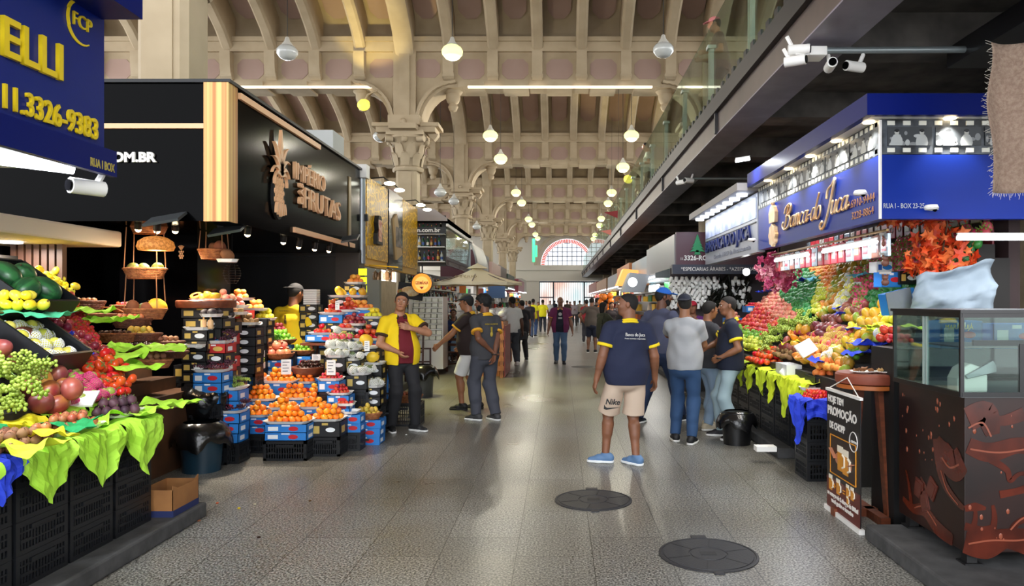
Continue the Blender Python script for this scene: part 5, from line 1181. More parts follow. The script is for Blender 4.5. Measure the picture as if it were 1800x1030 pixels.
# water bottle, sauce bottles
def bottle(p, h, r, m, capm, lab, grp=None, neck=.3, labelm=None, nm='bottle', rz=0):
    t = thing(nm, lab, 'bottle', p, 0, grp); MB().lathe([(r*.9, 0), (r, .01), (r, h*.62), (r*.85, h*.7), (r*neck, h*.82), (r*neck, h*.95)], 14).build('bottle_body', m, t, smooth=True)
    MB().lathe([(r*neck*1.15, h*.93), (r*neck*1.15, h), (0, h)], 12).build('cap', capm, t)
    if labelm: MB().lathe([(r*1.02, h*.2), (r*1.02, h*.5)], 14).build('label_band', labelm, t)
    return t
clearb = glassmat('clear bottle', 'd8e6ee', .5, .05)
bottle(W(407, 653, 8.05), .28, .045, clearb, MATS['blue disc print'], 'large clear water bottle between the grape bags', labelm=mat('pale label', 'dfe8ee', .5))
for X, l in ((358, 'sauce bottle with a yellow cap beside the red box'), (370, 'second sauce bottle with a yellow cap')): bottle(W(X, 578, 7.35), .12, .028, mat('cream sauce', 'd8b080', .4), mat('yellow cap', 'e8b020', .4), l)
# left tower of the stand
p = W(363, 541, 7.62); tag(MB().lathe([(.28, 0), (.29, .02), (.29, .07), (.28, .08), (0, .08)], 28).build('round_board', wood, loc=p, smooth=True), 'round wooden board holding melon halves and star fruit', 'board')
tower(p.x+.03, p.y-.02, p.z, .42, .3, 'under the round wooden board', 0, ('black', 'black', 'black', 'blue'))
for X, k, n, l in ((345, 'half', 1, 'wrapped melon half on the round board'), (357, 'guava', 2, 'star fruit pack on the round board'), (378, 'half', 1, 'wrapped fruit half near the board edge'), (368, 'half', 1, 'papaya half in the middle of the board')):
    q = W(X, 530, 7.6); tray(q.x, q.y, q.z, .13, .12, 0, 'small white tray under the '+l); heap(k, q.x, q.y, q.z+.01, .05, .05, n, l, l)
for X, Y, d, wp, k, l, ly in ((372, 557, 7.4, 30, 'bavocado', 'black avocados on a blue tray', 1), (391, 560, 7.7, 36, 'bavocado', 'black avocados in front of the tray', 2), (412, 553, 8.1, 42, 'kiwi', 'kiwis below the peaches', 1), (395, 573, 7.8, 30, None, 'next to the sauce bottles', 1), (430, 571, 8.3, 50, 'kiwi', 'kiwis near the yellow shirt', 2)): T(X, Y, d, wp, k, l, ly, .22, base=False)
tower(*W(392, 566, 7.8).xy, W(385, 566, 7.8).z, .3, .22, 'under the black avocados', 0, ('black', 'red')); tower(*W(424, 576, 8.3).xy, W(424, 576, 8.3).z, .42, .24, 'under the kiwis and peaches', 0, ('black',))
for X, Y, d, wp, k, l, ly in ((420, 528, 8.6, 46, 'peach', 'yellow peaches on the highest tray', 2), (413, 541, 8.3, 44, 'ppeach', 'pale peaches one step down', 2), (448, 546, 8.9, 40, 'peach', 'yellow peaches beside the worker', 2), (465, 563, 9.0, 36, 'lemon', 'yellow fruit at the end of the top steps', 2), (396, 530, 8.0, 30, 'ppeach', 'blush peaches behind the board', 2)): T(X, Y, d, wp, k, l, ly, .22, base=False)
tower(*W(412, 535, 8.6).xy, W(412, 545, 8.6).z, .4, .24, 'at the back of the highest trays', 0, ('red', 'black')); tower(*W(452, 560, 8.95).xy, W(452, 560, 8.95).z, .34, .24, 'behind the kiwis', 0, ('black',))
for i_, (X_, Y_2, d_) in enumerate(((345, 640, 7.2), (340, 700, 7.15), (338, 760, 7.1))): tower(*W(X_-4, Y_2, d_+.55).xy, W(X_, Y_2, d_+.55).z, .3, .3, 'in the %s stack behind the bin bags' % ['tall', 'middle', 'low'][i_], 0, ('black', 'blue'))
T(350, 580, 7.4, 46, None, 'above the stacked black cartons', 1, .2, kinds=('black', 'black', 'black'))
tag(bx('wood_plank', woodl, *([W(338, 515, 8.9).x-.03, W(338, 515, 8.9).x+.04]), 8.9, 8.93, W(338, 525, 8.9).z, W(338, 490, 8.9).z), 'upright light wood plank behind the round board', 'plank')
tag(bx('picture_card', mat('mixed floral print', '6a6258', .6, col2='2a2622', nscale=26), W(355, 500, 9.2).x, W(393, 500, 9.2).x, 9.2, 9.22, W(370, 505, 9.2).z, W(370, 480, 9.2).z), 'patterned picture card standing behind the fruit', 'card')
tag(MB().tube([W(380, 395, 7.2), W(380, 410, 7.2)], .0, 3).build('scale_hook', steel) if 0 else bx('hanging_scale', mat('grey blue scale', '39414e', .4), W(382, 400, 7.3).x, W(399, 400, 7.3).x, 7.3, 7.38, W(390, 410, 7.3).z, 2.36), 'grey hanging scale box under the copper corner', 'scale')
cr_ = MB()
for k in range(9): a = k/8; z = a*.22; r_ = .09*math.sin(.5+a*2.2); cr_.tube([(r_*math.cos(t), r_*math.sin(t), z) for t in [2*math.pi*i/18 for i in range(19)]], .003, 4, cap=False)
for k in range(8): t = k*math.pi/4; cr_.tube([(.09*math.sin(.5+a*2.2)*math.cos(t), .09*math.sin(.5+a*2.2)*math.sin(t), a*.22) for a in [i/8 for i in range(9)]], .002, 4)
q = W(408, 498, 7.9); cr_.tube([(0, 0, .2), (0, 0, 2.36-q.z)], .003, 4)
tag(cr_.build('wire_basket', mat('dark wire', '2b2a2a', .4, metal=.6), loc=q), 'dark wire egg basket hanging beside the black wall', 'basket')
def price(X, Y, d, w=.07, h=.11, lab='', rz=0, m=None):
    p = W(X, Y, d); t = thing('price_tag', lab, 'tag', p, rz)
    bx('card', m or foamt, -w/2, w/2, -.003, .003, -h/2, h/2, t)
    v = MB()
    for k in range(4): v.box(-w*.35, w*R.uniform(.05, .35), -.0045, -.003, h*(.3-.2*k), h*(.3-.2*k)+h*.05)
    v.build('print_lines', mat('grey print', '6a6a72', .6), t); return t
for X, Y, d, w, h, l, rz in ((503, 645, 8.3, .11, .17, 'pink white price card by the tangerines', .2), (415, 545, 8.5, .05, .11, 'narrow white price card by the avocados', .2), (423, 577, 8.5, .12, .11, 'white price card over the blueberry cartons', 0), (582, 646, 8.2, .1, .17, 'printed white sheet before the netted fruit', 0), (357, 536, 8.4, .04, .12, 'narrow price card on the round board', .1), (593, 537, 9.2, .05, .11, 'white price card in the apples', .2), (645, 608, 8.7, .06, .12, 'white price card in front of the melons', .1), (556, 628, 8.75, .1, .07, 'white card on the dried dates', .1)): price(X, Y, d, w, h, l, rz)
# right half: strawberries, netted fruit, apples, melons
T(582, 668, 8.3, 42, 'straw', 'strawberries beside the date bowl', 3, .24)
T(598, 693, 8.2, 40, 'straw', 'strawberries in the middle step', 3, .24)
T(573, 684, 8.45, 28, None, 'between two strawberry trays', 1, .2, base=False); T(608, 712, 8.1, 30, 'straw', 'a few strawberries', 1, .2, base=False)
T(617, 726, 8.0, 28, None, 'at the step edge', 1, .22)
tower(*W(600, 716, 8.15).xy, W(600, 716, 8.15).z, .26, .22, 'under the few strawberries')
for X, Y, d, wp, l, ly in ((594, 612, 8.75, 40, 'netted soursops on the upper black cartons', 3), (593, 628, 8.6, 36, 'netted soursops on the second black cartons', 2), (633, 658, 8.55, 38, 'netted soursops on the third step', 3), (654, 680, 8.6, 40, 'netted soursops lowest near the walkway', 3), (615, 615, 8.8, 40, 'netted soursops behind the upper ones', 2), (620, 633, 8.7, 30, 'netted soursops between the steps', 2)):
    T(X, Y, d, wp, 'netgreen', l, ly, .24, ('black',))
for X, Y, d, wp, k, l, ly in ((586, 553, 9.5, 46, 'apple', 'red apples high on the stack', 3), (612, 548, 9.6, 40, 'apple', 'red apples beside the first', 3), (622, 572, 9.45, 44, 'plum', 'red plums in the middle', 3), (610, 580, 9.4, 40, 'apple', 'dark red apples below the plums', 2), (648, 598, 9.3, 56, 'apple', 'red apples down near the melons', 4), (600, 600, 9.2, 36, 'dragon', 'dragon fruit beside the apples', 1), (632, 545, 9.7, 50, 'peach', 'orange peaches behind the apples', 2), (656, 560, 9.6, 40, 'lemon', 'yellow fruit by the green sign', 2), (597, 523, 9.9, 34, 'papaya', 'papaya halves at the top of the stack', 1), (624, 500, 10.1, 32, 'peach', 'oranges on the very top', 2), (621, 523, 10.0, 46, 'papaya', 'papayas near the top', 1)):
    T(X, Y, d, wp, k, l, ly, .26, ('black', 'black', 'blue'), base=d > 9.35 or k == 'apple')
T(643, 612, 9.0, 50, 'melon', 'yellow melons under a papaya', 1, .26, ('black',)); T(655, 640, 8.9, 44, 'melon', 'round yellow melons lower down', 2, .26, ('black',)); T(668, 655, 9.2, 30, None, 'behind the melons', 1, .2)
T(568, 588, 9.4, 48, 'tomato', 'tomatoes on a small wooden table', 2, .24, base=False); carton(*(W(568, 600, 9.4).xy), W(568, 600, 9.4).z, 0, 'blue', 'blue carton under the tray of tomatoes', 'tomato carton', .38, .26, .085)
p = W(568, 602, 9.4); t = thing('folding_table', 'small dark wooden folding table under the tomatoes', 'table', (p.x, p.y, 0)); bx('table_top', wood, -.24, .24, -.16, .16, p.z-.03, p.z, t)
for sx in (-1, 1):
    for a in (-1, 1): MB().bar((sx*.2, a*.14, 0), (-sx*.0+sx*.1, -a*.14, p.z-.03), .03).build('leg', wood, t)
t = thing('plastic_tray_stack', 'stack of white plastic trays beside the papayas', 'trays', W(548, 535, 9.9))
for k in range(8): bx('tray_layer', foamt, -.09, .09, -.07, .07, k*.026, k*.026+.02, t)
tower(*W(548, 535, 9.9).xy, W(548, 535, 9.9).z, .26, .24, 'under the stack of white trays', 0, ('black',))
basket(W(646, 735, 8.35), .16, .12, .06, 'wicker basket of small yellow fruit with a hoop handle', 'yellow', 'small yellow fruit in the hooped basket', 3, wick, 0); q = W(632, 733, 8.2)
tag(MB().tube([(q.x-.05+.06*math.cos(a), q.y, q.z+.0+.28*math.sin(a)) for a in [math.pi*i/14 for i in range(15)]], .007, 6).build('basket_handle_hoop', woodl, smooth=True), 'pale cane hoop standing over the fruit baskets', 'hoop') if 0 else None
tower(*W(646, 735, 8.35).xy, W(646, 735, 8.35).z, .36, .28, 'under the wicker basket of yellow fruit')
# loose low crates row near the aisle corner
t_ = W(716, 685, 9.6); basket((t_.x, t_.y, .3), .2, .15, .09, 'wicker basket of brown fruit behind the man in yellow', 'medlar', 'brown fruit in the basket behind the man in yellow', 2, wick); crate(t_.x-.05, t_.y, 0, 0, 'black crate behind the legs of the man in yellow', 'crate behind man', L=.5, Wd=.3, H=.3)
# grey lined bin behind him
q = G(738, 700); t = thing('waste_bin', 'grey bin with a black liner near the dining chairs', 'bin', (q.x, q.y+.2, 0)); MB().lathe([(.18, 0), (.2, .4), (.21, .5)], 20).build('bin_body', mat('dull grey plastic', '4c4f50', .4, col2='3a3c3e', nscale=4), t, smooth=True); l_ = lip(); l_.build('liner', bag, t, loc=(0, 0, .08), smooth='all')
# hanging glass jars and yellow cards near the yellow sign
for k in range(3):
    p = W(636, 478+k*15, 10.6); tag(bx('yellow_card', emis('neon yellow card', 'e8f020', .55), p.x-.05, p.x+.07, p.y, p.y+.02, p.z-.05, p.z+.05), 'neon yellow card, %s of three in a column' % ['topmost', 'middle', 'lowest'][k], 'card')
v = MB(); tag(v.tube([W(648, 466, 11.6), W(700, 470, 11.6)], .01, 6).build('hanging_rail', yp), 'yellow rail for the hanging jars', 'rail')
for k in range(4):
    p = W(660+k*10, 492, 11.6); bottle(p, .17, .045, glassmat('jar glass', 'e0c8b0', .4), mat('jar lid', 'd8d0c0', .4), 'hanging jar, %s along the yellow rail' % ['first', 'second', 'third', 'fourth'][k], 'hanging jars', neck=.2)
p = W(722, 512, 13.6); t = thing('food_poster', 'tilted food poster with a sandwich near the round orange sign', 'poster', p); bx('board', blackm, -.24, .24, -.01, .01, -.15, .15, t); v = MB(); v.ball((0, -.02, 0), (.17, .012, .09)); v.build('sandwich_print', mat('bread print', 'd8a868', .6, col2='e8d8b0', nscale=12), t); v = MB(); v.ball((-.05, -.016, -.03), (.2, .01, .07)); v.build('salad_print', mat('salad print', '6a9a3a', .6, col2='c84a3a', nscale=16), t)
t.rotation_euler = (0, rad(8), 0)
# round beer sign
p = W(742, 498, 13.2); t = thing('round_sign', 'round orange lit beer sign with red lettering', 'sign', p); MB().tube([(0, .04, 0), (0, -.03, 0)], .19, 28).build('rim', mat('dark rim', '2a2018', .4), t); MB().tube([(0, -.03, 0), (0, -.035, 0)], .178, 28).build('face', emis('orange face', 'f0922a', .6), t); MB().tube([(0, -.035, 0), (0, -.038, 0)], .125, 28).build('inner_face', emis('pale orange face', 'f6b45a', .6), t)
tfit('GERMÂNIA', (-.12, -.04, -.02), .24, .055, mat('red letters', 'b82a1a', .5), t, 'y-', .002, bold=.002); MB().prism([(-.04, -.06), (.04, -.06), (0, -.11)], -.042, -.038).build('shield_mark', MATS['red letters'], t)
v = MB().tube([(0, .02, .18), (0, .02, 2.3-p.z)], .012, 6); v.build('bracket', dark, t)

# ================================================================ RIGHT FRUIT STALL
def zr(x): u = x-2.36; return .84+max(0, u)*1.0 if u < 1.35 else .84+1.35
v = MB()
for k in range(9):
    x = 2.45+k*.15; v.box(x, x+.15, 6.35, 11.4, .0, zr(x+.04)-.05)
v.box(3.8, 3.93, 6.35, 11.4, 0, 2.0)
tag(v.build('display_stand', MATS['dark stand boards']), 'dark stepped stand carrying the big fruit display', 'stand')
def cx(px, py): return 1300+px*.2427, 450+py*.2427
SR = []
for px, py, k, l in ((780, 95, 'gmango', 'green orange mango at the very top'), (740, 160, 'gmango', 'mango high in the middle column'), (725, 220, 'gmango', 'mango in the middle column'), (700, 275, 'gmango', 'mango lower in the middle column'), (665, 330, 'gmango', 'mango beside the blue papers'), (650, 390, 'gmango', 'mango at the foot of the column'),
  (660, 110, 'peach', 'yellow peach at the top of its column'), (620, 170, 'peach', 'yellow peach in the slanting column'), (600, 240, 'guava', 'yellow green fruit in the slanting column'), (570, 300, 'guava', 'yellow green fruit midway down'), (550, 370, 'guava', 'yellow green fruit near the bunches'), (640, 230, 'peach', 'pale peach next to the mangoes'), (610, 350, 'peach', 'pale peach near the foot'),
  (530, 210, 'gavocado', 'green avocado at the top of its column'), (510, 280, 'gavocado', 'green avocado in its column'), (490, 350, 'gavocado', 'green avocado lower in its column'), (480, 400, 'gavocado', 'green avocado at the foot of its column'), (930, 350, 'gavocado', 'green avocado beside the dragon fruit'), (980, 300, 'gavocado', 'green avocado in sky blue paper'),
  (800, 200, 'net', 'netted yellow pear under the top mango'), (780, 260, 'net', 'netted pear in the upper middle'), (750, 310, 'net', 'netted pear in blue paper'), (740, 380, 'net', 'netted pear low in its column'), (840, 240, 'net', 'netted pear by the dragon fruit'), (890, 190, 'dragon', 'dragon fruit highest in its column'), (930, 240, 'dragon', 'dragon fruit near the blue paper'), (865, 260, 'dragon', 'pink dragon fruit in the middle'), (860, 320, 'dragon', 'dragon fruit lower down'), (870, 360, 'dragon', 'dragon fruit at the foot of its column'),
  (800, 390, 'darkmango', 'dark red mango below the pears'), (905, 440, 'darkmango', 'big dark mango near the glass case'), (690, 460, 'darkmango', 'dark mango in the middle'), (590, 540, 'darkmango', 'dark mango in the lower diagonal'), (655, 510, 'darkmango', 'dark mango in the diagonal row'), (745, 540, 'darkmango', 'dark mango on blue paper'), (820, 450, 'gmango', 'pale mango among dark ones'),
  (950, 485, 'papaya', 'orange papaya beside the glass case'), (960, 530, 'papaya', 'papaya in the lower rows'), (1050, 510, 'lemon', 'yellow fruit next to the glass'), (1000, 550, 'lemon', 'yellow fruit over the green ones'), (830, 560, 'lemon', 'yellow netted fruit in the middle rows'), (1060, 590, 'net', 'netted fruit nearest the glass'), (900, 575, 'papaya', 'papaya above the mangoes'), (960, 600, 'guava', 'yellow green fruit in the corner'),
  (680, 600, 'rednet', 'netted apple in the middle rows'), (580, 650, 'rednet', 'red netted apple in the lower rows'), (710, 620, 'rednet', 'netted red fruit by the yellow ones'), (770, 580, 'rednet', 'netted apple above the yellow fruit'), (770, 660, 'papaya', 'orange yellow fruit in the lower rows'), (860, 650, 'papaya', 'papaya over the green mangoes'), (850, 700, 'lime', 'green fruit in the front corner'), (910, 680, 'gmango', 'green mango in the front corner'), (960, 670, 'lime', 'green fruit on blue paper'),
  (500, 470, 'grape', 'green grape bunch in the middle of the ramp'), (400, 510, 'grape', 'green grape bunch further along'), (330, 550, 'grape', 'green grape bunch near the man in navy'), (260, 580, 'grape', 'pale grape bunch low on the ramp'), (370, 470, 'ppeach', 'pale peach in a plastic wrap'), (300, 450, 'ppeach', 'pink wrapped fruit further along'), (220, 500, 'apple', 'red apple further along the ramp'), (170, 540, 'apple', 'red apple near the far corner'), (450, 560, 'plum', 'plum row in the middle'), (380, 600, 'half', 'cut fruit half in the lower rows'), (460, 600, 'half', 'cut orange fruit half'), (340, 640, 'darkmango', 'dark fruit near the cut halves'), (130, 600, 'lime', 'green fruit low at the far end'), (100, 640, 'guava', 'pale green fruit over the tomatoes'), (200, 640, 'grape', 'pale grapes in punnets'), (300, 690, 'kiwi', 'kiwi in a clear pack'), (130, 740, 'tomato', 'tomato in the low far corner'), (90, 770, 'tomato', 'tomato heaped above the yellow paper'), (180, 720, 'tomato', 'tomato at the edge of the heap'),
  (660, 770, 'peach', 'orange persimmon in the front row'), (750, 750, 'gmango', 'green mango at the front'), (600, 780, 'peach', 'orange persimmon near the white box'), (450, 780, 'half', 'cut yellow fruit in the carton'), (380, 820, 'peach', 'orange peach in the front carton'), (700, 710, 'net', 'netted pear by the white card')):
    X, Y = cx(px, py); SR.append((X, Y, k, l))
nr = ramp(SR, 2.5, 3.72, lambda x: zr(x)-.02, lambda x: 11.2, 6.4, .85, 'big stall', sgn=1)
print('left', nl, 'right', nr)
for i, (px, py, d, rx, m, l) in enumerate(((230, 390, 11.2, .2, TB, 'blue paper in the far upper corner'), (480, 270, 10, .12, TB, 'blue paper left of the avocados'), (900, 170, 8.8, .2, TB, 'blue paper above the dragon fruit'), (960, 330, 7.9, .22, TC, 'sky blue paper round avocados'), (560, 250, 9.6, .12, TC, 'sky blue paper beside the avocado column'), (750, 460, 7.8, .1, TB, 'blue paper between dark mangoes'), (790, 510, 7.5, .12, TB, 'blue paper in the dark mango row'), (870, 610, 6.9, .12, TB, 'blue paper above the yellow fruit'), (930, 740, 6.45, .16, TB, 'blue paper under the green mangoes'), (1020, 690, 6.5, .14, TY, 'yellow paper beside the glass case'), (880, 760, 6.4, .14, TB, 'blue paper at the near corner'), (600, 850, 7.0, .13, TB, 'blue paper beside the front carton'), (370, 700, 8.3, .1, TYe, 'yellow paper near the cut fruit'), (100, 690, 9.2, .15, TY, 'yellow paper over the tomatoes'))):
    X, Y = cx(px, py); p = W(X, Y, d); p.x = max(p.x, 2.5); p.z = zr(p.x)+.04; crumple(p, rx, rx*.7, m, l, 100+i, .05)
# front edge: crates, hanging papers, cherry tomatoes
for j, (y, mm, w, dr, l) in enumerate(((7.15, TY, .36, .3, 'yellow green paper nearest the blue one'), (7.5, TY, .4, .42, 'yellow green paper hanging lowest'), (7.9, TY, .36, .34, 'yellow green paper in the middle of the row'), (8.3, TY, .4, .3, 'yellow green paper behind the bin'), (8.8, TY, .4, .34, 'yellow green paper by the man in navy'), (9.3, TY, .4, .3, 'yellow green paper at the far end'))):
    tissue((2.34, y, .84), (0, 1, 0), (1, 0, 0), w, .16, dr, mm, l, 50+j)
for j, y in enumerate((7.3, 7.85, 8.4, 8.95, 9.5, 10.05)):
    for k in range(4): crate(2.58, y, .11+k*.178, math.pi/2, 'black crate in column %s under the yellow green papers, %s' % (['one', 'two', 'three', 'four', 'five', 'six'][j], ['lowest', 'second', 'third', 'topmost'][k]), 'crates under the big display', L=.5, Wd=.36, H=.176)
p = W(1430, 692, 6.87)
for i, x in enumerate((2.46,)):
    for k in range(4): crate(x, 6.72, k*.178, 0, 'black crate under the cherry tomatoes, %s of four' % ['lowest', 'second', 'third', 'topmost'][k], 'crates under cherry tomatoes', L=.46, Wd=.34, H=.176)
heap('cherry', 2.46, 6.72, .72, .19, .13, 3, 'cherry tomato heaped in the blue paper', 'cherry tomatoes', flat=True)
tissue((2.46, 6.545, .73), (1, 0, 0), (0, 1, 0), .5, .05, .22, TB, 'royal blue paper hanging in front of the cherry tomatoes', 61, corner=False); tissue((2.215, 6.7, .73), (0, -1, 0), (1, 0, 0), .42, .05, .42, TB, 'royal blue paper hanging over the aisle side of the crates', 62)
tray(2.45, 6.9, .78, .34, .14, 0, 'white tray lying behind the cherry tomatoes')
tissue((2.36, 6.98, .84), (0, 1, 0), (1, 0, 0), .3, .1, .3, TY, 'yellow green paper beside the royal blue one', 63)
carton(2.62, 7.0, .84, 0, 'black', 'shallow carton of orange persimmons', 'persimmon carton', .42, .3, .07)
heap('peach', 2.62, 7.0, .9, .17, .11, 2, 'orange persimmon in the shallow carton', 'persimmons in a carton', flat=True)
for k, (x, y) in enumerate(((2.44, 7.62), (2.44, 7.75), (2.44, 7.88))): carton(x, y, .84, math.pi/2, 'white', 'small white berry carton at the ramp edge, %s' % ['near one', 'middle one', 'far one'][k], 'berry cartons', .12, .16, .12)
for X, Y, d, l, rz in ((1417, 612, 7.3, 'thick white foam card standing in the fruit', .5), (1385, 655, 7.7, 'white foam lid lying on the cut fruit', .9)):
    p = W(X, Y, d); tag(MB().box(-.11, .11, -.012, .012, -.075, .075).build('foam_card', foamt, loc=p, rot=(rad(-35), rad(-20), rz), bevel=.006), l, 'card')
heap('tomato', 2.5, 8.75, .88, .16, .3, 2, 'tomato in the heap by the man in navy', 'tomatoes near the man in navy', flat=True)
# small black bin and foam tray on the floor
q = G(1303, 786); t = thing('waste_bin', 'short black bin with a dark liner beside the stall', 'bin', (q.x, q.y+.2, 0)); MB().lathe([(.15, 0), (.17, .3), (.175, .36)], 20).build('bin_body', mat('black plastic bin', '101012', .35), t, smooth=True); o = lip().build('liner', bag, t, smooth='all'); o.scale = (.85, .85, .8)
q = W(1345, 745, 7.35); tag(bx('foam_tray_pile', foamt, -.1, .1, -.06, .06, 0, .05, loc=(q.x, q.y, .115)), 'white foam trays lying on the kerb by the bin', 'trays')
# left-over clutter: strawberries crates at the far upper end, pink blossoms, maple leaves
def leafmesh(n, R_, m, seed, shape='maple', rad3=(.3, .2, .3), s=.05):
    rr = random.Random(seed); v = MB()
    for i in range(n):
        while True:
            q = Vector((rr.uniform(-1, 1), rr.uniform(-1, 1), rr.uniform(-1, 1)))
            if q.length < 1: break
        p = Vector((q.x*rad3[0], q.y*rad3[1], q.z*rad3[2])); Rm = Euler((rr.uniform(0, 6.3), rr.uniform(0, 6.3), rr.uniform(0, 6.3))).to_matrix(); ss = s*rr.uniform(.6, 1.3); v.mi = rr.randrange(len(m))
        if shape == 'maple':
            pts = []
            for k in range(10):
                a = math.pi*2*k/10; r_ = 1 if k % 2 == 0 else .45; pts.append(p+Rm @ Vector((math.cos(a)*r_*ss, math.sin(a)*r_*ss, .12*ss*math.cos(2*a))))
            v.add([p]+pts, [(0, k+1, (k+1) % 10+1) for k in range(10)])
        else:
            for lay in range(2):
                pts = []
                for k in range(12):
                    a = math.pi*2*k/12; r_ = (1 if k % 3 else .6)*(1-.4*lay); pts.append(p+Rm @ Vector((math.cos(a)*r_*ss, math.sin(a)*r_*ss, .35*ss*(.5-lay*.2))))
                v.add([p]+pts, [(0, k+1, (k+1) % 12+1) for k in range(12)])
    return v
t = thing('maple_branch', 'bunch of orange artificial maple leaves hanging over the glass case', 'leaves', W(1655, 455, 6.3))
lfm = [mat('orange leaf', 'e2501c', .5), mat('pale orange leaf', 'ee7a3e', .5), mat('deep orange leaf', 'cc3c14', .5)]
o = leafmesh(230, 0, lfm, 5, 'maple', (.3, .2, .3), .062).build('leaves', lfm, t); o['kind'] = 'stuff'
o = leafmesh(120, 0, lfm, 6, 'maple', (.42, .15, .1), .06).build('upper_leaves', lfm, t, loc=(-.02, .3, .4)); o['kind'] = 'stuff'
v = MB(); v.tube([(0, 0, .75), (.05, 0, .3), (-.02, 0, -.1)], .008, 5); v.tube([(.05, 0, .3), (.2, 0, 0), (.22, -.05, -.15)], .006, 5); v.build('twig', bstem, t)
t = thing('blossom_branch', 'hanging pink artificial blossom cluster over the stall', 'blossom', W(1368, 478, 9.6)); pkm = [mat('pink blossom', 'e87aa0', .6), mat('deep pink blossom', 'c84a7a', .6), mat('pale pink blossom', 'f0a8b8', .6)]
o = leafmesh(330, 0, pkm, 7, 'b', (.3, .22, .27), .045).build('blossoms', pkm, t); o['kind'] = 'stuff'; MB().tube([(0, 0, .7), (0, 0, 0)], .01, 5).build('twig', bstem, t)
# back wall of hanging packets
pw = mat('stall back wall', '3a2a2a', .7); tag(bx('wall_stall_right', pw, 3.95, 4.05, 6.4, 13.0, 0, 3.1), 'dark wall behind the hanging packets', 'wall', kind='structure')
tag(bx('wall_stall_end', mat('dark stall end wall', '262428', .7), 4.0, 7, 11.5, 11.6, 0, 3.1), 'dark wall at the end of the big stall', 'wall', kind='structure')
pk = [mat('red packet', 'b0303a', .35), mat('clear packet with spice', 'b8b4b0', .25, col2='7a6a60', nscale=12), mat('dark packet', '4a3a3c', .3, col2='7a4a3a', nscale=9), mat('silver packet', '9aa6b0', .2, metal=.6), mat('maroon packet', '7a1f2c', .35), mat('olive packet', '8a8450', .4)]
pkn = ['red', 'clear', 'dark', 'silver', 'maroon', 'olive']; rr = random.Random(4)
for r_ in range(4):
    for c_ in range(26):
        y = 6.6+c_*.19; z = 2.78-.24*r_; k = rr.choice([0, 0, 1, 2, 3, 4, 4, 5]) if c_ % 2 else rr.choice([0, 4, 1])
        t = thing('hanging_packet', '%s packet hanging on the back wall, row %s' % (pkn[k], ['top', 'second', 'third', 'lowest'][r_]), 'packet', (3.9, y, z), rr.uniform(-.1, .1), 'hanging packets row %d %s' % (r_, pkn[k]))
        v = MB(); v.box(-.02, .0, -.075, .075, -.19, 0); v.build('pouch', pk[k], t, bevel=.008)
        v = MB(); v.tube([(-.022, .032*math.cos(a), -.09+.032*math.sin(a)) for a in [2*math.pi*i/10 for i in range(11)]], .006, 4, cap=False) if (c_+r_) % 3 else v.box(-.024, -.02, -.05, .05, -.14, -.05); v.build('print_mark', white if (c_+r_) % 3 else pk[(k+1) % 6], t)
# upper row close to the sign on a rail
tag(MB().tube([(2.75, 6.1, 2.22), (2.75, 9.4, 2.22)], .012, 6).build('hanging_rail', mat('brass rail', '9a7a4a', .4, metal=.5)), 'brass rail under the blue sign for packets', 'rail')
for c_ in range(17):
    y = 6.2+c_*.19; k = rr.choice([0, 1, 2, 4, 3]); t = thing('hanging_packet', '%s packet on the brass rail below the blue sign' % pkn[k], 'packet', (2.78, y, 2.2), 0, 'packets on the brass rail %s' % pkn[k]); MB().box(-.015, .015, -.07, .07, -.2, 0).build('pouch', pk[k], t, bevel=.006); MB().box(-.018, -.015, -.045, .045, -.15, -.05).build('print_mark', pk[(k+1) % 6], t)
tube_light((2.7, 6.2, 2.13), (2.7, 7.45, 2.13), .018, 'white tube light under the blue sign, near one', 'stall lights', power=5)
tube_light((2.7, 7.9, 2.13), (2.7, 9.1, 2.13), .018, 'white tube light under the blue sign, far one', 'stall lights', power=5)
tube_light(W(1683, 418, 5.6), W(1683, 418, 5.6)+Vector((1.3, 0, 0)), .02, 'white tube light over the glass case', 'stall lights', power=9)
light('AREA', 'stall_glow', (3.2, 10.6, 2.9), 22, (.95, .97, 1), size=1, size_y=1.5)
for i in range(3):
    q = W(1556, 420+i*34, 6.2); t = thing('hanging_ornament', 'small carved bear ornament on a string, %s' % ['top', 'middle', 'lowest'][i], 'ornament', q, 0, 'hanging ornaments'); v = MB(); v.ball((0, 0, 0), (.028, .02, .024)); v.ball((0, 0, -.04), (.034, .022, .03)); v.ball((-.02, 0, .022), .01); v.ball((.02, 0, .022), .01); v.build('figure_body', mat('ornament brown', '6a4030', .5), t, smooth=True); MB().box(-.05, .05, -.005, .005, .03, .05).build('sign_board', mat('ornament board', '9a948c', .5), t)
# white sheets and boxes behind the glass case
o = MB()
def shf(u, w): p = W(1600+u*140+10*w, 548-w*(62+30*u+14*noise.noise(Vector((u*4, 0, 3)))), 6.0); return (p.x, p.y+.16*noise.noise(Vector((u*2.5, w*2, 1)))+.05*noise.noise(Vector((u*8, w*7, 4))), p.z)
o.grid(shf, 16, 12); tag(o.build('paper_sheet', mat('white sheet paper', '808c96', .7, bump=.3, nscale=3, bscale=8), solid=.003, smooth='all'), 'large white paper sheet standing behind the glass case', 'paper')
tag(bx('white_panel', mat('cool white panel', 'b5c4cc', .5), 4.25, 6.5, 6.5, 6.55, 1.1, 1.75), 'pale panel behind the counter at the frame edge', 'panel', kind='structure')
p = W(1578, 530, 6.1); t = thing('display_box', 'blue product box wrapped in clear film beside the glass case', 'box', p, rad(15)); MB().box(-.14, .14, -.05, .05, -.09, .09).build('box_body', blueb, t, rot=(0, rad(-12), 0)); MB().box(-.145, .1, -.056, -.05, -.09, .1).build('film_wrap', mat('grey shiny film', '6a7078', .15, bump=.5, nscale=6), t, rot=(0, rad(-12), 0))
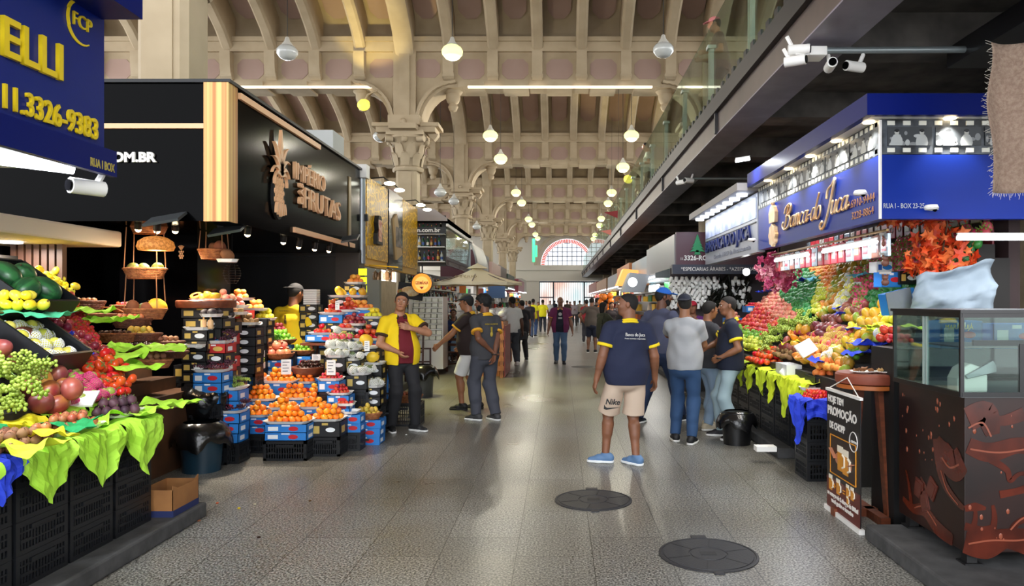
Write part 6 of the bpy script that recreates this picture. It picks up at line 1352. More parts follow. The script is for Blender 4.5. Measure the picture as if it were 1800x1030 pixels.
for X, Y, d, w, h, k, l in ((1560, 505, 6.6, .1, .09, 'blue', 'blue packet box above the film wrapped one'), (1590, 500, 6.6, .09, .08, 'black', 'small black box beside the leaves'), (1548, 480, 6.9, .08, .07, 'white', 'small white box under the ornaments')): q = W(X, Y, d); carton(q.x, q.y, q.z, .2, k, l, 'small boxes', w*2, .12, h*1.5)
tag(bx('stock_shelf', blackm, 3.2, 4.6, 6.2, 6.34, .0, 1.55), 'dark shelf between the ramp and the glass case', 'shelf')
# ================================================================ PEOPLE: signed distance bodies, meshed with surface nets
class Field:
    def __init__(s, lo, hi, h):
        s.h = h; s.lo = np.array(lo, np.float32)-2*h; n = np.ceil((np.array(hi)-s.lo)/h).astype(int)+3
        s.x, s.y, s.z = [(s.lo[i]+h*np.arange(n[i])).astype(np.float32) for i in range(3)]
        s.D = np.full(tuple(n), 1.0, np.float32)
    def box(s, lo, hi):
        out = []
        for a, l, u in ((s.x, lo[0], hi[0]), (s.y, lo[1], hi[1]), (s.z, lo[2], hi[2])):
            i0 = max(0, int((l-a[0])/s.h)); i1 = min(len(a), int((u-a[0])/s.h)+2)
            if i1 <= i0: return None
            out.append(slice(i0, i1))
        return tuple(out)
    def prim(s, a, b, ra, rb, k=.02, sc=None, Rm=None, clip=(), op='u', grow=0., extra=0.):
        a = np.array(a, np.float32); b = np.array(b, np.float32); ra += grow; rb += grow
        m = max(ra, rb)*(max(1, max(sc)) if sc is not None else 1)+k+3*s.h+extra
        sl = s.box(np.minimum(a, b)-m, np.maximum(a, b)+m)
        if sl is None: return
        X = s.x[sl[0]][:, None, None]; Y = s.y[sl[1]][None, :, None]; Z = s.z[sl[2]][None, None, :]
        px, py, pz = X-a[0], Y-a[1], Z-a[2]
        ba = b-a
        if Rm is not None:
            M = np.array(Rm.transposed(), np.float32); px, py, pz = [M[i, 0]*px+M[i, 1]*py+M[i, 2]*pz for i in range(3)]; ba = M @ ba
        f = 1.
        if sc is not None:
            px, py, pz = px/sc[0], py/sc[1], pz/sc[2]; ba = ba/np.array(sc, np.float32); f = min(sc)
        q = float(ba @ ba)
        t = np.clip((px*ba[0]+py*ba[1]+pz*ba[2])/q, 0, 1) if q > 1e-9 else 0*(px+py+pz)
        d = (np.sqrt((px-ba[0]*t)**2+(py-ba[1]*t)**2+(pz-ba[2]*t)**2)-(ra+(rb-ra)*t))*f
        for c, n in clip:
            n = np.array(n, np.float32); n /= np.linalg.norm(n); d = np.maximum(d, (X-c[0])*n[0]+(Y-c[1])*n[1]+(Z-c[2])*n[2])
        D = s.D[sl]
        if op == 's': s.D[sl] = np.maximum(D, -d)
        elif k > 0:
            h_ = np.clip(.5+.5*(D-d)/k, 0, 1); s.D[sl] = D+(d-D)*h_-k*h_*(1-h_)
        else: s.D[sl] = np.minimum(D, d)
    def clip(s, c, n):
        n = np.array(n, np.float32); n /= np.linalg.norm(n)
        s.D = np.maximum(s.D, (s.x[:, None, None]-c[0])*n[0]+(s.y[None, :, None]-c[1])*n[1]+(s.z[None, None, :]-c[2])*n[2])
    def wrinkle(s, A, ph):
        X = s.x[:, None, None]; Y = s.y[None, :, None]; Z = s.z[None, None, :]
        s.D = s.D+A*(np.sin(17*Z+9*X+4*np.sin(8*X+ph)+ph)*np.sin(14*X-8*Z+ph*2)+.6*np.sin(31*Z-12*Y+3*np.sin(13*X+ph)))
    def mesh(s, name, m):
        D = s.D; ins = D < 0
        c = np.zeros(tuple(n-1 for n in D.shape), np.int8)
        for i in (0, 1):
            for j in (0, 1):
                for k in (0, 1): c += ins[i:D.shape[0]-1+i, j:D.shape[1]-1+j, k:D.shape[2]-1+k]
        mask = (c > 0) & (c < 8); cells = np.argwhere(mask)
        me = bpy.data.meshes.new(name); me.materials.append(m)
        if len(cells) == 0: return me
        idx = np.full(mask.shape, -1, np.int32); idx[mask] = np.arange(len(cells))
        acc = np.zeros((len(cells), 3), np.float32); cnt = np.zeros(len(cells), np.float32); I, J, K = cells.T
        C = [(i, j, k) for i in (0, 1) for j in (0, 1) for k in (0, 1)]
        for u in C:
            for w in C:
                if w > u and sum(abs(p-q) for p, q in zip(u, w)) == 1:
                    da = D[I+u[0], J+u[1], K+u[2]]; db = D[I+w[0], J+w[1], K+w[2]]; mm = (da < 0) != (db < 0)
                    t = da[mm]/(da[mm]-db[mm]); acc[mm] += np.array(u, np.float32)+(np.array(w, np.float32)-np.array(u, np.float32))*t[:, None]; cnt[mm] += 1
        V = (cells+acc/cnt[:, None])*s.h+s.lo
        Q = []
        for ax in range(3):
            o = [(1, 2), (2, 0), (0, 1)][ax]
            sa = [slice(None)]*3; sb = [slice(None)]*3; sa[ax] = slice(0, -1); sb[ax] = slice(1, None)
            A, B = ins[tuple(sa)], ins[tuple(sb)]; E = np.argwhere(A != B)
            ok = (E[:, o[0]] > 0) & (E[:, o[1]] > 0) & (E[:, o[0]] < D.shape[o[0]]-1) & (E[:, o[1]] < D.shape[o[1]]-1); E = E[ok]
            fl = A[tuple(E.T)]
            def at(d0, d1):
                P_ = E.copy(); P_[:, o[0]] += d0; P_[:, o[1]] += d1; return idx[tuple(P_.T)]
            q = np.stack([at(-1, -1), at(0, -1), at(0, 0), at(-1, 0)], 1); q[~fl] = q[~fl][:, ::-1]; Q.append(q)
        Q = np.concatenate(Q); Q = Q[(Q >= 0).all(1)]
        me.vertices.add(len(V)); me.vertices.foreach_set('co', V.astype(np.float32).ravel()); me.loops.add(len(Q)*4); me.loops.foreach_set('vertex_index', Q.ravel().astype(np.int32))
        me.polygons.add(len(Q)); me.polygons.foreach_set('loop_start', np.arange(0, len(Q)*4, 4, dtype=np.int32)); me.polygons.foreach_set('loop_total', np.full(len(Q), 4, np.int32)); me.polygons.foreach_set('use_smooth', np.ones(len(Q), bool))
        me.update(calc_edges=True); return me

def ik(a, c, l1, l2, pole):
    a, c = Vector(a), Vector(c); v = c-a; d = min(v.length, (l1+l2)*.995); u = v.normalized(); c = a+u*d
    x = (l1*l1-l2*l2+d*d)/(2*d); hgt = math.sqrt(max(0, l1*l1-x*x)); p = Vector(pole); p = (p-u*p.dot(u)).normalized()
    return a+u*x+p*hgt, c
def cloth(c, c2=None, rough=.85, sc=3): return mat('cloth '+c, c, rough, col2=c2 or c, nscale=sc, bump=.12, bscale=30, lo=.3, hi=.7)
def skin(c): return mat('skin '+c, c, .5, col2=''.join('%02x' % max(0, int(int(c[i:i+2], 16)*.86)) for i in (0, 2, 4)), nscale=7, sss=0)
def person(label, X=None, Y=None, loc=None, rz=0, H=1.72, fat=0., h=.0075, sk='b07a58', hair='short', hairc='151210', cap=None, beard=None, head=(0, 0, 0), lean=0, side=0, twist=0,
           top='2a2c33', topk='tee', inner=None, collar=None, cuff=None, bottom='20242c', short=False, shoe='1c1c1e', sole='e8e8e6', lf=(-.12, .02, 0), rf=(.12, -.02, 0), lt=8, rt=-8, pelvis=None,
           lh=(-.25, .06, .82), rh=(.25, .06, .82), lp=(-.3, -1, 0), rp=(.3, -1, 0), lcurl=.55, rcurl=.55, group=None, hem=.84, female=False, lk=(0, 1, 0), rk=(0, 1, 0), longs=False, nofoot=False, z0=0, lfing=None, rfing=None, baggy=0, pw=1., fingers=True):
    s = H/1.75
    if loc is None: p = G(X, Y, z0); loc = (p.x, p.y, z0)
    T_ = thing('person', label, 'person', loc, rad(rz), group)
    pz = (pelvis or .92); RT = Euler((rad(-lean), rad(side), 0)).to_matrix() @ Euler((0, 0, rad(twist))).to_matrix()
    off = Vector((0, 0, pz-.92))
    def tp(x, y, z): q = RT @ Vector((x, y, z-.92)); return Vector((q.x, q.y, q.z+pz))*s
    hips = [Vector((-.095*pw, 0, pz-.0))*s, Vector((.095*pw, 0, pz))*s]; feet = [Vector(lf)*s+Vector((0, 0, .085*s)), Vector(rf)*s+Vector((0, 0, .085*s))]
    knees = []
    for hp, ft, kp in zip(hips, feet, (lk, rk)): k_, f_ = ik(hp, ft, .43*s, .435*s, kp); knees.append(k_)
    shs = [tp(-.168-.1*fat, 0, 1.392), tp(.168+.1*fat, 0, 1.392)]; elb = []; wr = []
    for sh, hd, pl in zip(shs, (lh, rh), (lp, rp)): e_1, w_1 = ik(sh, Vector(hd)*s, .295*s, .255*s, pl); elb.append(e_1); wr.append(w_1)
    RH = Euler((0, 0, rad(head[0]))).to_matrix() @ Euler((rad(-head[1]), rad(head[2]), 0)).to_matrix()
    nb = tp(0, -.005, 1.47); hc = nb+Vector((0, .02*s, 0))+RH @ Vector((0, .01, .165))*s*(1 if not female else .97)
    def hp_(x, y, z): return hc+RH @ Vector((x, y, z))*s
    allp = hips+feet+knees+shs+elb+wr+[hc]; lo = [min(p[i] for p in allp)-.2 for i in range(3)]; hi = [max(p[i] for p in allp)+.2 for i in range(3)]; lo[2] = min(-.01, lo[2])
    # ---- body
    f = Field(lo, hi, h)
    SCt = (1.28+fat*.4, 1+fat*.5, 1)
    def torso(f, grow=0., k=.05, clip=()):
        f.prim(tp(0, .0, 1.10), tp(0, 0, 1.27), .11, .115, k, SCt, RT, clip, grow=grow)
        for sx_ in (-1, 1): f.prim(tp(sx_*.03, -.005, 1.425), tp(sx_*(.15+.1*fat), 0, 1.375), .055, .052, k*.8, None, None, clip, grow=grow)
        f.prim(tp(0, .015+.1*fat, 1.04), tp(0, .015+.08*fat, 1.12), .118+fat*.16, .118+fat*.08, k, (1.25, .95, 1), RT, clip, grow=grow)
        f.prim(tp(0, 0, .97), tp(0, 0, .93), .118+.05*fat, .118+.04*fat, k, (1.3, 1, .9), RT, clip, grow=grow)
        if female: f.prim(tp(-.07, .09, 1.27), tp(.07, .09, 1.27), .06, .06, k, None, None, clip, grow=grow)
    torso(f)
    f.prim(nb-Vector((0, 0, .03))*s, hp_(0, -.022, -.05), (.06+.02*fat)*s, (.055+.02*fat)*s, .03)
    af = 1+.5*fat
    def arm(f, i, grow=0., k=.02, clip=(), upto=2):
        f.prim(shs[i], elb[i], .05*af*s, .04*af*s, .03, None, None, clip, grow=grow)
        if upto > 1: f.prim(elb[i], wr[i], .041*af*s, .026*af*s, .015, None, None, clip, grow=grow); f.prim(elb[i]+(wr[i]-elb[i])*.2, elb[i]+(wr[i]-elb[i])*.45, .041*af*s, .037*af*s, .015, (1, 1, 1), None, clip, grow=grow)
    for i in (0, 1): arm(f, i)
    def leg(f, i, grow=0., k=.03, clip=()):
        f.prim(hips[i], knees[i], (.088+.02*fat)*s, (.057+.01*fat)*s, k, None, None, clip, grow=grow)
        f.prim(knees[i], feet[i], (.054+.01*fat)*s, (.037+.004*fat)*s, k, None, None, clip, grow=grow)
        m_ = knees[i]+(feet[i]-knees[i])*.28+Vector((0, -.015, 0))*s; f.prim(m_, m_+(feet[i]-knees[i])*.2, (.056+.01*fat)*s, .048*s, k, None, None, clip, grow=grow)
    for i in (0, 1): leg(f, i)
    for i, (w_, e_1, cu, fg) in enumerate(zip(wr, elb, (lcurl, rcurl), (lfing, rfing))):
        dr = Vector(fg).normalized() if fg else (w_-e_1).normalized(); sgn = -1 if i == 0 else 1
        side_ = Vector((0, 1, 0)) if abs(dr.z) > .6 else Vector((0, 0, 1)); side_ = (side_-dr*side_.dot(dr)).normalized()   # thumb side
        nrm = dr.cross(side_).normalized(); inw = nrm if nrm.dot(-w_+tp(0, 0, 1.1)) > 0 else -nrm
        for q in range(4):
            o = side_*(.027-.018*q)*s; kn = w_+dr*(.088-.004*abs(q-1))*s+o*1.12
            f.prim(w_+o*.6, kn, .0165*s, .0135*s, .012)
            L = (.066, .074, .07, .055)[q]*s; r0 = .0098*s; p0 = kn; a = .25+.1*q; dd = dr.copy()
            for sg, fr in enumerate((.45, .32, .26)):
                dd = (dd*math.cos(cu*(.7+.3*sg))+inw*math.sin(cu*(.7+.3*sg))).normalized(); p1 = p0+dd*L*fr
                f.prim(p0, p1, r0, r0*.9, .003); r0 *= .92; p0 = p1
        t0 = w_+dr*.025*s+side_*.02*s; t1 = t0+(dr*.6+side_*.75+inw*.35).normalized()*.042*s; t2 = t1+(dr*.95+side_*.25+inw*.3).normalized()*.034*s
        f.prim(t0, t1, .0145*s, .0115*s, .008); f.prim(t1, t2, .0112*s, .009*s, .003)
    # head
    def ell(f, c, r, k=.015, grow=0., clip=(), op='u', ex=0.): f.prim(hp_(*c), hp_(*c), 1*s*0+min(r)*s, min(r)*s, k, tuple(q/min(r) for q in r), RH, clip, op, grow)
    def cap_(f, a, b, ra, rb, k=.01, op='u', clip=()): f.prim(hp_(*a), hp_(*b), ra*s, rb*s, k, None, None, clip, op)
    hd = 1.0
    ell(f, (0, -.012, .028), (.076, .097, .086), .02); ell(f, (0, .028, -.022), (.061+.02*fat, .068, .082), .02); ell(f, (0, .052, -.088), (.036+.02*fat, .034, .026), .03)
    cap_(f, (-.034, .084, .03), (.034, .084, .03), .012, .012, .012)
    cap_(f, (0, .094, .012), (0, .113, -.022), .008, .0135, .008); cap_(f, (-.012, .1, -.027), (.012, .1, -.027), .008, .008, .006)
    cap_(f, (-.04, .07, -.02), (-.03, .075, -.03), .018, .018, .02); cap_(f, (.04, .07, -.02), (.03, .075, -.03), .018, .018, .02)
    cap_(f, (-.017, .092, -.053), (.017, .092, -.053), .008, .008, .008)
    for sx in (-1, 1):
        cap_(f, (sx*.03, .107, .006), (sx*.034, .106, .006), .012, .012, 0, 's')
        ell(f, (sx*.079, -.006, -.004), (.010, .019, .031), .008)
    o = bpy.data.objects.new('body', f.mesh('body', skin(sk))); COL.objects.link(o); adopt(o, T_)
    near_ = h < .0125
    def put_field(g, nm, m, par=T_):
        o = bpy.data.objects.new(nm, g.mesh(nm, m)); COL.objects.link(o); adopt(o, par); return o
    if near_:
        v = MB()
        for sx in (-1, 1):
            v.mi = 0; v.ball(hp_(sx*.031, .0845, .008), .0104*s, 8, 6); v.mi = 1; v.ball(hp_(sx*.031, .0905, .007), .0062*s, 8, 6)
        v.build('eyes', [mat('eye white', 'e6e0da', .3), mat('dark iris', '1d130e', .2)], T_, smooth='all')
        v = MB(); v.tube([hp_(-.018, .1, -.051), hp_(-.007, .105, -.049), hp_(0, .105, -.0505), hp_(.007, .105, -.049), hp_(.018, .1, -.051)], [.0015, .003, .0028, .003, .0015], 5); v.tube([hp_(-.015, .1, -.056), hp_(0, .1045, -.059), hp_(.015, .1, -.056)], [.0015, .0038, .0015], 5)
        v.build('lips', mat('lips', '8a4a42', .5), T_, smooth='all')
        v = MB()
        for sx in (-1, 1): v.tube([hp_(sx*.016, .098, .029), hp_(sx*.03, .0985, .034), hp_(sx*.046, .088, .028)], [.003*s, .0036*s, .0018*s], 5)
        v.build('eyebrows', mat('hair '+hairc, hairc, .8), T_, smooth='all')
    hm = mat('hair '+hairc, hairc, .6, bump=.7, nscale=30, bscale=120)
    hl = [c-.16*s for c in hc]; hh = [c+.17*s for c in hc]; hres = max(h*.8, .0055)
    if hair not in (None, 'bald') :
        g = Field([c-.19*s for c in hc] if hair == 'long' else hl, hh, hres)
        gr = {'buzz': .002, 'short': .007, 'curly': .015, 'long': .014}[hair]
        fp, ny, nz = (0, .078, .09), .68, -.73
        if hair == 'curly': fp = (0, .085, .06)
        n_ = RH @ Vector((0, ny, nz)); cl = [(hp_(*fp), n_)]
        ell(g, (0, -.014, .03), (.078, .098, .087), 0, gr, cl); ell(g, (0, -.05, -.01), (.06, .05, .06), .02, gr*.6, [(hp_(0, 0, -.075), RH @ Vector((0, 0, -1)))])
        if hair == 'long': ell(g, (0, -.06, -.06), (.075, .05, .12), .02, .008)
        if hair in ('short', 'curly'):
            for sx in (-1, 1): cap_(g, (sx*.074, .018, .03), (sx*.074, .02, -.012), .009, .006, .006)
        if hair == 'curly': g.D += .006*np.sin(70*g.x)[:, None, None]*np.sin(74*g.y)[None, :, None]*np.sin(68*g.z)[None, None, :]
        put_field(g, 'hair', hm)
    if beard:
        g = Field(hl, hh, hres); cl = [(hp_(0, 0, -.05), RH @ Vector((0, -.55, 1)))]
        ell(g, (0, .028, -.022), (.061+.02*fat, .068, .082), 0, .0022, cl); ell(g, (0, .052, -.088), (.036+.02*fat, .034, .026), .03, .003, cl)
        g.prim(hp_(-.02, .108, -.053), hp_(.02, .108, -.053), .012*s, .012*s, 0, None, None, (), 's'); put_field(g, 'beard', mat('beard '+hairc, hairc, .9))
    if cap:
        c_, back = cap[0], (cap[1] if len(cap) > 1 else 0); Rc = RH @ Euler((0, 0, rad(back))).to_matrix()
        g = Field([c-.24*s for c in hc], [c+.24*s for c in hc], hres)
        g.prim(hp_(0, -.01, .045), hp_(0, -.01, .045), .083*s, .083*s, 0, (1.02, 1.27, 1.03), RH, [(hp_(0, 0, .042), RH @ Vector((0, -.12, -1)))])
        b_ = hc+Rc @ Vector((0, .115, .052))*s
        g.prim(b_, b_, .009*s, .009*s, .012, (7.6, 8.5, 1.0), Rc @ Euler((rad(-8), 0, 0)).to_matrix()); put_field(g, 'cap', cloth(c_))
        if len(cap) > 2: 
            g2 = MB(); g2.ball(hp_(0, -.01, .136), .01*s, 8, 6); g2.build('cap_button', cloth(cap[2]), T_)
    # ---- shirt
    def shirt(nm, colr, grow, hem_, slv, open_=0, neck=.072, wrk=.0035, ph=1.):
        g = Field(lo, hi, h); hz = pz+(hem_-.92)
        hemc = [((0, 0, hz*s), (0, 0, -1))]
        nk = (tp(0, .0, 1.485), RT @ Vector((0, .25, 1)))
        torso(g, grow, .05, hemc+[nk])
        a0, a1 = Vector((0, .01+.05*fat, (pz+.12)*s)), Vector((0, .01+.03*fat, hz*s-.03))
        g.prim(a0, a1, .118+.07*fat+grow, .118+.05*fat+grow*1.2, .05, (1.28, 1.0, 1), None, hemc)
        ends = []
        if slv > 0:
            for i in (0, 1):
                if slv <= 1:
                    u = (elb[i]-shs[i]); e1 = shs[i]+u*slv; n_ = u.normalized(); g.prim(shs[i]-n_*.0, shs[i]+u*1.1, .05*af*s+grow*.6, .054*af*s+grow*1.1, .03, None, None, [(e1, n_)], extra=.02); ends.append((shs[i], u, e1, n_))
                else:
                    g.prim(shs[i], elb[i], .057*af*s+grow*.5, .05*af*s+grow*.5, .035); n_ = (wr[i]-elb[i]).normalized(); g.prim(elb[i], wr[i]+n_*.02, .048*af*s+grow*.5, .036*af*s+grow*.4, .02, None, None, [(wr[i], n_)])
        if open_:
            q = tp(0, .3, 1.2); 
            g.D = np.maximum(g.D, -np.maximum(np.abs(g.x[:, None, None]-.01)-open_*(1.15-.35*np.clip((g.z[None, None, :]-1.0*s)/.4, 0, 1)), -g.y[None, :, None]+.03+np.sin(rad(lean))*(g.z[None, None, :]-pz*s)+0*g.x[:, None, None]))
        g.prim(tp(0, .018, 1.5), tp(0, .03, 1.56), neck, neck+.01, 0, None, None, (), 's')
        g.wrinkle(wrk, ph); o = put_field(g, nm, cloth(colr)); return o, ends
    if inner: shirt('undershirt', inner, .012, hem, .0, neck=.07)
    o, ends = shirt('shirt', top, .024 if inner or collar else .018, hem-(.02 if inner else 0), 1.9 if longs else .66, open_=.085 if inner else 0, ph=len(label)*.7)
    if cuff and ends:
        for sh_, u, e1, n_ in ends:
            g = Field([min(e1[i], sh_[i])-.14 for i in range(3)], [max(e1[i], sh_[i])+.14 for i in range(3)], h)
            g.prim(sh_, sh_+u*1.1, .05*af*s+.02, .054*af*s+.03, 0, None, None, [(e1+n_*.004, n_), (e1-n_*.028, -n_)], extra=.02); put_field(g, 'cuff', cloth(cuff), o)
    if collar:
        v = MB()
        for q in range(2):
            pts = [tp(.082*math.cos(a)*(1+.12*q), .006+.078*math.sin(a)*(1+.1*q), 1.468-.02*math.sin(a)-.022*q) for a in [rad(-250+320*i/22)+math.pi for i in range(23)]] if 0 else [tp(.083*math.sin(a)*(1+.18*q), -.004-.078*math.cos(a)*(1+.15*q), 1.487-.024*(1-math.cos(a))-.022*q) for a in [rad(-158+316*i/24) for i in range(25)]]
            v.tube(pts, .013, 6)
        v.build('collar', cloth(collar), o, smooth='all')
    # ---- trousers or shorts
    g = Field(lo, hi, h); wz = [((0, 0, (pz+.015)*s), (0, 0, 1))]
    g.prim(Vector((0, 0, (pz+.03))*1)*s if 0 else Vector((0, 0, (pz+.04)*s)), Vector((0, -.005, (pz-.04)*s)), (.122+.06*fat)*s, (.125+.05*fat)*s, .04, (1.28, 1.02, 1), None, wz)
    for i in (0, 1):
        gr = .012+baggy
        if short:
            n_ = (knees[i]-hips[i]).normalized(); e1 = hips[i]+(knees[i]-hips[i])*(.86 if short is True else short)
            g.prim(hips[i], knees[i], (.088+.02*fat)*s+gr*.1, (.088+.02*fat)*s+gr*.6, .03, None, None, [(e1, n_)], extra=.02)
        else:
            g.prim(hips[i], knees[i], (.09+.02*fat)*s+gr*.8, (.06+.01*fat)*s+gr, .03); n_ = (feet[i]-knees[i]).normalized(); e1 = feet[i]+n_*.0
            g.prim(knees[i], feet[i]+n_*.02, (.06+.01*fat)*s+gr, (.048+.004*fat)*s+gr, .03, None, None, [(e1, n_)], extra=.02); m_ = knees[i]+(feet[i]-knees[i])*.26+Vector((0, -.02, 0))*s; g.prim(knees[i], m_+(feet[i]-knees[i])*.22, (.062+.01*fat)*s+gr, .056*s+gr, .03)
    g.wrinkle(.0035 if not short else .003, len(label)); put_field(g, 'shorts' if short else 'trousers', cloth(bottom, sc=5))
    # ---- shoes
    if not nofoot:
        for i, (ft, ang) in enumerate(zip((lf, rf), (lt, rt))):
            a = Vector(ft)*s; d = Vector((-math.sin(rad(ang)), math.cos(rad(ang)), 0)); fz = a.z
            g = Field([a.x-.26, a.y-.26, fz-.02], [a.x+.26, a.y+.26, fz+.17], max(.006, h*.8)); up = Vector((0, 0, 1))
            b0, b1, b2 = a-d*.045*s, a+d*.07*s, a+d*.155*s
            cl = [(Vector((0, 0, fz+.02)), (0, 0, -1))]
            g.prim(b0+up*.05*s, b1+up*.045*s, .042*s, .042*s, .02, None, None, cl); g.prim(b1+up*.035*s, b2+up*.022*s, .042*s, .034*s, .02, None, None, cl); g.prim(b0+up*.06*s, a+up*.1*s, .04*s, .044*s, .02, None, None, cl+[(Vector((0, 0, fz+.105*s)), (0, 0, 1))])
            so = put_field(g, 'shoe', cloth(shoe, rough=.6)); g = Field([a.x-.26, a.y-.26, fz-.02], [a.x+.26, a.y+.26, fz+.17], max(.006, h*.8)); cl = [(Vector((0, 0, fz+.026)), (0, 0, 1)), (Vector((0, 0, fz+.001)), (0, 0, -1))]
            g.prim(b0+up*.02, b1+up*.02, .046*s, .05*s, .01, None, None, cl); g.prim(b1+up*.02, b2+up*.02, .05*s, .042*s, .01, None, None, cl); put_field(g, 'sole', mat('sole '+sole, sole, .6), so)
    T_['_'] = 1; del T_['_']
    return T_, dict(tp=tp, hp=hp_, wr=wr, elb=elb, s=s, shirt=o, RT=RT)

def onback(T_, D, txt, y, z, length, hgt, m, up=0):
    t = text(txt, (0, 0, 0), hgt/.7, m, D['shirt'], 'y-', .002, length=length); q = D['tp'](-length/2, y, z); t.location = q; t.rotation_euler = (D['RT'] @ Euler((rad(90), 0, 0)).to_matrix()).to_euler(); return t
HN = .007
whitep = mat('white print', 'e4e4e0', .6)
# man in the open yellow shirt
T1, D1 = person('man in an open yellow shirt over dark red, hand on chest, black jeans', 707, 757, rz=213, H=1.74, fat=.2, h=HN, sk='b98262', hairc='14100e', head=(-24, 4, -10), side=3, lean=-4, top='f2cf12', inner='6c1522', collar='3a2416', cuff='3a2416', bottom='1e1e22',
  shoe='1b1b1d', lf=(-.13, .1, 0), rf=(.13, -.03, 0), lt=30, rt=-12, rh=(.13, .19, 1.01), rp=(1, -.7, -.1), lh=(-.03, .2, 1.3), lp=(-1, -.1, -.25), lfing=(.9, .1, .25), rfing=(-.5, .5, -.6), hem=.86)
# man in the charcoal work shirt, hands clasped behind
T2, D2 = person('man in a charcoal shirt with yellow trim, seen from behind, hands clasped behind', 853, 739, rz=38, H=1.72, fat=.08, h=HN, sk='7d4f37', hair='curly', hairc='0d0c0c', beard=True, head=(48, 6, 0), top='3c3c40', collar='e8b52a', cuff='e8a92a', bottom='43454f', baggy=.012,
  shoe='3a3a3c', lf=(-.1, .07, 0), rf=(.12, -.08, 0), lt=25, rt=5, lh=(-.02, -.17, .98), lp=(-1, -.5, 0), rh=(.02, -.2, .9), rp=(1, -.4, 0), hem=.86)
onback(T2, D2, 'IMPÉRIO DAS FRUTAS', -.152, 1.33, .2, .018, mat('dull gold print', 'b09a3a', .6)); v = MB(); q = D2['tp'](.0, -.162, 1.2); v.ball(q, (.022, .008, .034)); v.bar(q+Vector((0, 0, .03)), q+Vector((0, 0, .1)), .03, .01); v.build('pineapple_print', MATS['dull gold print'], D2['shirt'])
MB().tube([D2['wr'][1]+Vector((.034*math.cos(a), .034*math.sin(a), .02)) for a in [2*math.pi*i/12 for i in range(13)]], .008, 5, cap=False).build('watch', blackm, T2)
# man in the dark brown shirt and white shorts
T3, D3 = person('man in a dark brown shirt and white shorts, cap, reaching with one arm', 828, 719, rz=75, H=1.72, fat=.25, h=.009, sk='a8704e', hairc='15110f', cap=('20222a',), head=(10, 5, 0), lean=4, top='2c1f1e', collar='e8b52a', cuff='e8a92a', bottom='e6e6e4', short=.95,
  shoe='141416', sole='202022', lf=(-.12, .1, 0), rf=(.1, -.08, 0), lh=(-.28, .42, .98), lp=(-.3, -.6, -1), rh=(.25, .25, .95), hem=.84)
# man in the navy shirt and beige shorts
T4, D4 = person('man in a navy shirt with yellow collar and beige shorts, back turned, looking sideways', 1102, 815, rz=14, H=1.70, fat=.33, h=HN, sk='8a5a40', hair='buzz', hairc='14110f', head=(72, 0, 0), side=2, top='1d2440', collar='efd21e', cuff='efd21e', bottom='cdb7a3', short=.98, baggy=.02,
  shoe='5d7fa8', sole='eef2f4', lf=(-.2, .1, 0), rf=(.07, -.08, 0), lt=64, rt=28, lh=(-.33, .02, .84), rh=(.33, .06, .86), hem=.82, pw=1.15)
onback(T4, D4, 'Banca do Juca', -.2, 1.32, .2, .032, whitep); onback(T4, D4, 'Frutas nacionais e importadas', -.2, 1.29, .21, .012, whitep)
t = text('Nike', (0, 0, 0), .075, MATS['black carton'], T4, 'y-', .002, bold=.002, shear=.25); t.location = (-.265, -.118, .62); t.rotation_euler = (rad(90), 0, rad(-35))
v = MB(); v.prism([(0, .03), (-.005, -.012), (.02, -.02), (.17, .012), (.03, 0), (.012, .008)], -.002, .002); sw = v.build('tick_mark', MATS['black carton'], T4, loc=(-.272, -.112, .585), rot=(0, 0, rad(-35)))
# man in the blue cap
T5, D5 = person('man in a bright blue cap and slate T-shirt, striding in dark blue trousers', 1160, 742, rz=-48, H=1.80, fat=.3, h=.008, sk='6d4531', hairc='100e0d', cap=('2668c8',), beard=True, head=(-38, 4, 0), lean=3, top='4a4e66', bottom='1d2c4a', baggy=.012,
  shoe='1c2230', lf=(-.12, -.3, 0), rf=(.14, .26, 0), lt=10, rt=-5, lh=(-.26, .16, 1.0), lp=(-1, -.8, 0), rh=(.2, .28, 1.0), rp=(1, -.6, 0), hem=.86)
# man in the pale grey T-shirt
T6, D6 = person('man in a pale grey T-shirt and backward navy cap, blue jeans, arms folded', 1203, 778, rz=-22, H=1.70, fat=.14, h=HN, sk='9a6a4c', hair='buzz', hairc='15110f', cap=('1e2434', 165), head=(22, 2, 0), top='a2a5aa', bottom='2c4a72',
  shoe='15161a', lf=(-.12, .05, 0), rf=(.1, -.07, 0), lt=25, rt=-5, lh=(-.08, .2, 1.44), lp=(-1, .2, -1), rh=(-.05, .24, 1.18), rp=(1, .1, -.6), lcurl=1.2, hem=.88)
# man in the dark polo
T7, D7 = person('man in a dark grey polo and ripped light jeans, half hidden', 1243, 754, rz=-70, H=1.62, fat=.12, h=.009, sk='9a6848', hairc='15110f', head=(0, 8, 0), top='3b3c42', bottom='8aa2bc', shoe='c0b49c', lf=(-.12, .08, 0), rf=(.12, -.06, 0), lh=(-.2, .33, 1.08), lp=(-1, -.4, -.3), rh=(.14, .3, 1.08), rp=(1, -.4, -.3), hem=.86)
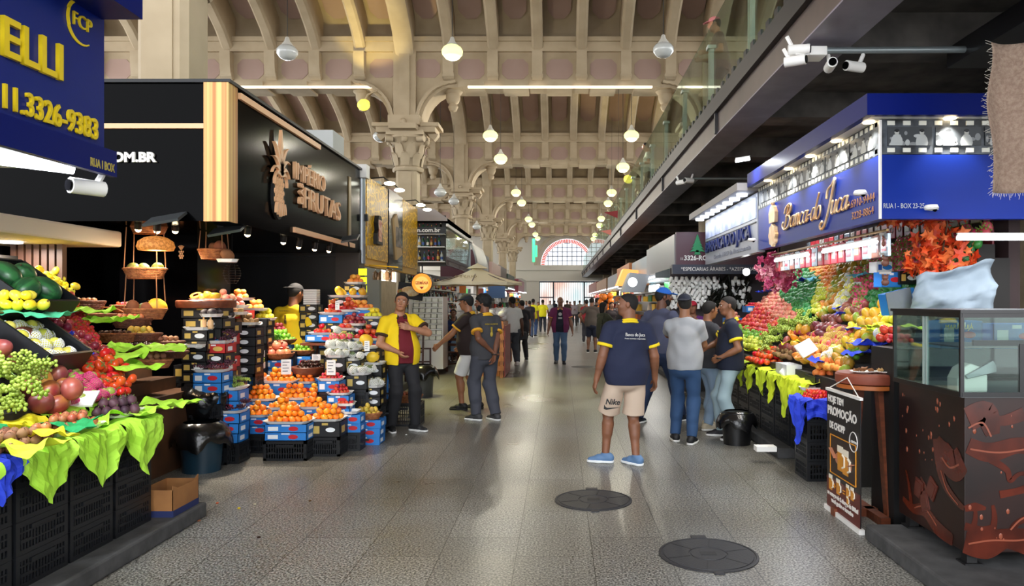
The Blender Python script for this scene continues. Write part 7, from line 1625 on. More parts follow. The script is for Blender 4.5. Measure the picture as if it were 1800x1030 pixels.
# man in navy with the yellow collar, hand on hip
T8, D8 = person('man in a navy shirt with yellow collar and light jeans, hand on hip', 1284, 770, rz=82, H=1.68, fat=.06, h=HN, sk='8f5f43', hair='buzz', hairc='13100f', head=(10, 4, 0), top='151c30', collar='efd21e', cuff='efd21e', bottom='9ab0b8', shoe='1b1b20',
  lf=(-.1, -.04, 0), rf=(.13, .1, 0), lt=25, rt=0, lh=(-.2, .15, 1.0), lp=(-.4, -1, -.1), rh=(.1, .3, 1.1), rp=(1, -.3, -.3), hem=.86, lfing=(.5, .6, -.3))
bx('pocket_trim', cloth('efd21e'), -.12, -.03, .148, .156, 1.26, 1.28, D8['shirt'])
MB().tube([D8['wr'][0]+Vector((.03*math.cos(a), .03*math.sin(a), .0)) for a in [2*math.pi*i/12 for i in range(13)]], .009, 5, cap=False).build('watch', blackm, T8)
# man in the purple overshirt walking towards the camera
T9, D9 = person('man in an open purple overshirt and jeans walking up the aisle', 985, 639, rz=178, H=1.74, fat=.3, h=.011, sk='8a5c44', hair='bald', head=(6, -4, 0), top='6a2450', inner='16182a', collar='d89a5a', cuff='d08a4a', bottom='4a6484', shoe='22242a', sole='2a2a2a', lf=(-.1, .1, 0), rf=(.11, -.08, 0), lh=(-.32, .05, .84), rh=(.32, .06, .84))
v = MB(); q = D9['tp'](0, .17, 1.3); v.tube([q, q+Vector((0, .012, 0))], .045, 14); v.box(q.x-.05, q.x+.05, q.y, q.y+.012, q.z-.12, q.z-.08); v.build('chest_print', mat('pale print grey', 'b4b4b4', .6), D9['shirt'])
# worker in yellow behind the stand
T10, D10 = person('worker in a yellow T-shirt and black cap behind the fruit stand, seen from behind', loc=((515-VX)*9.9/F, 9.9, 0), rz=-12, H=1.86, fat=.25, h=.009, sk='8f5c42', hairc='12100f', cap=('16161a', 170), head=(-14, 10, 0), top='f0c818', bottom='d8b820', shoe='1c1c1e', lh=(-.25, .25, 1.02), rh=(.27, .22, 1.0), hem=.8, nofoot=False)
v = MB(); q = D10['tp'](0, -.175, 1.27); v.ball(q, (.02, .008, .03)); v.bar(q+Vector((0, 0, .03)), q+Vector((0, 0, .09)), .03, .008); v.build('pineapple_print', mat('dark print', '4a3a10', .6), D10['shirt'])
onback(T10, D10, 'IMPÉRIO', -.178, 1.4, .16, .014, MATS['dark print'])
# person behind the counter with red cap
person('person in a red cap and purple shirt behind the spice counter', loc=((1218-VX)*13/F, 13.0, 0), rz=165, H=1.62, fat=.1, h=.013, sk='9a6a50', cap=('b01c34',), top='5c2468', collar='e0b040', bottom='2a2a30', lh=(-.1, .22, 1.4), lp=(-1, 0, -1))
# the people further down the aisle
def far(label, X, Y, rz, H, top, bottom, **k):
    k.setdefault('h', .014 if Y > 590 else .02); k.setdefault('fat', .12)
    return person(label, X, Y, rz=rz, H=H, top=top, bottom=bottom, **k)
far('man in a white printed T-shirt and grey trousers holding a black bag', 901, 642, 25, 1.74, 'd8d8d4', '3f444c', sk='5d3c2c', hair='short', head=(20, 4, 0), shoe='e8e8e8', lh=(-.2, .25, .9), rh=(.3, .05, .84), baggy=.02)
q = G(908, 640); t = thing('hand_bag', 'black bag held by the man in the white printed T-shirt', 'bag', (q.x+.06, q.y-.02, .72)); MB().box(-.2, .2, -.05, .05, -.1, .12).build('bag_body', blackm, t, bevel=.03)
far('man in a black T-shirt and black trousers, back turned, near the wooden counter', 918, 634, 20, 1.66, '1b191f', '17171a', sk='9a6a50', hair='buzz', head=(15, 5, 0), shoe='141416')
far('person in a dark top and blue jeans beside the yellow shirts', 931, 594, 15, 1.66, '26242c', '41506c', sk='9a6a50', hair='buzz')
far('worker in a bright yellow shirt and blue jeans, the one nearer the stalls', 937, 592, -20, 1.74, 'e0dc1e', '37507c', sk='8a5c44', hair='short')
far('woman in a pale grey top standing between two yellow shirts', 946, 581, 190, 1.6, 'a8b8b8', '2c2c34', sk='a87a60', hair='short')
far('worker in a bright yellow shirt and dark trousers, nearer the aisle', 954, 584, 0, 1.72, 'e8e01e', '2a2f3c', sk='8a5c44', hair='short', rh=(.28, .2, .98))
far('man in a pinkish long sleeved shirt, hands folded, walking up the aisle', 1010, 574, 180, 1.66, 'a39aa4', '3c3a3c', sk='8a6a58', hair='short', longs=True, lh=(-.04, .2, 1.16), rh=(.04, .2, 1.16))
far('man in a brown grey T-shirt and navy shorts, back turned, hand on hip', 1040, 620, -8, 1.74, '544c46', '1e2438', short=.95, sk='8a6048', hair='buzz', fat=.3, head=(0, 14, 0), lh=(-.26, .02, .98), lp=(-1, -.6, 0), shoe='17171a')
far('man in a dark red shirt behind the brown grey T-shirt', 1031, 602, -5, 1.7, '8a2028', '2c2c34', sk='9a6a50', hair='buzz')
far('man in a black shirt looking sideways behind the woman in olive', 1050, 600, 10, 1.76, '1e1e22', '26262c', sk='8a5c44', hair='short', head=(-60, 0, 0))
T11, D11 = far('woman in an olive jacket with a handbag, raising one hand', 1060, 649, -60, 1.6, '3d3f2e', '6a5f54', sk='b08468', hair='long', female=True, longs=True, rh=(.1, .36, 1.3), rp=(1, -.3, -1), lh=(-.05, .35, 1.22), lp=(-1, -.3, -1), baggy=.02, shoe='d8d0c8', hem=.8)
t = thing('hand_bag', 'dark handbag at the hip of the woman in olive', 'bag', (G(1060, 649).x+.06, G(1060, 649).y-.24, .98)); MB().box(-.13, .13, -.06, .06, -.1, .1).build('bag_body', blackm, t, bevel=.03); MB().tube([(-.1, 0, .1), (-.03, .1, .4), (.1, 0, .1)], .008, 5).build('strap', blackm, t)
far('woman with dark hair in a dark top behind the woman in olive', 1075, 612, 200, 1.6, '2a2226', '2a2a30', sk='a87a60', hair='long', female=True)
far('man in a dark cap standing behind the man in the blue cap', 1098, 655, 30, 1.6, '2e2a2c', '2a2a30', sk='8a5c44', cap=('1a1a1e',))
for X, Y, rz, H, a, b_, l in ((967, 566, 170, 1.68, 'c8ccd4', '2e3a50', 'far shopper in a pale shirt left of the purple overshirt'), (1019, 568, 5, 1.7, '8a8478', '30343c', 'far shopper in a grey brown shirt'), (1002, 563, 180, 1.62, 'b04a3c', '2c2c34', 'tiny far shopper in brick red'), (975, 560, 0, 1.7, '2a3240', '202228', 'tiny far shopper in dark blue'), (1027, 563, 190, 1.66, 'dcdcd8', '4a4a50', 'tiny far shopper in white by the right-hand stalls'), (960, 558, 180, 1.7, '3a4a5c', '26262c', 'tiny far shopper in slate near the gate'), (990, 557, 180, 1.6, 'd8a040', '3a3a40', 'tiny far shopper in mustard near the gate'), (1013, 556, 10, 1.7, 'e0e0e4', '303038', 'tiny far shopper in pale grey near the gate'), (997, 570, 10, 1.7, '3c3632', '24242a', 'far shopper in brown behind the purple overshirt'), (925, 575, 180, 1.66, 'a0a4b0', '2a2c34', 'shopper in a grey top by the left-hand stalls')): far(l, X, Y, rz, H, a, b_, h=.024, sk='9a6c54')
# on the gallery behind the glass
for X, Y, d, rz, a, l, hr in ((1262, 90, 11.5, 90, '6a5248', 'person with a pink cap leaning behind the gallery glass', 'c87a78'), (1137, 300, 20.6, 90, 'a8a89c', 'person with dark hair behind the far gallery glass', None)):
    p = W(X, Y, d); person(l, loc=(2.55, d, 4.45), rz=rz, H=1.66, top=a, bottom='3a3430', h=.015, cap=(hr,) if hr else None, head=(0, 10, 0), lean=6, lh=(-.2, .3, 1.1), rh=(.2, .3, 1.1))
# ================================================================ CART WITH GLASS CASE, ROUND TABLE, BANNER
choc = mat('chocolate print dark', '170c0a', .35, col2='2a120d', nscale=2.5); choc2 = mat('chocolate splash', '3c170e', .22, col2='5c2416', nscale=5); choc3 = mat('chocolate highlight', '8a4a36', .25)
CA = thing('display_cart', 'dark cart with a printed chocolate splash and a glass case on top', 'cart', (2.31, 4.15, 0))
bx('cart_body', choc, 0, 1.1, 0, .8, .19, 1.08, CA, bevel=.004)
for x, y in ((.06, .06), (.06, .74), (.62, .06), (1.04, .06)): v = MB(); v.box(x-.03, x+.03, y-.03, y+.03, .12, .2); v.box(x-.05, x+.05, y-.05, y+.05, .11, .12); v.build('foot', blackm, CA)
def splash(face, pts, w, nm='splash_print', m=choc2):
    """a swelling ribbon drawn on the cart side: pts = (along, z, width factor)"""
    P_ = [Vector((p[0], p[1])) for p in pts]; ws = [p[2]*w for p in pts]; Q = [P_[0]]+P_+[P_[-1]]; c = []
    for i in range(1, len(Q)-2):
        for k in range(6):
            t = k/6; a, b_, cc, d = Q[i-1], Q[i], Q[i+1], Q[i+2]; c.append((.5*((2*b_)+(cc-a)*t+(2*a-5*b_+4*cc-d)*t*t+(3*b_-a-3*cc+d)*t**3), ws[i-1]*(1-t)+ws[i]*t))
    c.append((P_[-1], ws[-1])); L_, R_ = [], []
    for i, (p, w_) in enumerate(c):
        q0 = c[max(0, i-1)][0]; q1 = c[min(len(c)-1, i+1)][0]; d = (q1-q0).normalized(); n = Vector((-d.y, d.x)); L_.append(p+n*w_); R_.append(p-n*w_)
    vs = []
    for p in L_+R_: e_z = .0015+.0002*len(pts)+(.002 if m is choc3 else 0)+.0007*abs(pts[0][1]); vs.append((-e_z, p.x, p.y) if face == 'x' else (p.x, -e_z, p.y))
    k = len(L_); v = MB(); v.add(vs, [(i, i+1, k+i+1, k+i) for i in range(k-1)]); return v.build(nm, m, CA)
# side towards the aisle: s = distance from the near corner
for m, w, L in ((choc2, .03, [[(.02, .72, 2.6), (.1, .66, 3), (.22, .7, 3.2), (.3, .78, 1.2)], [(.3, .78, 1.6), (.27, .62, 1.4), (.2, .52, 1), (.08, .46, .8), (0, .44, .5)], [(.12, .22, 1.2), (.3, .24, 1.6), (.45, .3, 1.4), (.6, .27, 1), (.74, .3, .5)], [(.45, .3, 1), (.42, .42, .6), (.5, .5, .3)], [(.62, .28, .8), (.66, .42, .5), (.7, .5, .25)]]),
                 (choc3, .006, [[(.05, .68, 1), (.15, .64, 1), (.24, .68, 1)], [(.25, .6, 1), (.18, .5, 1), (.06, .445, .6)], [(.3, .25, 1), (.45, .32, 1), (.58, .28, .6)]])):
    for q in L: splash('x', q, w, m=m, nm='splash_print' if m is choc2 else 'splash_highlight')
v = MB(); bl_ = mat('chocolate block print', '5a2a20', .3)
for cy_, cz_, a in ((.36, .46, .5), (.45, .36, -.4), (.52, .42, .2)):
    pts = [(cy_+x*math.cos(a)-z*math.sin(a), cz_+x*math.sin(a)+z*math.cos(a)) for x, z in ((-.05, -.06), (.05, -.06), (.05, .06), (-.05, .06))]; v.prism(pts, -.007, 0, 'x'); pts = [(cy_+(p[0]-cy_)*.7, cz_+(p[1]-cz_)*.7) for p in pts]; v.prism(pts, -.01, -.006, 'x')
v.build('block_print', bl_, CA)
rr = random.Random(2); v = MB()
for i in range(26): y, z, r_ = rr.uniform(.05, .75), rr.uniform(.5, 1.02), rr.uniform(.004, .014); v.M = Matrix.Translation((-.001, y, z)) @ Matrix.Diagonal((.2, 1, 1.5, 1)); v.ball((0, 0, 0), r_, 8, 5); v.M = None
for i in range(26): x, z, r_ = rr.uniform(.02, .5), rr.uniform(.25, 1.02), rr.uniform(.004, .014); v.M = Matrix.Translation((x, -.001, z)) @ Matrix.Diagonal((1, .2, 1.5, 1)); v.ball((0, 0, 0), r_, 8, 5); v.M = None
v.build('droplet_print', choc3, CA, smooth='all')
for m, w, L in ((choc2, .028, [[(0, .44, .6), (.06, .45, .9), (.12, .44, .3)], [(.02, .95, 2.4), (.12, .98, 2.6), (.16, .86, 1.4)], [(.1, 1.0, .8), (.2, .94, 1), (.34, .98, 1.4)], [(.02, .8, 1.6), (.14, .76, 2), (.3, .8, 1.6), (.44, .78, 2)], [(.15, .72, .8), (.24, .66, .6), (.26, .6, .5), (.32, .64, .4), (.44, .62, .8)], [(.2, .52, .8), (.3, .54, .7), (.44, .58, 1)], [(0, .25, 2.2), (.12, .23, 2.8), (.24, .27, 2), (.4, .24, 3)], [(.04, .3, .8), (.06, .38, .5), (.06, .44, .3)], [(.15, .28, .8), (.17, .38, .6), (.16, .46, .3)], [(.26, .28, 1), (.3, .36, .6), (.42, .4, .9)], [(.0, .34, .8), (.1, .32, .7), (.18, .34, .6)]]),
                 (choc3, .005, [[(.02, .9, 1), (.1, .93, 1), (.15, .85, 1)], [(.03, .78, 1), (.2, .76, 1), (.4, .79, 1)], [(.02, .24, 1), (.15, .26, 1), (.3, .26, 1), (.44, .28, 1)], [(.26, .32, 1), (.32, .38, 1), (.42, .42, 1)]])):
    for q in L: splash('y', q, w, m=m, nm='splash_print' if m is choc2 else 'splash_highlight')
# glass case
fb = mat('black case frame', '0e0f11', .3)
v = MB(); z0, z1 = 1.08, 1.555; X0, X1, Y0, Y1 = -.03, 1.12, -.02, .8; w_ = .018
for x, y in ((X0, Y0), (X0, Y1), (X1, Y0), (X1, Y1)): v.box(x-w_/2, x+w_/2+.004, y-w_/2, y+w_/2, z0, z1)
v.box(X0-.02, X1, Y0-.03, Y1+.02, z1, z1+.018); 
for z in (z0+.012, z1-.012): v.bar((X0, Y0, z), (X0, Y1, z), .022, .028); v.bar((X0, Y0, z), (X1, Y0, z), .022, .028); v.bar((X0, Y1, z), (X1, Y1, z), .022, .028)
v.box(.04, X1, Y0, Y0+.02, 1.37, 1.4)
v.box(.3, .325, Y0-.005, Y0+.015, z0, 1.38)
v.build('case_frame', fb, CA)
bx('case_glass', glass, X0-.002, X0+.002, Y0, Y1, z0, z1, CA); bx('case_glass', glass, X0, X1, Y0-.002, Y0+.002, z0, z1, CA); bx('case_glass', glass, X0, X1, Y1-.002, Y1+.002, z0, z1, CA)
v = MB(); v.box(X0-.004, X0+.006, .36, .375, z0, z1); v.box(X0-.006, X0+.004, .39, .41, z0, z1); v.build('sliding_edge', mat('pale glass edge', '9fb0ac', .3), CA)
bx('case_floor', mat('grey steel plate', '6e7274', .35, metal=.5), X0, X1, Y0, Y1, z0-.005, z0+.005, CA); bx('case_shelf', MATS['grey steel plate'], .1, X1, .25, .7, 1.34, 1.35, CA); bx('case_inner_panel', MATS['grey steel plate'], .02, .04, .02, .35, z0, 1.36, CA) if 0 else None
t = thing('scale_machine', 'white rounded machine with a grey arm inside the glass case', 'machine', (2.42, 4.28, 1.086)); MB().prism([(-.08, 0), (.1, 0), (.1, .1), (.06, .15), (0, .17), (-.05, .14), (-.08, .08)], 0, .12).build('machine_body', white, t, bevel=.01); MB().prism([(-.04, .1), (.12, .19), (.14, .16), (.14, .12), (-.03, .08)], -.02, .0).build('arm', steel, t, bevel=.004)
o = carton(2.9, 5.35, 1.28, 0, 'blue', 'blue passion fruit juice box seen through the case', 'juice boxes', .3, .2, .2); tfit('MARACUJÁ', (-.12, -.104, .14), .2, .035, mat('yellow print', 'f2e060', .5), o, 'y-', .001)
carton(3.3, 5.35, 1.28, 0, 'blue', 'blue dried fruit box further along the shelf', 'juice boxes', .34, .2, .18); tag(bx('juice_shelf', blackm, 2.4, 3.6, 5.22, 5.6, 0, 1.28), 'dark shelf behind the glass case', 'shelf')
crumple((2.75, 5.9, 1.42), .2, .14, TY, 'yellow green paper behind the case', 202, .05); heap('apple', 2.62, 5.75, 1.3, .12, .12, 2, 'dark red apple seen behind the glass case', 'apples behind the glass case'); heap('straw', 2.6, 5.55, 1.3, .1, .06, 2, 'strawberry seen behind the glass case', 'strawberries behind case')
# round table with plates
RTb = thing('round_table', 'tall round red wooden table with stout legs beside the cart', 'table', (2.35, 5.52, 0)); MB().lathe([(0, 1.0), (.21, 1.0), (.24, 1.01), (.245, 1.03), (.245, 1.07), (.23, 1.085), (0, 1.085)], 30).build('table_top', mat('worn red table top', '7a3626', .5, col2='8f4a34', nscale=4), RTb, smooth=True); MB().lathe([(.215, .965), (.235, .97), (.235, 1.0), (.215, 1.0)], 30).build('apron', mat('orange wood', 'a85a24', .45), RTb, smooth=True)
for a in (20, 110, 200, 290): ca, sa = math.cos(rad(a)), math.sin(rad(a)); MB().bar((.1*ca, .1*sa, .98), (.2*ca, .2*sa, .02), .07, .05).build('leg', MATS['red brown wood'], RTb)
v = MB(); v.box(-.28, .28, -.035, .035, .0, .06); v.box(-.035, .035, -.28, .28, .0, .06); v.build('foot_cross', MATS['red brown wood'], RTb)
for x, y, l in ((2.27, 5.43, 'white plate of brown dried fruit on the round table'), (2.44, 5.4, 'white plate of pale dried chips on the round table')):
    t = thing('plate', l, 'plate', (x, y, 1.087)); MB().lathe([(0, 0), (.06, 0), (.1, .014), (.098, .018), (.06, .006), (0, .005)], 26, sy=.8).build('plate_body', foamt, t, smooth=True)
    v = MB(); rr = random.Random(int(x*100))
    for i in range(26):
        a, r_ = rr.uniform(0, 6.3), .07*math.sqrt(rr.random()); v.M = Matrix.Translation((r_*math.cos(a), r_*math.sin(a)*.8, .012+.02*(1-r_/.07)+rr.uniform(0, .01))) @ Euler((rr.uniform(-.8, .8), rr.uniform(-.8, .8), rr.uniform(0, 6))).to_matrix().to_4x4(); v.box(-.018, .018, -.012, .012, -.0015, .0015); v.M = None
    o = v.build('dried_chips', mat('dried brown', '8a5a34', .7) if x < 2.3 else mat('pale dried chips', 'd8ae74', .7), t); o['kind'] = 'stuff'
# promotional banner
BN = thing('banner_stand', 'black and red beer promotion banner standing by the round table', 'banner', (2.1, 5.06, 0))
bx('print', mat('banner black', '120e10', .4), -.004, .004, .01, .64, .03, .93, BN); bx('red_field', mat('banner dark red', '5a1a12', .4), -.0055, -.004, .012, .638, .03, .27, BN)
bx('bottom_rail', white, -.02, .02, -.01, .66, .0, .035, BN); bx('top_rail', white, -.012, .012, .0, .65, .93, .95, BN); MB().tube([(0, .05, .95), (.02, .3, 1.06), (0, .6, .95)], .004, 5).build('hanging_cord', white, BN)
bw = mat('banner white', 'eae6e0', .5); br_ = mat('banner red outline', 'b83028', .5)
for tx, y, z, L, h_, m in (('HOJE TEM', .61, .85, .3, .048, bw), ('PROMOÇÃO', .62, .755, .55, .062, bw), ('DE CHOPP', .58, .65, .3, .05, bw), ('na compra de 2 chopps de 300ml', .62, .13, .58, .028, bw), ('você ganha o terceiro', .54, .085, .42, .028, bw)):
    tfit(tx, (-.0065, y, z), L, h_, m, BN, 'x-', .001, bold=.003)
v = MB()
for a, b_ in (((.08, .6), (.56, .6)), ((.56, .6), (.56, .31)), ((.56, .31), (.08, .31)), ((.08, .31), (.08, .6))): v.bar((-.007, a[0], a[1]), (-.007, b_[0], b_[1]), .008, .006)
v.build('orange_frame', mat('banner orange', 'e0962a', .5), BN); bx('photo_ground', mat('photo brown', '2a1810', .4), -.0062, -.005, .085, .555, .315, .595, BN)
def mug(mb, y, z, s, hands=False):
    mb.mi = 0; mb.box(-.011, -.007, y-.03*s, y+.03*s, z, z+.09*s); mb.mi = 1; mb.box(-.0115, -.007, y-.032*s, y+.032*s, z+.085*s, z+.115*s); mb.tube([(-.01, y-.03*s, z+.08*s), (-.01, y-.055*s, z+.07*s), (-.01, y-.055*s, z+.03*s), (-.01, y-.03*s, z+.02*s)], .006*s, 5)
v = MB(); mug(v, .36, .36, 1.6); mug(v, .26, .35, 1.6); mug(v, .55, .175, 1.0); mug(v, .4, .175, 1.0); mug(v, .22, .2, .8); mug(v, .14, .2, .8); mug(v, .22, .15, .5); v.mi = 2
v.box(-.011, -.007, .455, .49, .215, .225); v.box(-.011, -.007, .468, .477, .202, .238); v.box(-.011, -.007, .27, .31, .225, .232); v.box(-.011, -.007, .27, .31, .205, .212)
v.M = None; v.mi = 3; v.ball((-.008, .42, .44), (.003, .045, .04), 10, 6); v.ball((-.008, .19, .43), (.003, .045, .04), 10, 6); v.bar((-.008, .43, .44), (-.008, .53, .5), .05, .004); v.bar((-.008, .18, .43), (-.008, .1, .46), .05, .004)
v.build('mug_pictures', [mat('beer amber', 'd08a20', .4), mat('beer foam', 'efe6d2', .5), MATS['banner orange'], mat('hand tone print', 'b87a5c', .5)], BN)
v = MB(); v.tube([(-.007, .12+.07*math.cos(a), .62+.07*math.sin(a)) for a in [2*math.pi*i/20 for i in range(21)]], .004, 4, cap=False); v.build('badge_ring', bw, BN); tfit('GERMÂNIA', (-.007, .165, .61), .1, .018, bw, BN, 'x-', .001)
# manhole covers
iron = mat('cast iron', '2f2f33', .55, metal=.2, bump=.2, nscale=30)
for X, Y, l in ((1043, 879, 'round iron manhole cover further up the aisle'), (1245, 975, 'round iron manhole cover nearest the camera')):
    p = G(X, Y); t = thing('manhole_cover', l, 'manhole cover', (p.x, p.y, 0)); v = MB(); v.lathe([(.315, .0), (.315, .006), (.3, .009), (.296, .004), (.285, .004), (.283, .008), (.125, .008), (.122, .004), (.112, .004), (.11, .008), (0, .008)], 48)
    v.build('disc', iron, t, smooth=True); v = MB()
    for k in range(6): a = k*math.pi/3+.3; v.bar((.13*math.cos(a), .13*math.sin(a), .0085), (.28*math.cos(a), .28*math.sin(a), .0085), .006, .003)
    v.box(-.05, .05, -.03, .03, .007, .0105); v.build('ridge_pattern', mat('iron ridges', '1d1d20', .6), t); bx('hinge_tab', iron, -.05, .05, .3, .36, 0, .01, t); bx('hinge_tab', iron, -.03, .03, -.345, -.3, 0, .008, t)
q = G(1008, 644); tag(MB().lathe([(0, .004), (.3, .004), (.31, 0)], 32).build('manhole_cover', iron, loc=(q.x+.25, q.y-.1, 0)), 'distant manhole cover beyond the man in purple', 'manhole cover')
# litter on the floor
lit = [(382, 884, 'cut fruit piece on the floor near the kerb', 'c8603a'), (420, 893, 'yellow crumb on the granite floor', 'e0c020'), (448, 886, 'pale crumb beside the yellow one', 'c8c0a8'), (545, 880, 'small nut on the floor tiles', '7a5a3a'), (455, 944, 'dark crumb on the floor tiles', '3a2418'), (714, 764, 'white paper scrap by the black shoe', 'e8e8e4'), (350, 915, 'fallen brown fruit below the kerb', '7a4a30'), (605, 787, 'fallen reddish fruit by the crates', 'b85a40'), (612, 783, 'second fallen fruit by the crates', 'c8a878'), (1010, 652, 'white scrap further up the aisle', 'e8e8e4')]
for X, Y, l, c in lit:
    p = G(X, Y, .006); o = MB().ball((0, 0, 0), (.016, .012, .006), 8, 5).build('floor_scrap', mat('scrap '+c, c, .7), loc=p, rot=(0, 0, X)); tag(o, l, 'scrap')

# ================================================================ DINING CORNER AND SHOPS BEYOND, LEFT
dw = mat('dark dining wood', '4e2a1c', .45, col2='3a1d14', nscale=3)
def chair(x, y, z, rz, lab):
    t = thing('dining_chair', lab, 'chair', (x, y, z), rad(rz), 'dark wooden dining chairs'); bx('seat', dw, -.2, .2, -.2, .2, .44, .47, t)
    for sx in (-1, 1):
        MB().bar((sx*.18, .18, 0), (sx*.18, .18, .45), .04).build('leg', dw, t); MB().bar((sx*.18, -.18, 0), (sx*.18, -.2, .92), .04).build('leg', dw, t)
    v = MB()
    for z_ in (.6, .72, .86): v.box(-.2, .2, -.215, -.195, z_, z_+.06)
    v.build('backrest', dw, t); v = MB(); v.box(-.18, .18, .17, .19, .2, .23); v.box(-.19, -.17, -.18, .18, .15, .18); v.box(.17, .19, -.18, .18, .15, .18); v.build('stretcher', dw, t); return t
for x, y, rz, l in ((-3.15, 12.6, 90, 'dining chair nearest the grey lined bin'), (-3.1, 13.5, 60, 'dining chair behind the man in yellow'), (-3.5, 14.3, 180, 'dining chair turned away at the first table'), (-3.0, 15.0, 100, 'dining chair beside the first table edge'), (-3.05, 16.2, -80, 'dining chair between the two tables'), (-3.0, 17.2, 90, 'dining chair behind the man in white shorts')): chair(x, y, .13, rz, l)
def dtable(x, y, lab):
    t = thing('dining_table', lab, 'table', (x, y, .13)); bx('table_top', mat('table top wood', 'a07858', .4), -.35, .35, -.35, .35, .72, .75, t)
    for sx in (-1, 1):
        for sy in (-1, 1): bx('leg', dw, sx*.3-.025, sx*.3+.025, sy*.3-.025, sy*.3+.025, 0, .72, t)
dtable(-3.35, 13.2, 'wooden dining table behind the man in yellow'); dtable(-3.4, 15.6, 'wooden dining table next to the packed white cheeses'); dtable(-3.0, 18.6, 'wooden dining table where two men sit')
def seated(label, x, y, rz, top, sk, **k):
    chair(x, y, .13 if x < -2.8 else 0, rz, 'dining chair under the '+label[:40].rsplit(' ', 1)[0])
    return person(label, loc=(x, y, .13 if x < -2.8 else 0), rz=rz, top=top, sk=sk, pelvis=.53, lf=(-.12, .42, 0), rf=(.12, .4, 0), lk=(0, .3, 1), rk=(0, .3, 1), lean=24, h=.011, hem=.86, **k)
seated('man in a navy shirt bent over the dining table', -2.86, 17.9, -10, '1c3060', 'a87058', H=1.7, fat=.2, bottom='22242c', hair='buzz', hairc='5a544e', head=(0, -18, 0), lh=(-.15, .5, .8), rh=(.15, .5, .8))
seated('man in a light blue shirt seated with his back to the aisle', -2.35, 16.9, -35, '7f9fc0', 'b08468', H=1.7, fat=.15, bottom='2a2c34', hair='buzz', hairc='8a8680', head=(0, 0, 0), lh=(-.15, .5, .8), rh=(.25, .2, .6))
seated('man in a dark blue shirt seated further back by the bottles', -2.9, 20.2, 180, '1e2c48', '9a6a50', H=1.7, bottom='22242c', hair='short', lh=(-.15, .4, .8), rh=(.15, .4, .8))
person('person in a white cap and maroon top behind the wooden counter', loc=((880-VX)*20/F, 20, 0), rz=170, H=1.42, top='7a2440', bottom='3a3a40', h=.014, cap=('dcdce0',), sk='9a6a50', lh=(-.1, .3, .9), rh=(.1, .3, .9))
person('person in a magenta top behind the white bagged goods', loc=((879-VX)*25/F, 25, 0), rz=0, H=1.6, top='8a2a5a', bottom='3a3a40', h=.018, sk='9a6a50')
# umbrella
t = thing('parasol', 'large beige market umbrella over the dining corner', 'umbrella', (-1.98, 17.6, 0)); bt = mat('beige canvas', 'f4e8c8', .85, bump=.05, nscale=30)
v = MB(); n = 8; R_ = 1.08; apx = (0, 0, 2.46)
def um(u, w):
    a = 2*math.pi*u; k = (u*n) % 1; r_ = R_*w*(1-.05*math.sin(math.pi*k)*w); return (r_*math.cos(a), r_*math.sin(a), 2.46-.38*w-.05*math.sin(math.pi*w)-.0*k+(-.02*math.sin(math.pi*k)*(1 if w > .9 else 0)))
v.grid(um, 48, 10); v.grid(lambda u, w: (um(u, 1)[0], um(u, 1)[1], um(u, 1)[2]-.06*w*(1+.3*math.cos(2*math.pi*u*8))), 48, 1); v.build('canopy', bt, t, solid=.003); v = MB(); v.lathe([(.26, 2.42), (.1, 2.5), (.03, 2.53), (0, 2.56)], 16); v.build('vent_cap', bt, t, smooth=True)
MB().tube([(0, 0, 0), (0, 0, 2.45)], .024, 10).build('pole', mat('pole wood', 'b89a70', .5), t); MB().lathe([(.28, 0), (.28, .06), (.05, .1), (0, .1)], 20).build('base', dark, t)
for k in range(8): a = 2*math.pi*k/8; MB().bar((0, 0, 2.38), (R_*.98*math.cos(a), R_*.98*math.sin(a), 2.08), .018).build('rib', dw, t)
tx = tfit('IMPÉRIO', (-.45, -.66, 2.18), .5, .05, mat('pale umbrella print', 'a8946a', .8), t, 'y-', .002)
# slatted wooden stand at the aisle
p = G(880, 664); t = thing('wooden_stand', 'narrow pinewood and brick red stand beside the aisle', 'stand', (p.x, p.y, 0)); pine = mat('orange pine', 'c07f4c', .5, col2='a8683a', nscale=3, stretch=(8, 8, 1))
for x in (-.13, .02): bx('post', pine, x-.035, x+.035, -.03, .03, 0, 1.2, t)
for z in (.15, .35, .55, .8, 1.05): bx('slat', pine, -.18, .07, -.05, -.03, z, z+.1, t)
bx('red_panel', mat('brick red board', '8a3a30', .5), .07, .1, -.03, 1.6, .02, 1.1, t); bx('back_board', pine, -.15, .07, .0, 1.6, .9, .95, t)
for k in range(26):
    rr = random.Random(k); o = MB().ball((0, 0, 0), (.09, .08, .07), 9, 6).build('white_pouch', mat('white plastic pouch', 'dcdce0', .4, bump=.4, nscale=8), loc=(p.x-.05+rr.uniform(-.25, .1)-k*.012, p.y+.3+k*.16, 1.2+rr.uniform(0, .2)), rot=(rr.uniform(-1, 1), rr.uniform(-1, 1), 0), smooth='all'); tag(o, 'white plastic pouch heaped behind the wooden stand', 'pouch', 'white pouches')
tag(bx('pouch_counter', pine, p.x-.8, p.x-.05, p.y+.3, p.y+4.6, 0, 1.13), 'counter under the white pouches', 'counter')
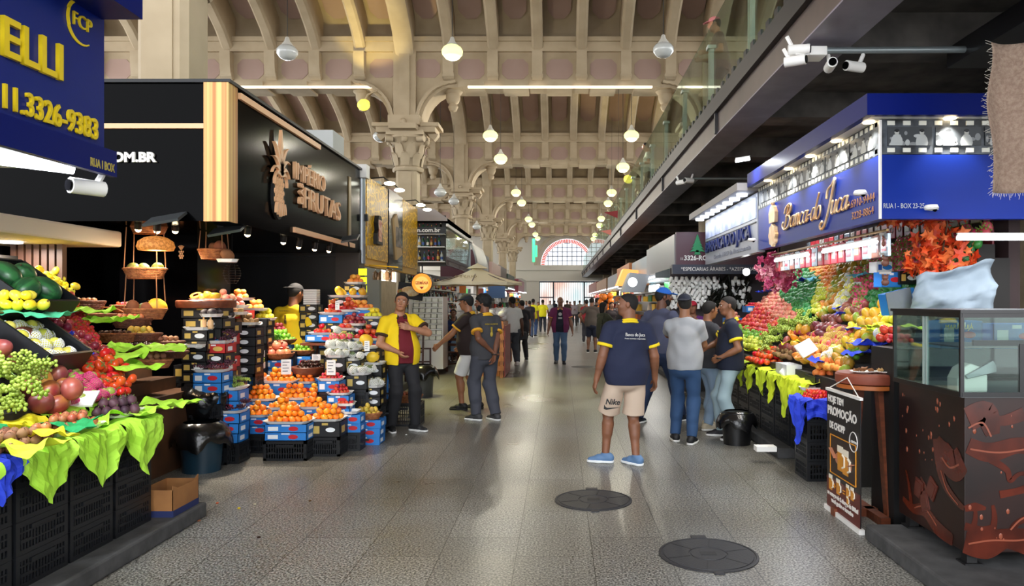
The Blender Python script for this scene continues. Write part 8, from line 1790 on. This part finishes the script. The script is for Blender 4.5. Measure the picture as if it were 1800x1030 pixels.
# white packed cheeses
t = thing('cheese_shelf', 'stepped shelf for the white cheese packs', 'shelf', (-3.2, 16.3, .13)); v = MB()
for k in range(8): v.box(-.1, .62, -.25+k*.05, .4, .62+k*.12, .64+k*.12)
v.box(-.1, .62, .38, .42, 0, 1.6); v.box(-.12, -.1, -.25, .42, 0, 1.6); v.box(.62, .64, -.25, .42, 0, 1.6); v.box(-.1, .62, -.25, .4, 0, .62); v.build('shelf_body', white, t)
for r_ in range(8):
    for c_ in range(5): o = MB().box(-.06, .06, -.04, .04, 0, .085).build('cheese_pack', mat('cream cheese pack', 'e2e2d4', .4, vary=.08), loc=(-3.22+c_*.14, 16.12+r_*.05, .13+.645+r_*.12), bevel=.01); tag(o, 'white wrapped cheese pack on step %s of the cheese shelf' % ['one', 'two', 'three', 'four', 'five', 'six', 'seven', 'eight'][r_], 'cheese', 'cheese packs step %d' % r_)
# bottles hanging and standing in the liquor shop, facing the camera and the aisle
botm = [mat('dark glass bottle', '10140f', .12), mat('green glass bottle', '1f4a2a', .12), mat('amber bottle', '7a3a12', .15), mat('pale spirit bottle', 'c0c8c4', .15)]; lab_m = [mat('cream label', 'e6dfcc', .5), mat('red label', 'a8242a', .5), mat('gold label', 'c8a040', .4), mat('blue label', '2a4a8a', .4)]
def bottle_mesh(bm, lm_):
    v = MB(); v.lathe([(0, 0), (.036, 0), (.038, .01), (.038, .17), (.03, .2), (.013, .235), (.013, .29), (.0, .29)], 10); v.mi = 1; v.lathe([(.0385, .05), (.0385, .13)], 10); v.lathe([(.015, .26), (.015, .295), (0, .296)], 8); return v.mesh('bottle', [bm, lm_], True)
BM = [bottle_mesh(a, b_) for a in botm for b_ in lab_m]; bn = 0
def bshelf(name, x0, x1, y, zs, lab, axis='x', dx=.11, sc=1.0, grp=None, every=1):
    t = thing(name, lab, 'shelf', (0, 0, 0)); rr = random.Random(len(lab))
    for z in zs:
        if axis == 'x': bx('board', white, x0, x1, y, y+.22, z-.02, z, t)
        else: bx('board', white, y-.11, y+.11, x0, x1, z-.02, z, t)
    if axis == 'x': bx('back_panel', mat('shelf back dark', '3a3632', .6), x0, x1, y+.22, y+.24, zs[0]-.1, zs[-1]+.42, t)
    else: bx('back_panel', MATS.get('shelf back dark') or mat('shelf back dark', '3a3632', .6), y-.13, y-.11, x0, x1, zs[0]-.1, zs[-1]+.42, t)
    for j, z in enumerate(zs):
        x = x0+.06
        while x < x1-.04:
            o = inst(rr.choice(BM), 'liquor_bottle', (x, y+.1, z) if axis == 'x' else (y, x, z), (0, 0, rr.uniform(0, 6)), sc*rr.uniform(.85, 1.1)); tag(o, 'liquor bottle on the %s, shelf %s' % (lab, ['one', 'two', 'three', 'four', 'five'][j]), 'bottle', lab+' %d' % j); x += dx*rr.uniform(.9, 1.3)
bshelf('upper_bottle_shelf', -3.12, -2.5, 15.85, (2.5, 2.82, 3.1), 'upper glazed shelf above the round orange sign', sc=.8, dx=.085)
t = thing('shop_sign', 'dark sign band with a web address above the glazed shelf', 'sign', (0, 0, 0)); bx('panel', dark, -3.15, -2.46, 15.8, 15.84, 3.1, 3.24, t); tfit('n.com.br', (-3.08, 15.79, 3.13), .5, .085, white, t, 'y-', .003, bold=.003)
bx('roof_curve', mat('warm grey sheet', '8f8480', .4), -3.4, -2.42, 15.7, 20.0, 3.36, 3.42, t); v = MB(); v.prism([(-2.42, 3.36), (-2.42, 3.42), (-2.7, 3.62), (-3.4, 3.66), (-3.4, 3.36)], 15.75, 20); v.build('roof_body', MATS['warm grey sheet'], t); bx('edge_strip', white, -2.44, -2.4, 15.7, 20.2, 3.24, 3.3, t); bx('corner_post', steel, -2.49, -2.44, 20.0, 20.06, 2.3, 3.3, t)
tag(bx('glass_screen', glass, -2.46, -2.45, 15.85, 20.0, 2.4, 3.24), 'large glass side panel of the liquor shop', 'glass')
v = MB(); v.grid(lambda u, w: (-2.5+.18*math.sin(w*1.57), 20.3+u*3.6, 3.3-w*.75), 6, 8); tag(v.build('curved_fascia', steel, solid=.01, smooth='all'), 'curved brushed steel fascia beyond the glass panel', 'fascia')
bshelf('bottle_rack', 16.4, 24.5, -3.45, (.9, 1.25, 1.6, 1.95), 'bottle rack of the liquor shop', 'y', .24)
def module(side, y0, y1, x, z0, z1, m, lab, lit=None, goods=None, drop=None):
    t = thing('market_shop', lab, 'shop', (0, 0, 0)); s = side; bx('sign_box', m, x, x+s*1.2, y0, y1, z0, z1, t); bx('side_wall', mat('partition grey', '8a8884', .6), x+s*.6, x+s*1.9, y1-.08, y1, .11, z0, t)
    bx('counter', mat('counter pale', 'b8b2aa', .5), x+s*.15, x+s*.6, y0+.2, y1-.2, .11, 1.0, t); bx('back_wall', mat('shop back lit', 'a8a296', .6), x+s*1.85, x+s*1.9, y0, y1, .11, z0, t)
    bx('valance', lit or white, x-s*.02, x, y0+.1, y1-.1, z0, z0+.05, t)
    return t
MODS = [(-1, 24.2, 28.5, -2.75, 2.45, 3.35, mar, 'maroon shop front beyond the curved steel fascia'), (-1, 28.8, 33, -2.65, 2.4, 3.2, mat('white pink panel', 'd8b8ae', .4), 'pale pink shop front on the far left'), (-1, 33.3, 38, -2.75, 2.5, 3.3, mat('brown glass panel', '5a4238', .3), 'brown glazed shop front on the far left'), (-1, 38.4, 44, -2.7, 2.3, 3.1, mat('dark green panel', '223a2e', .4), 'dark green shop front on the far left'), (-1, 44.5, 52, -2.5, 2.2, 3.0, mat('red purple panel', '8a2440', .4), 'red shop front with a purple edge near the gate'), (-1, 52.5, 60, -2.7, 2.3, 3.3, mat('pale far panel', 'a8a49c', .5), 'pale shop front nearest the gate on the left'),
        (1, 17.8, 23.5, 2.35, 2.2, 2.85, mat('cool lit panel', 'b4c0c8', .3), 'cool grey glazed shop front under the gallery'), (1, 24, 29, 2.3, 2.25, 2.9, mat('orange lit panel', 'd8905a', .4), 'orange lit shop front under the gallery'), (1, 29.5, 36, 2.4, 2.2, 2.8, mat('silver panel', '9aa0a6', .3), 'silver shop front under the gallery'), (1, 36.5, 46, 2.35, 2.2, 2.8, mat('tan panel', 'a07a58', .4), 'tan shop front far under the gallery'), (1, 46.5, 58, 2.35, 2.2, 2.9, mat('dull red panel', '8a4a40', .4), 'dull red shop front near the gate')]
gcol = ['e0d8c8', 'e8b830', 'c83028', '2a5ab0', '3a8a4a', 'd87a2a', 'f0f0ec', '7a3a28', '26282c', 'b0c8d0']
gm_ = [mat('goods '+c, c, .5) for c in gcol]; gmesh = []
for i, g_ in enumerate(gm_):
    v = MB(); (v.box(-.08, .08, -.09, .09, 0, .2) if i % 3 else v.lathe([(0, 0), (.08, 0), (.09, .05), (.06, .22), (.03, .26), (0, .26)], 9)); gmesh.append(v.mesh('packed_goods', [g_], bool(i % 3 == 0)))
for i, (s, y0, y1, x, z0, z1, m, l) in enumerate(MODS):
    module(s, y0, y1, x, z0, z1, m, l, emis('valance glow', 'f4f8ff', 3)); rr = random.Random(i)
    light('AREA', 'shop_fill', (x+s*.5, (y0+y1)/2, z0-.08), 70, (1, .97, .92), size=.4, size_y=(y1-y0)*.8)  # fill light added to brighten each shop, no lamp body behind it
    y = y0+.3
    while y < y1-.3:
        for z, xx in ((1.0, .25), (1.3, .45), (1.62, .6), (1.9, .5)):
            if z > 1.2 and rr.random() < .35: continue
            k = rr.randrange(len(gmesh)); o = inst(gmesh[k], 'packed_goods', (x+s*xx, y, z), (0, 0, rr.uniform(0, 3)), rr.uniform(.8, 1.3)); tag(o, 'packed goods heaped in the '+l, 'goods', 'goods of module %d' % i)
        y += .72
    t = thing('goods_rack', 'wire rack of goods in the '+l, 'rack', (0, 0, 0))
    for z in (1.28, 1.6, 1.88): bx('board', steel, x+s*.3, x+s*.75, y0+.2, y1-.2, z, z+.015, t)
# blue hanging board, green neon, pennants, balloons
tag(bx('blue_board', mat('dusty blue board', '4a6a9a', .6), W(873, 520, 24).x-.28, W(873, 520, 24).x+.28, 24, 24.05, W(0, 524, 24).z, W(0, 502, 24).z), 'dusty blue board hanging below the beige umbrella', 'board')
p = W(938, 440, 44); t = thing('neon_sign', 'green neon upright sign at the far shops', 'sign', p); bx('tube', emis('green neon', '40e090', 1), -.08, .08, 0, .1, -.7, .7, t); bx('cross_tube', MATS['green neon'], .1, .22, 0, .1, -.4, .3, t)
for X, Y, d, c, l in ((1075, 376, 20, 'a02a34', 'dark red triangular pennant hanging by the gallery'), (1066, 408, 26, 'c87a70', 'pale red pennant hanging further by the gallery')):
    p = W(X, Y, d); o = MB().add([(-.2, 0, .04), (.18, .1, .1), (.16, -.05, -.12)], [(0, 1, 2)]).build('pennant', mat('pennant '+c, c, .6), loc=p, solid=.01); tag(o, l, 'pennant'); MB().tube([(.17, 0, .08), (.2, 0, 5.2-p.z+3)], .004, 4).build('cord', blackm, o)
t = thing('balloon_cluster', 'orange and black balloons in front of an orange stand', 'balloons', W(1066, 535, 26)); rr = random.Random(3)
for k in range(12): MB().ball((rr.uniform(-.22, .22), rr.uniform(-.1, .1), rr.uniform(-.3, .35)), .12, 10, 8).build('balloon', mat('orange balloon', 'f0842a', .25) if k % 3 else mat('black balloon', '18181a', .25), t, smooth='all')
bx('post', mat('balloon post', 'e0b040', .5), -.06, .06, -.05, .05, -1.4, -.2, t)
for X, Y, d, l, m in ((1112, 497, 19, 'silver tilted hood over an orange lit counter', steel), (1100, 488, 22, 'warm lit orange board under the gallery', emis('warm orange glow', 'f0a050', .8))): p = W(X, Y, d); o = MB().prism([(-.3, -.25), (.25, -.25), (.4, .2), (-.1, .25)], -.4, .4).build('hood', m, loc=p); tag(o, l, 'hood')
o = tag(MB().ball((0, 0, 0), .11, 12, 8).build('bright_lamp', emis('bright white lamp', 'fbfdff', 5), loc=W(1112, 496, 17.2), smooth='all'), 'round glaring white lamp under the gallery', 'lamp')
tag(MB().ball((0, 0, 0), .06, 12, 8).build('bright_lamp', MATS['bright white lamp'], loc=W(1312, 478, 11.8), smooth='all'), 'glaring white lamp above the spice shop bottles', 'lamp')
# spice shop: hanging white capped bottles and dark bottles
v = MB(); v.lathe([(0, -.06), (.034, -.06), (.036, .0), (.03, .04), (0, .045)], 9); wcap = v.mesh('white_capped_jar', [mat('white jar cap', 'f0f0ec', .4)], True)
v = MB(); v.lathe([(0, -.08), (.03, -.08), (.03, .02), (.012, .06), (.012, .09), (0, .09)], 9); v.mi = 0; dcap = v.mesh('dark_hanging_bottle', [mat('dark olive glass', '1a1c16', .15)], True)
rr = random.Random(11)
for r_ in range(9):
    for c_ in range(15):
        x = 2.08+c_*.1+(r_ % 2)*.05; z = 2.04-r_*.062; wht = c_ < 7; o = inst(wcap if wht or rr.random() < .3 else dcap, 'hanging_jar' if wht else 'hanging_bottle', (x, 13.55+rr.uniform(-.05, .08), z), (rr.uniform(-.6, .6), rr.uniform(-.6, .6), 0)); tag(o, 'white capped jar in the hanging cluster' if wht else 'dark bottle hanging beside the white capped jars', 'jar' if wht else 'bottle', 'white capped jars' if wht else 'dark hanging bottles')
tag(bx('spice_counter', MATS['dark stand boards'], 2.1, 3.9, 12.2, 12.7, .11, 1.0), 'dark counter in front of the spice shop', 'counter'); tag(bx('spice_wall', mat('spice shop wall', '3a3034', .6), 2.1, 4.2, 13.75, 13.8, .11, 2.3), 'dark wall behind the hanging jars', 'wall', kind='structure')
for k, (x, kind, l) in enumerate(((2.25, 'lemon', 'yellow fruit at the spice counter'), (2.6, 'apple', 'red fruit at the spice counter'), (2.95, 'ppeach', 'pink fruit at the spice counter'), (3.3, 'gavocado', 'green fruit at the spice counter'))): heap(kind, x, 12.4, 1.0, .16, .2, 3, l, l)
# more stock at the upper end of the big stall
for k, (x, y, kind, l) in enumerate(((3.1, 11.6, 'straw', 'strawberry in the far blue papered boxes'), (2.85, 11.9, 'ppeach', 'wrapped pink fruit in the far boxes'), (2.6, 11.8, 'straw', 'strawberry in the far lower boxes'))):
    carton(x, y, 1.0+.2*(2-k) if 0 else 1.25-.2*k+.2, 0, 'blue', 'blue carton at the far end of the big stall, %s' % ['upper', 'middle', 'lower'][k], 'far end cartons', .3, .26, .1); heap(kind, x, y, 1.53-.2*k, .12, .1, 2, l, l)
tag(bx('end_stand', MATS['dark stand boards'], 2.45, 3.4, 11.45, 12.05, .11, 1.04), 'dark stand at the far end of the big stall', 'stand')
# end wall second window beyond the gallery line
c2 = (1112-VX)*EY/F; r2 = 64*EY/F; v = MB(); n = 24; v.add([(c2+r2*math.cos(math.pi*i/n), EY-.02, az+r2*math.sin(math.pi*i/n)) for i in range(n+1)], [tuple(range(n+1))]); v.mi = 1
for k in range(-8, 9): x = c2+k*r2/9; h_ = math.sqrt(max(0, r2*r2-(x-c2)**2)); v.box(x-.03, x+.03, EY-.06, EY-.02, az, az+h_)
for k in range(1, 9): z = k*r2/9; h_ = math.sqrt(max(0, r2**2-z*z)); v.box(c2-h_, c2+h_, EY-.06, EY-.02, az+z-.03, az+z+.03)
tag(v.build('window_2', [pane, MATS['window leading']]), 'second arched window partly hidden by the gallery', 'window', kind='structure')
# air units on the roofs of the left-hand stalls
for X, Y, d, w_, h_, l in ((584, 265, 9.8, .42, .3, 'pale grey roof box on top of the black shop'), (470, 228, 8.0, .3, .12, 'flat pale unit on top of the black shop')): p = W(X, Y, d); tag(bx('roof_unit', mat('pale unit', 'b8bab8', .5), p.x-w_/2-.2, p.x+w_/2-.2, d, d+.5, 3.63, 3.63+h_), l, 'roof unit')
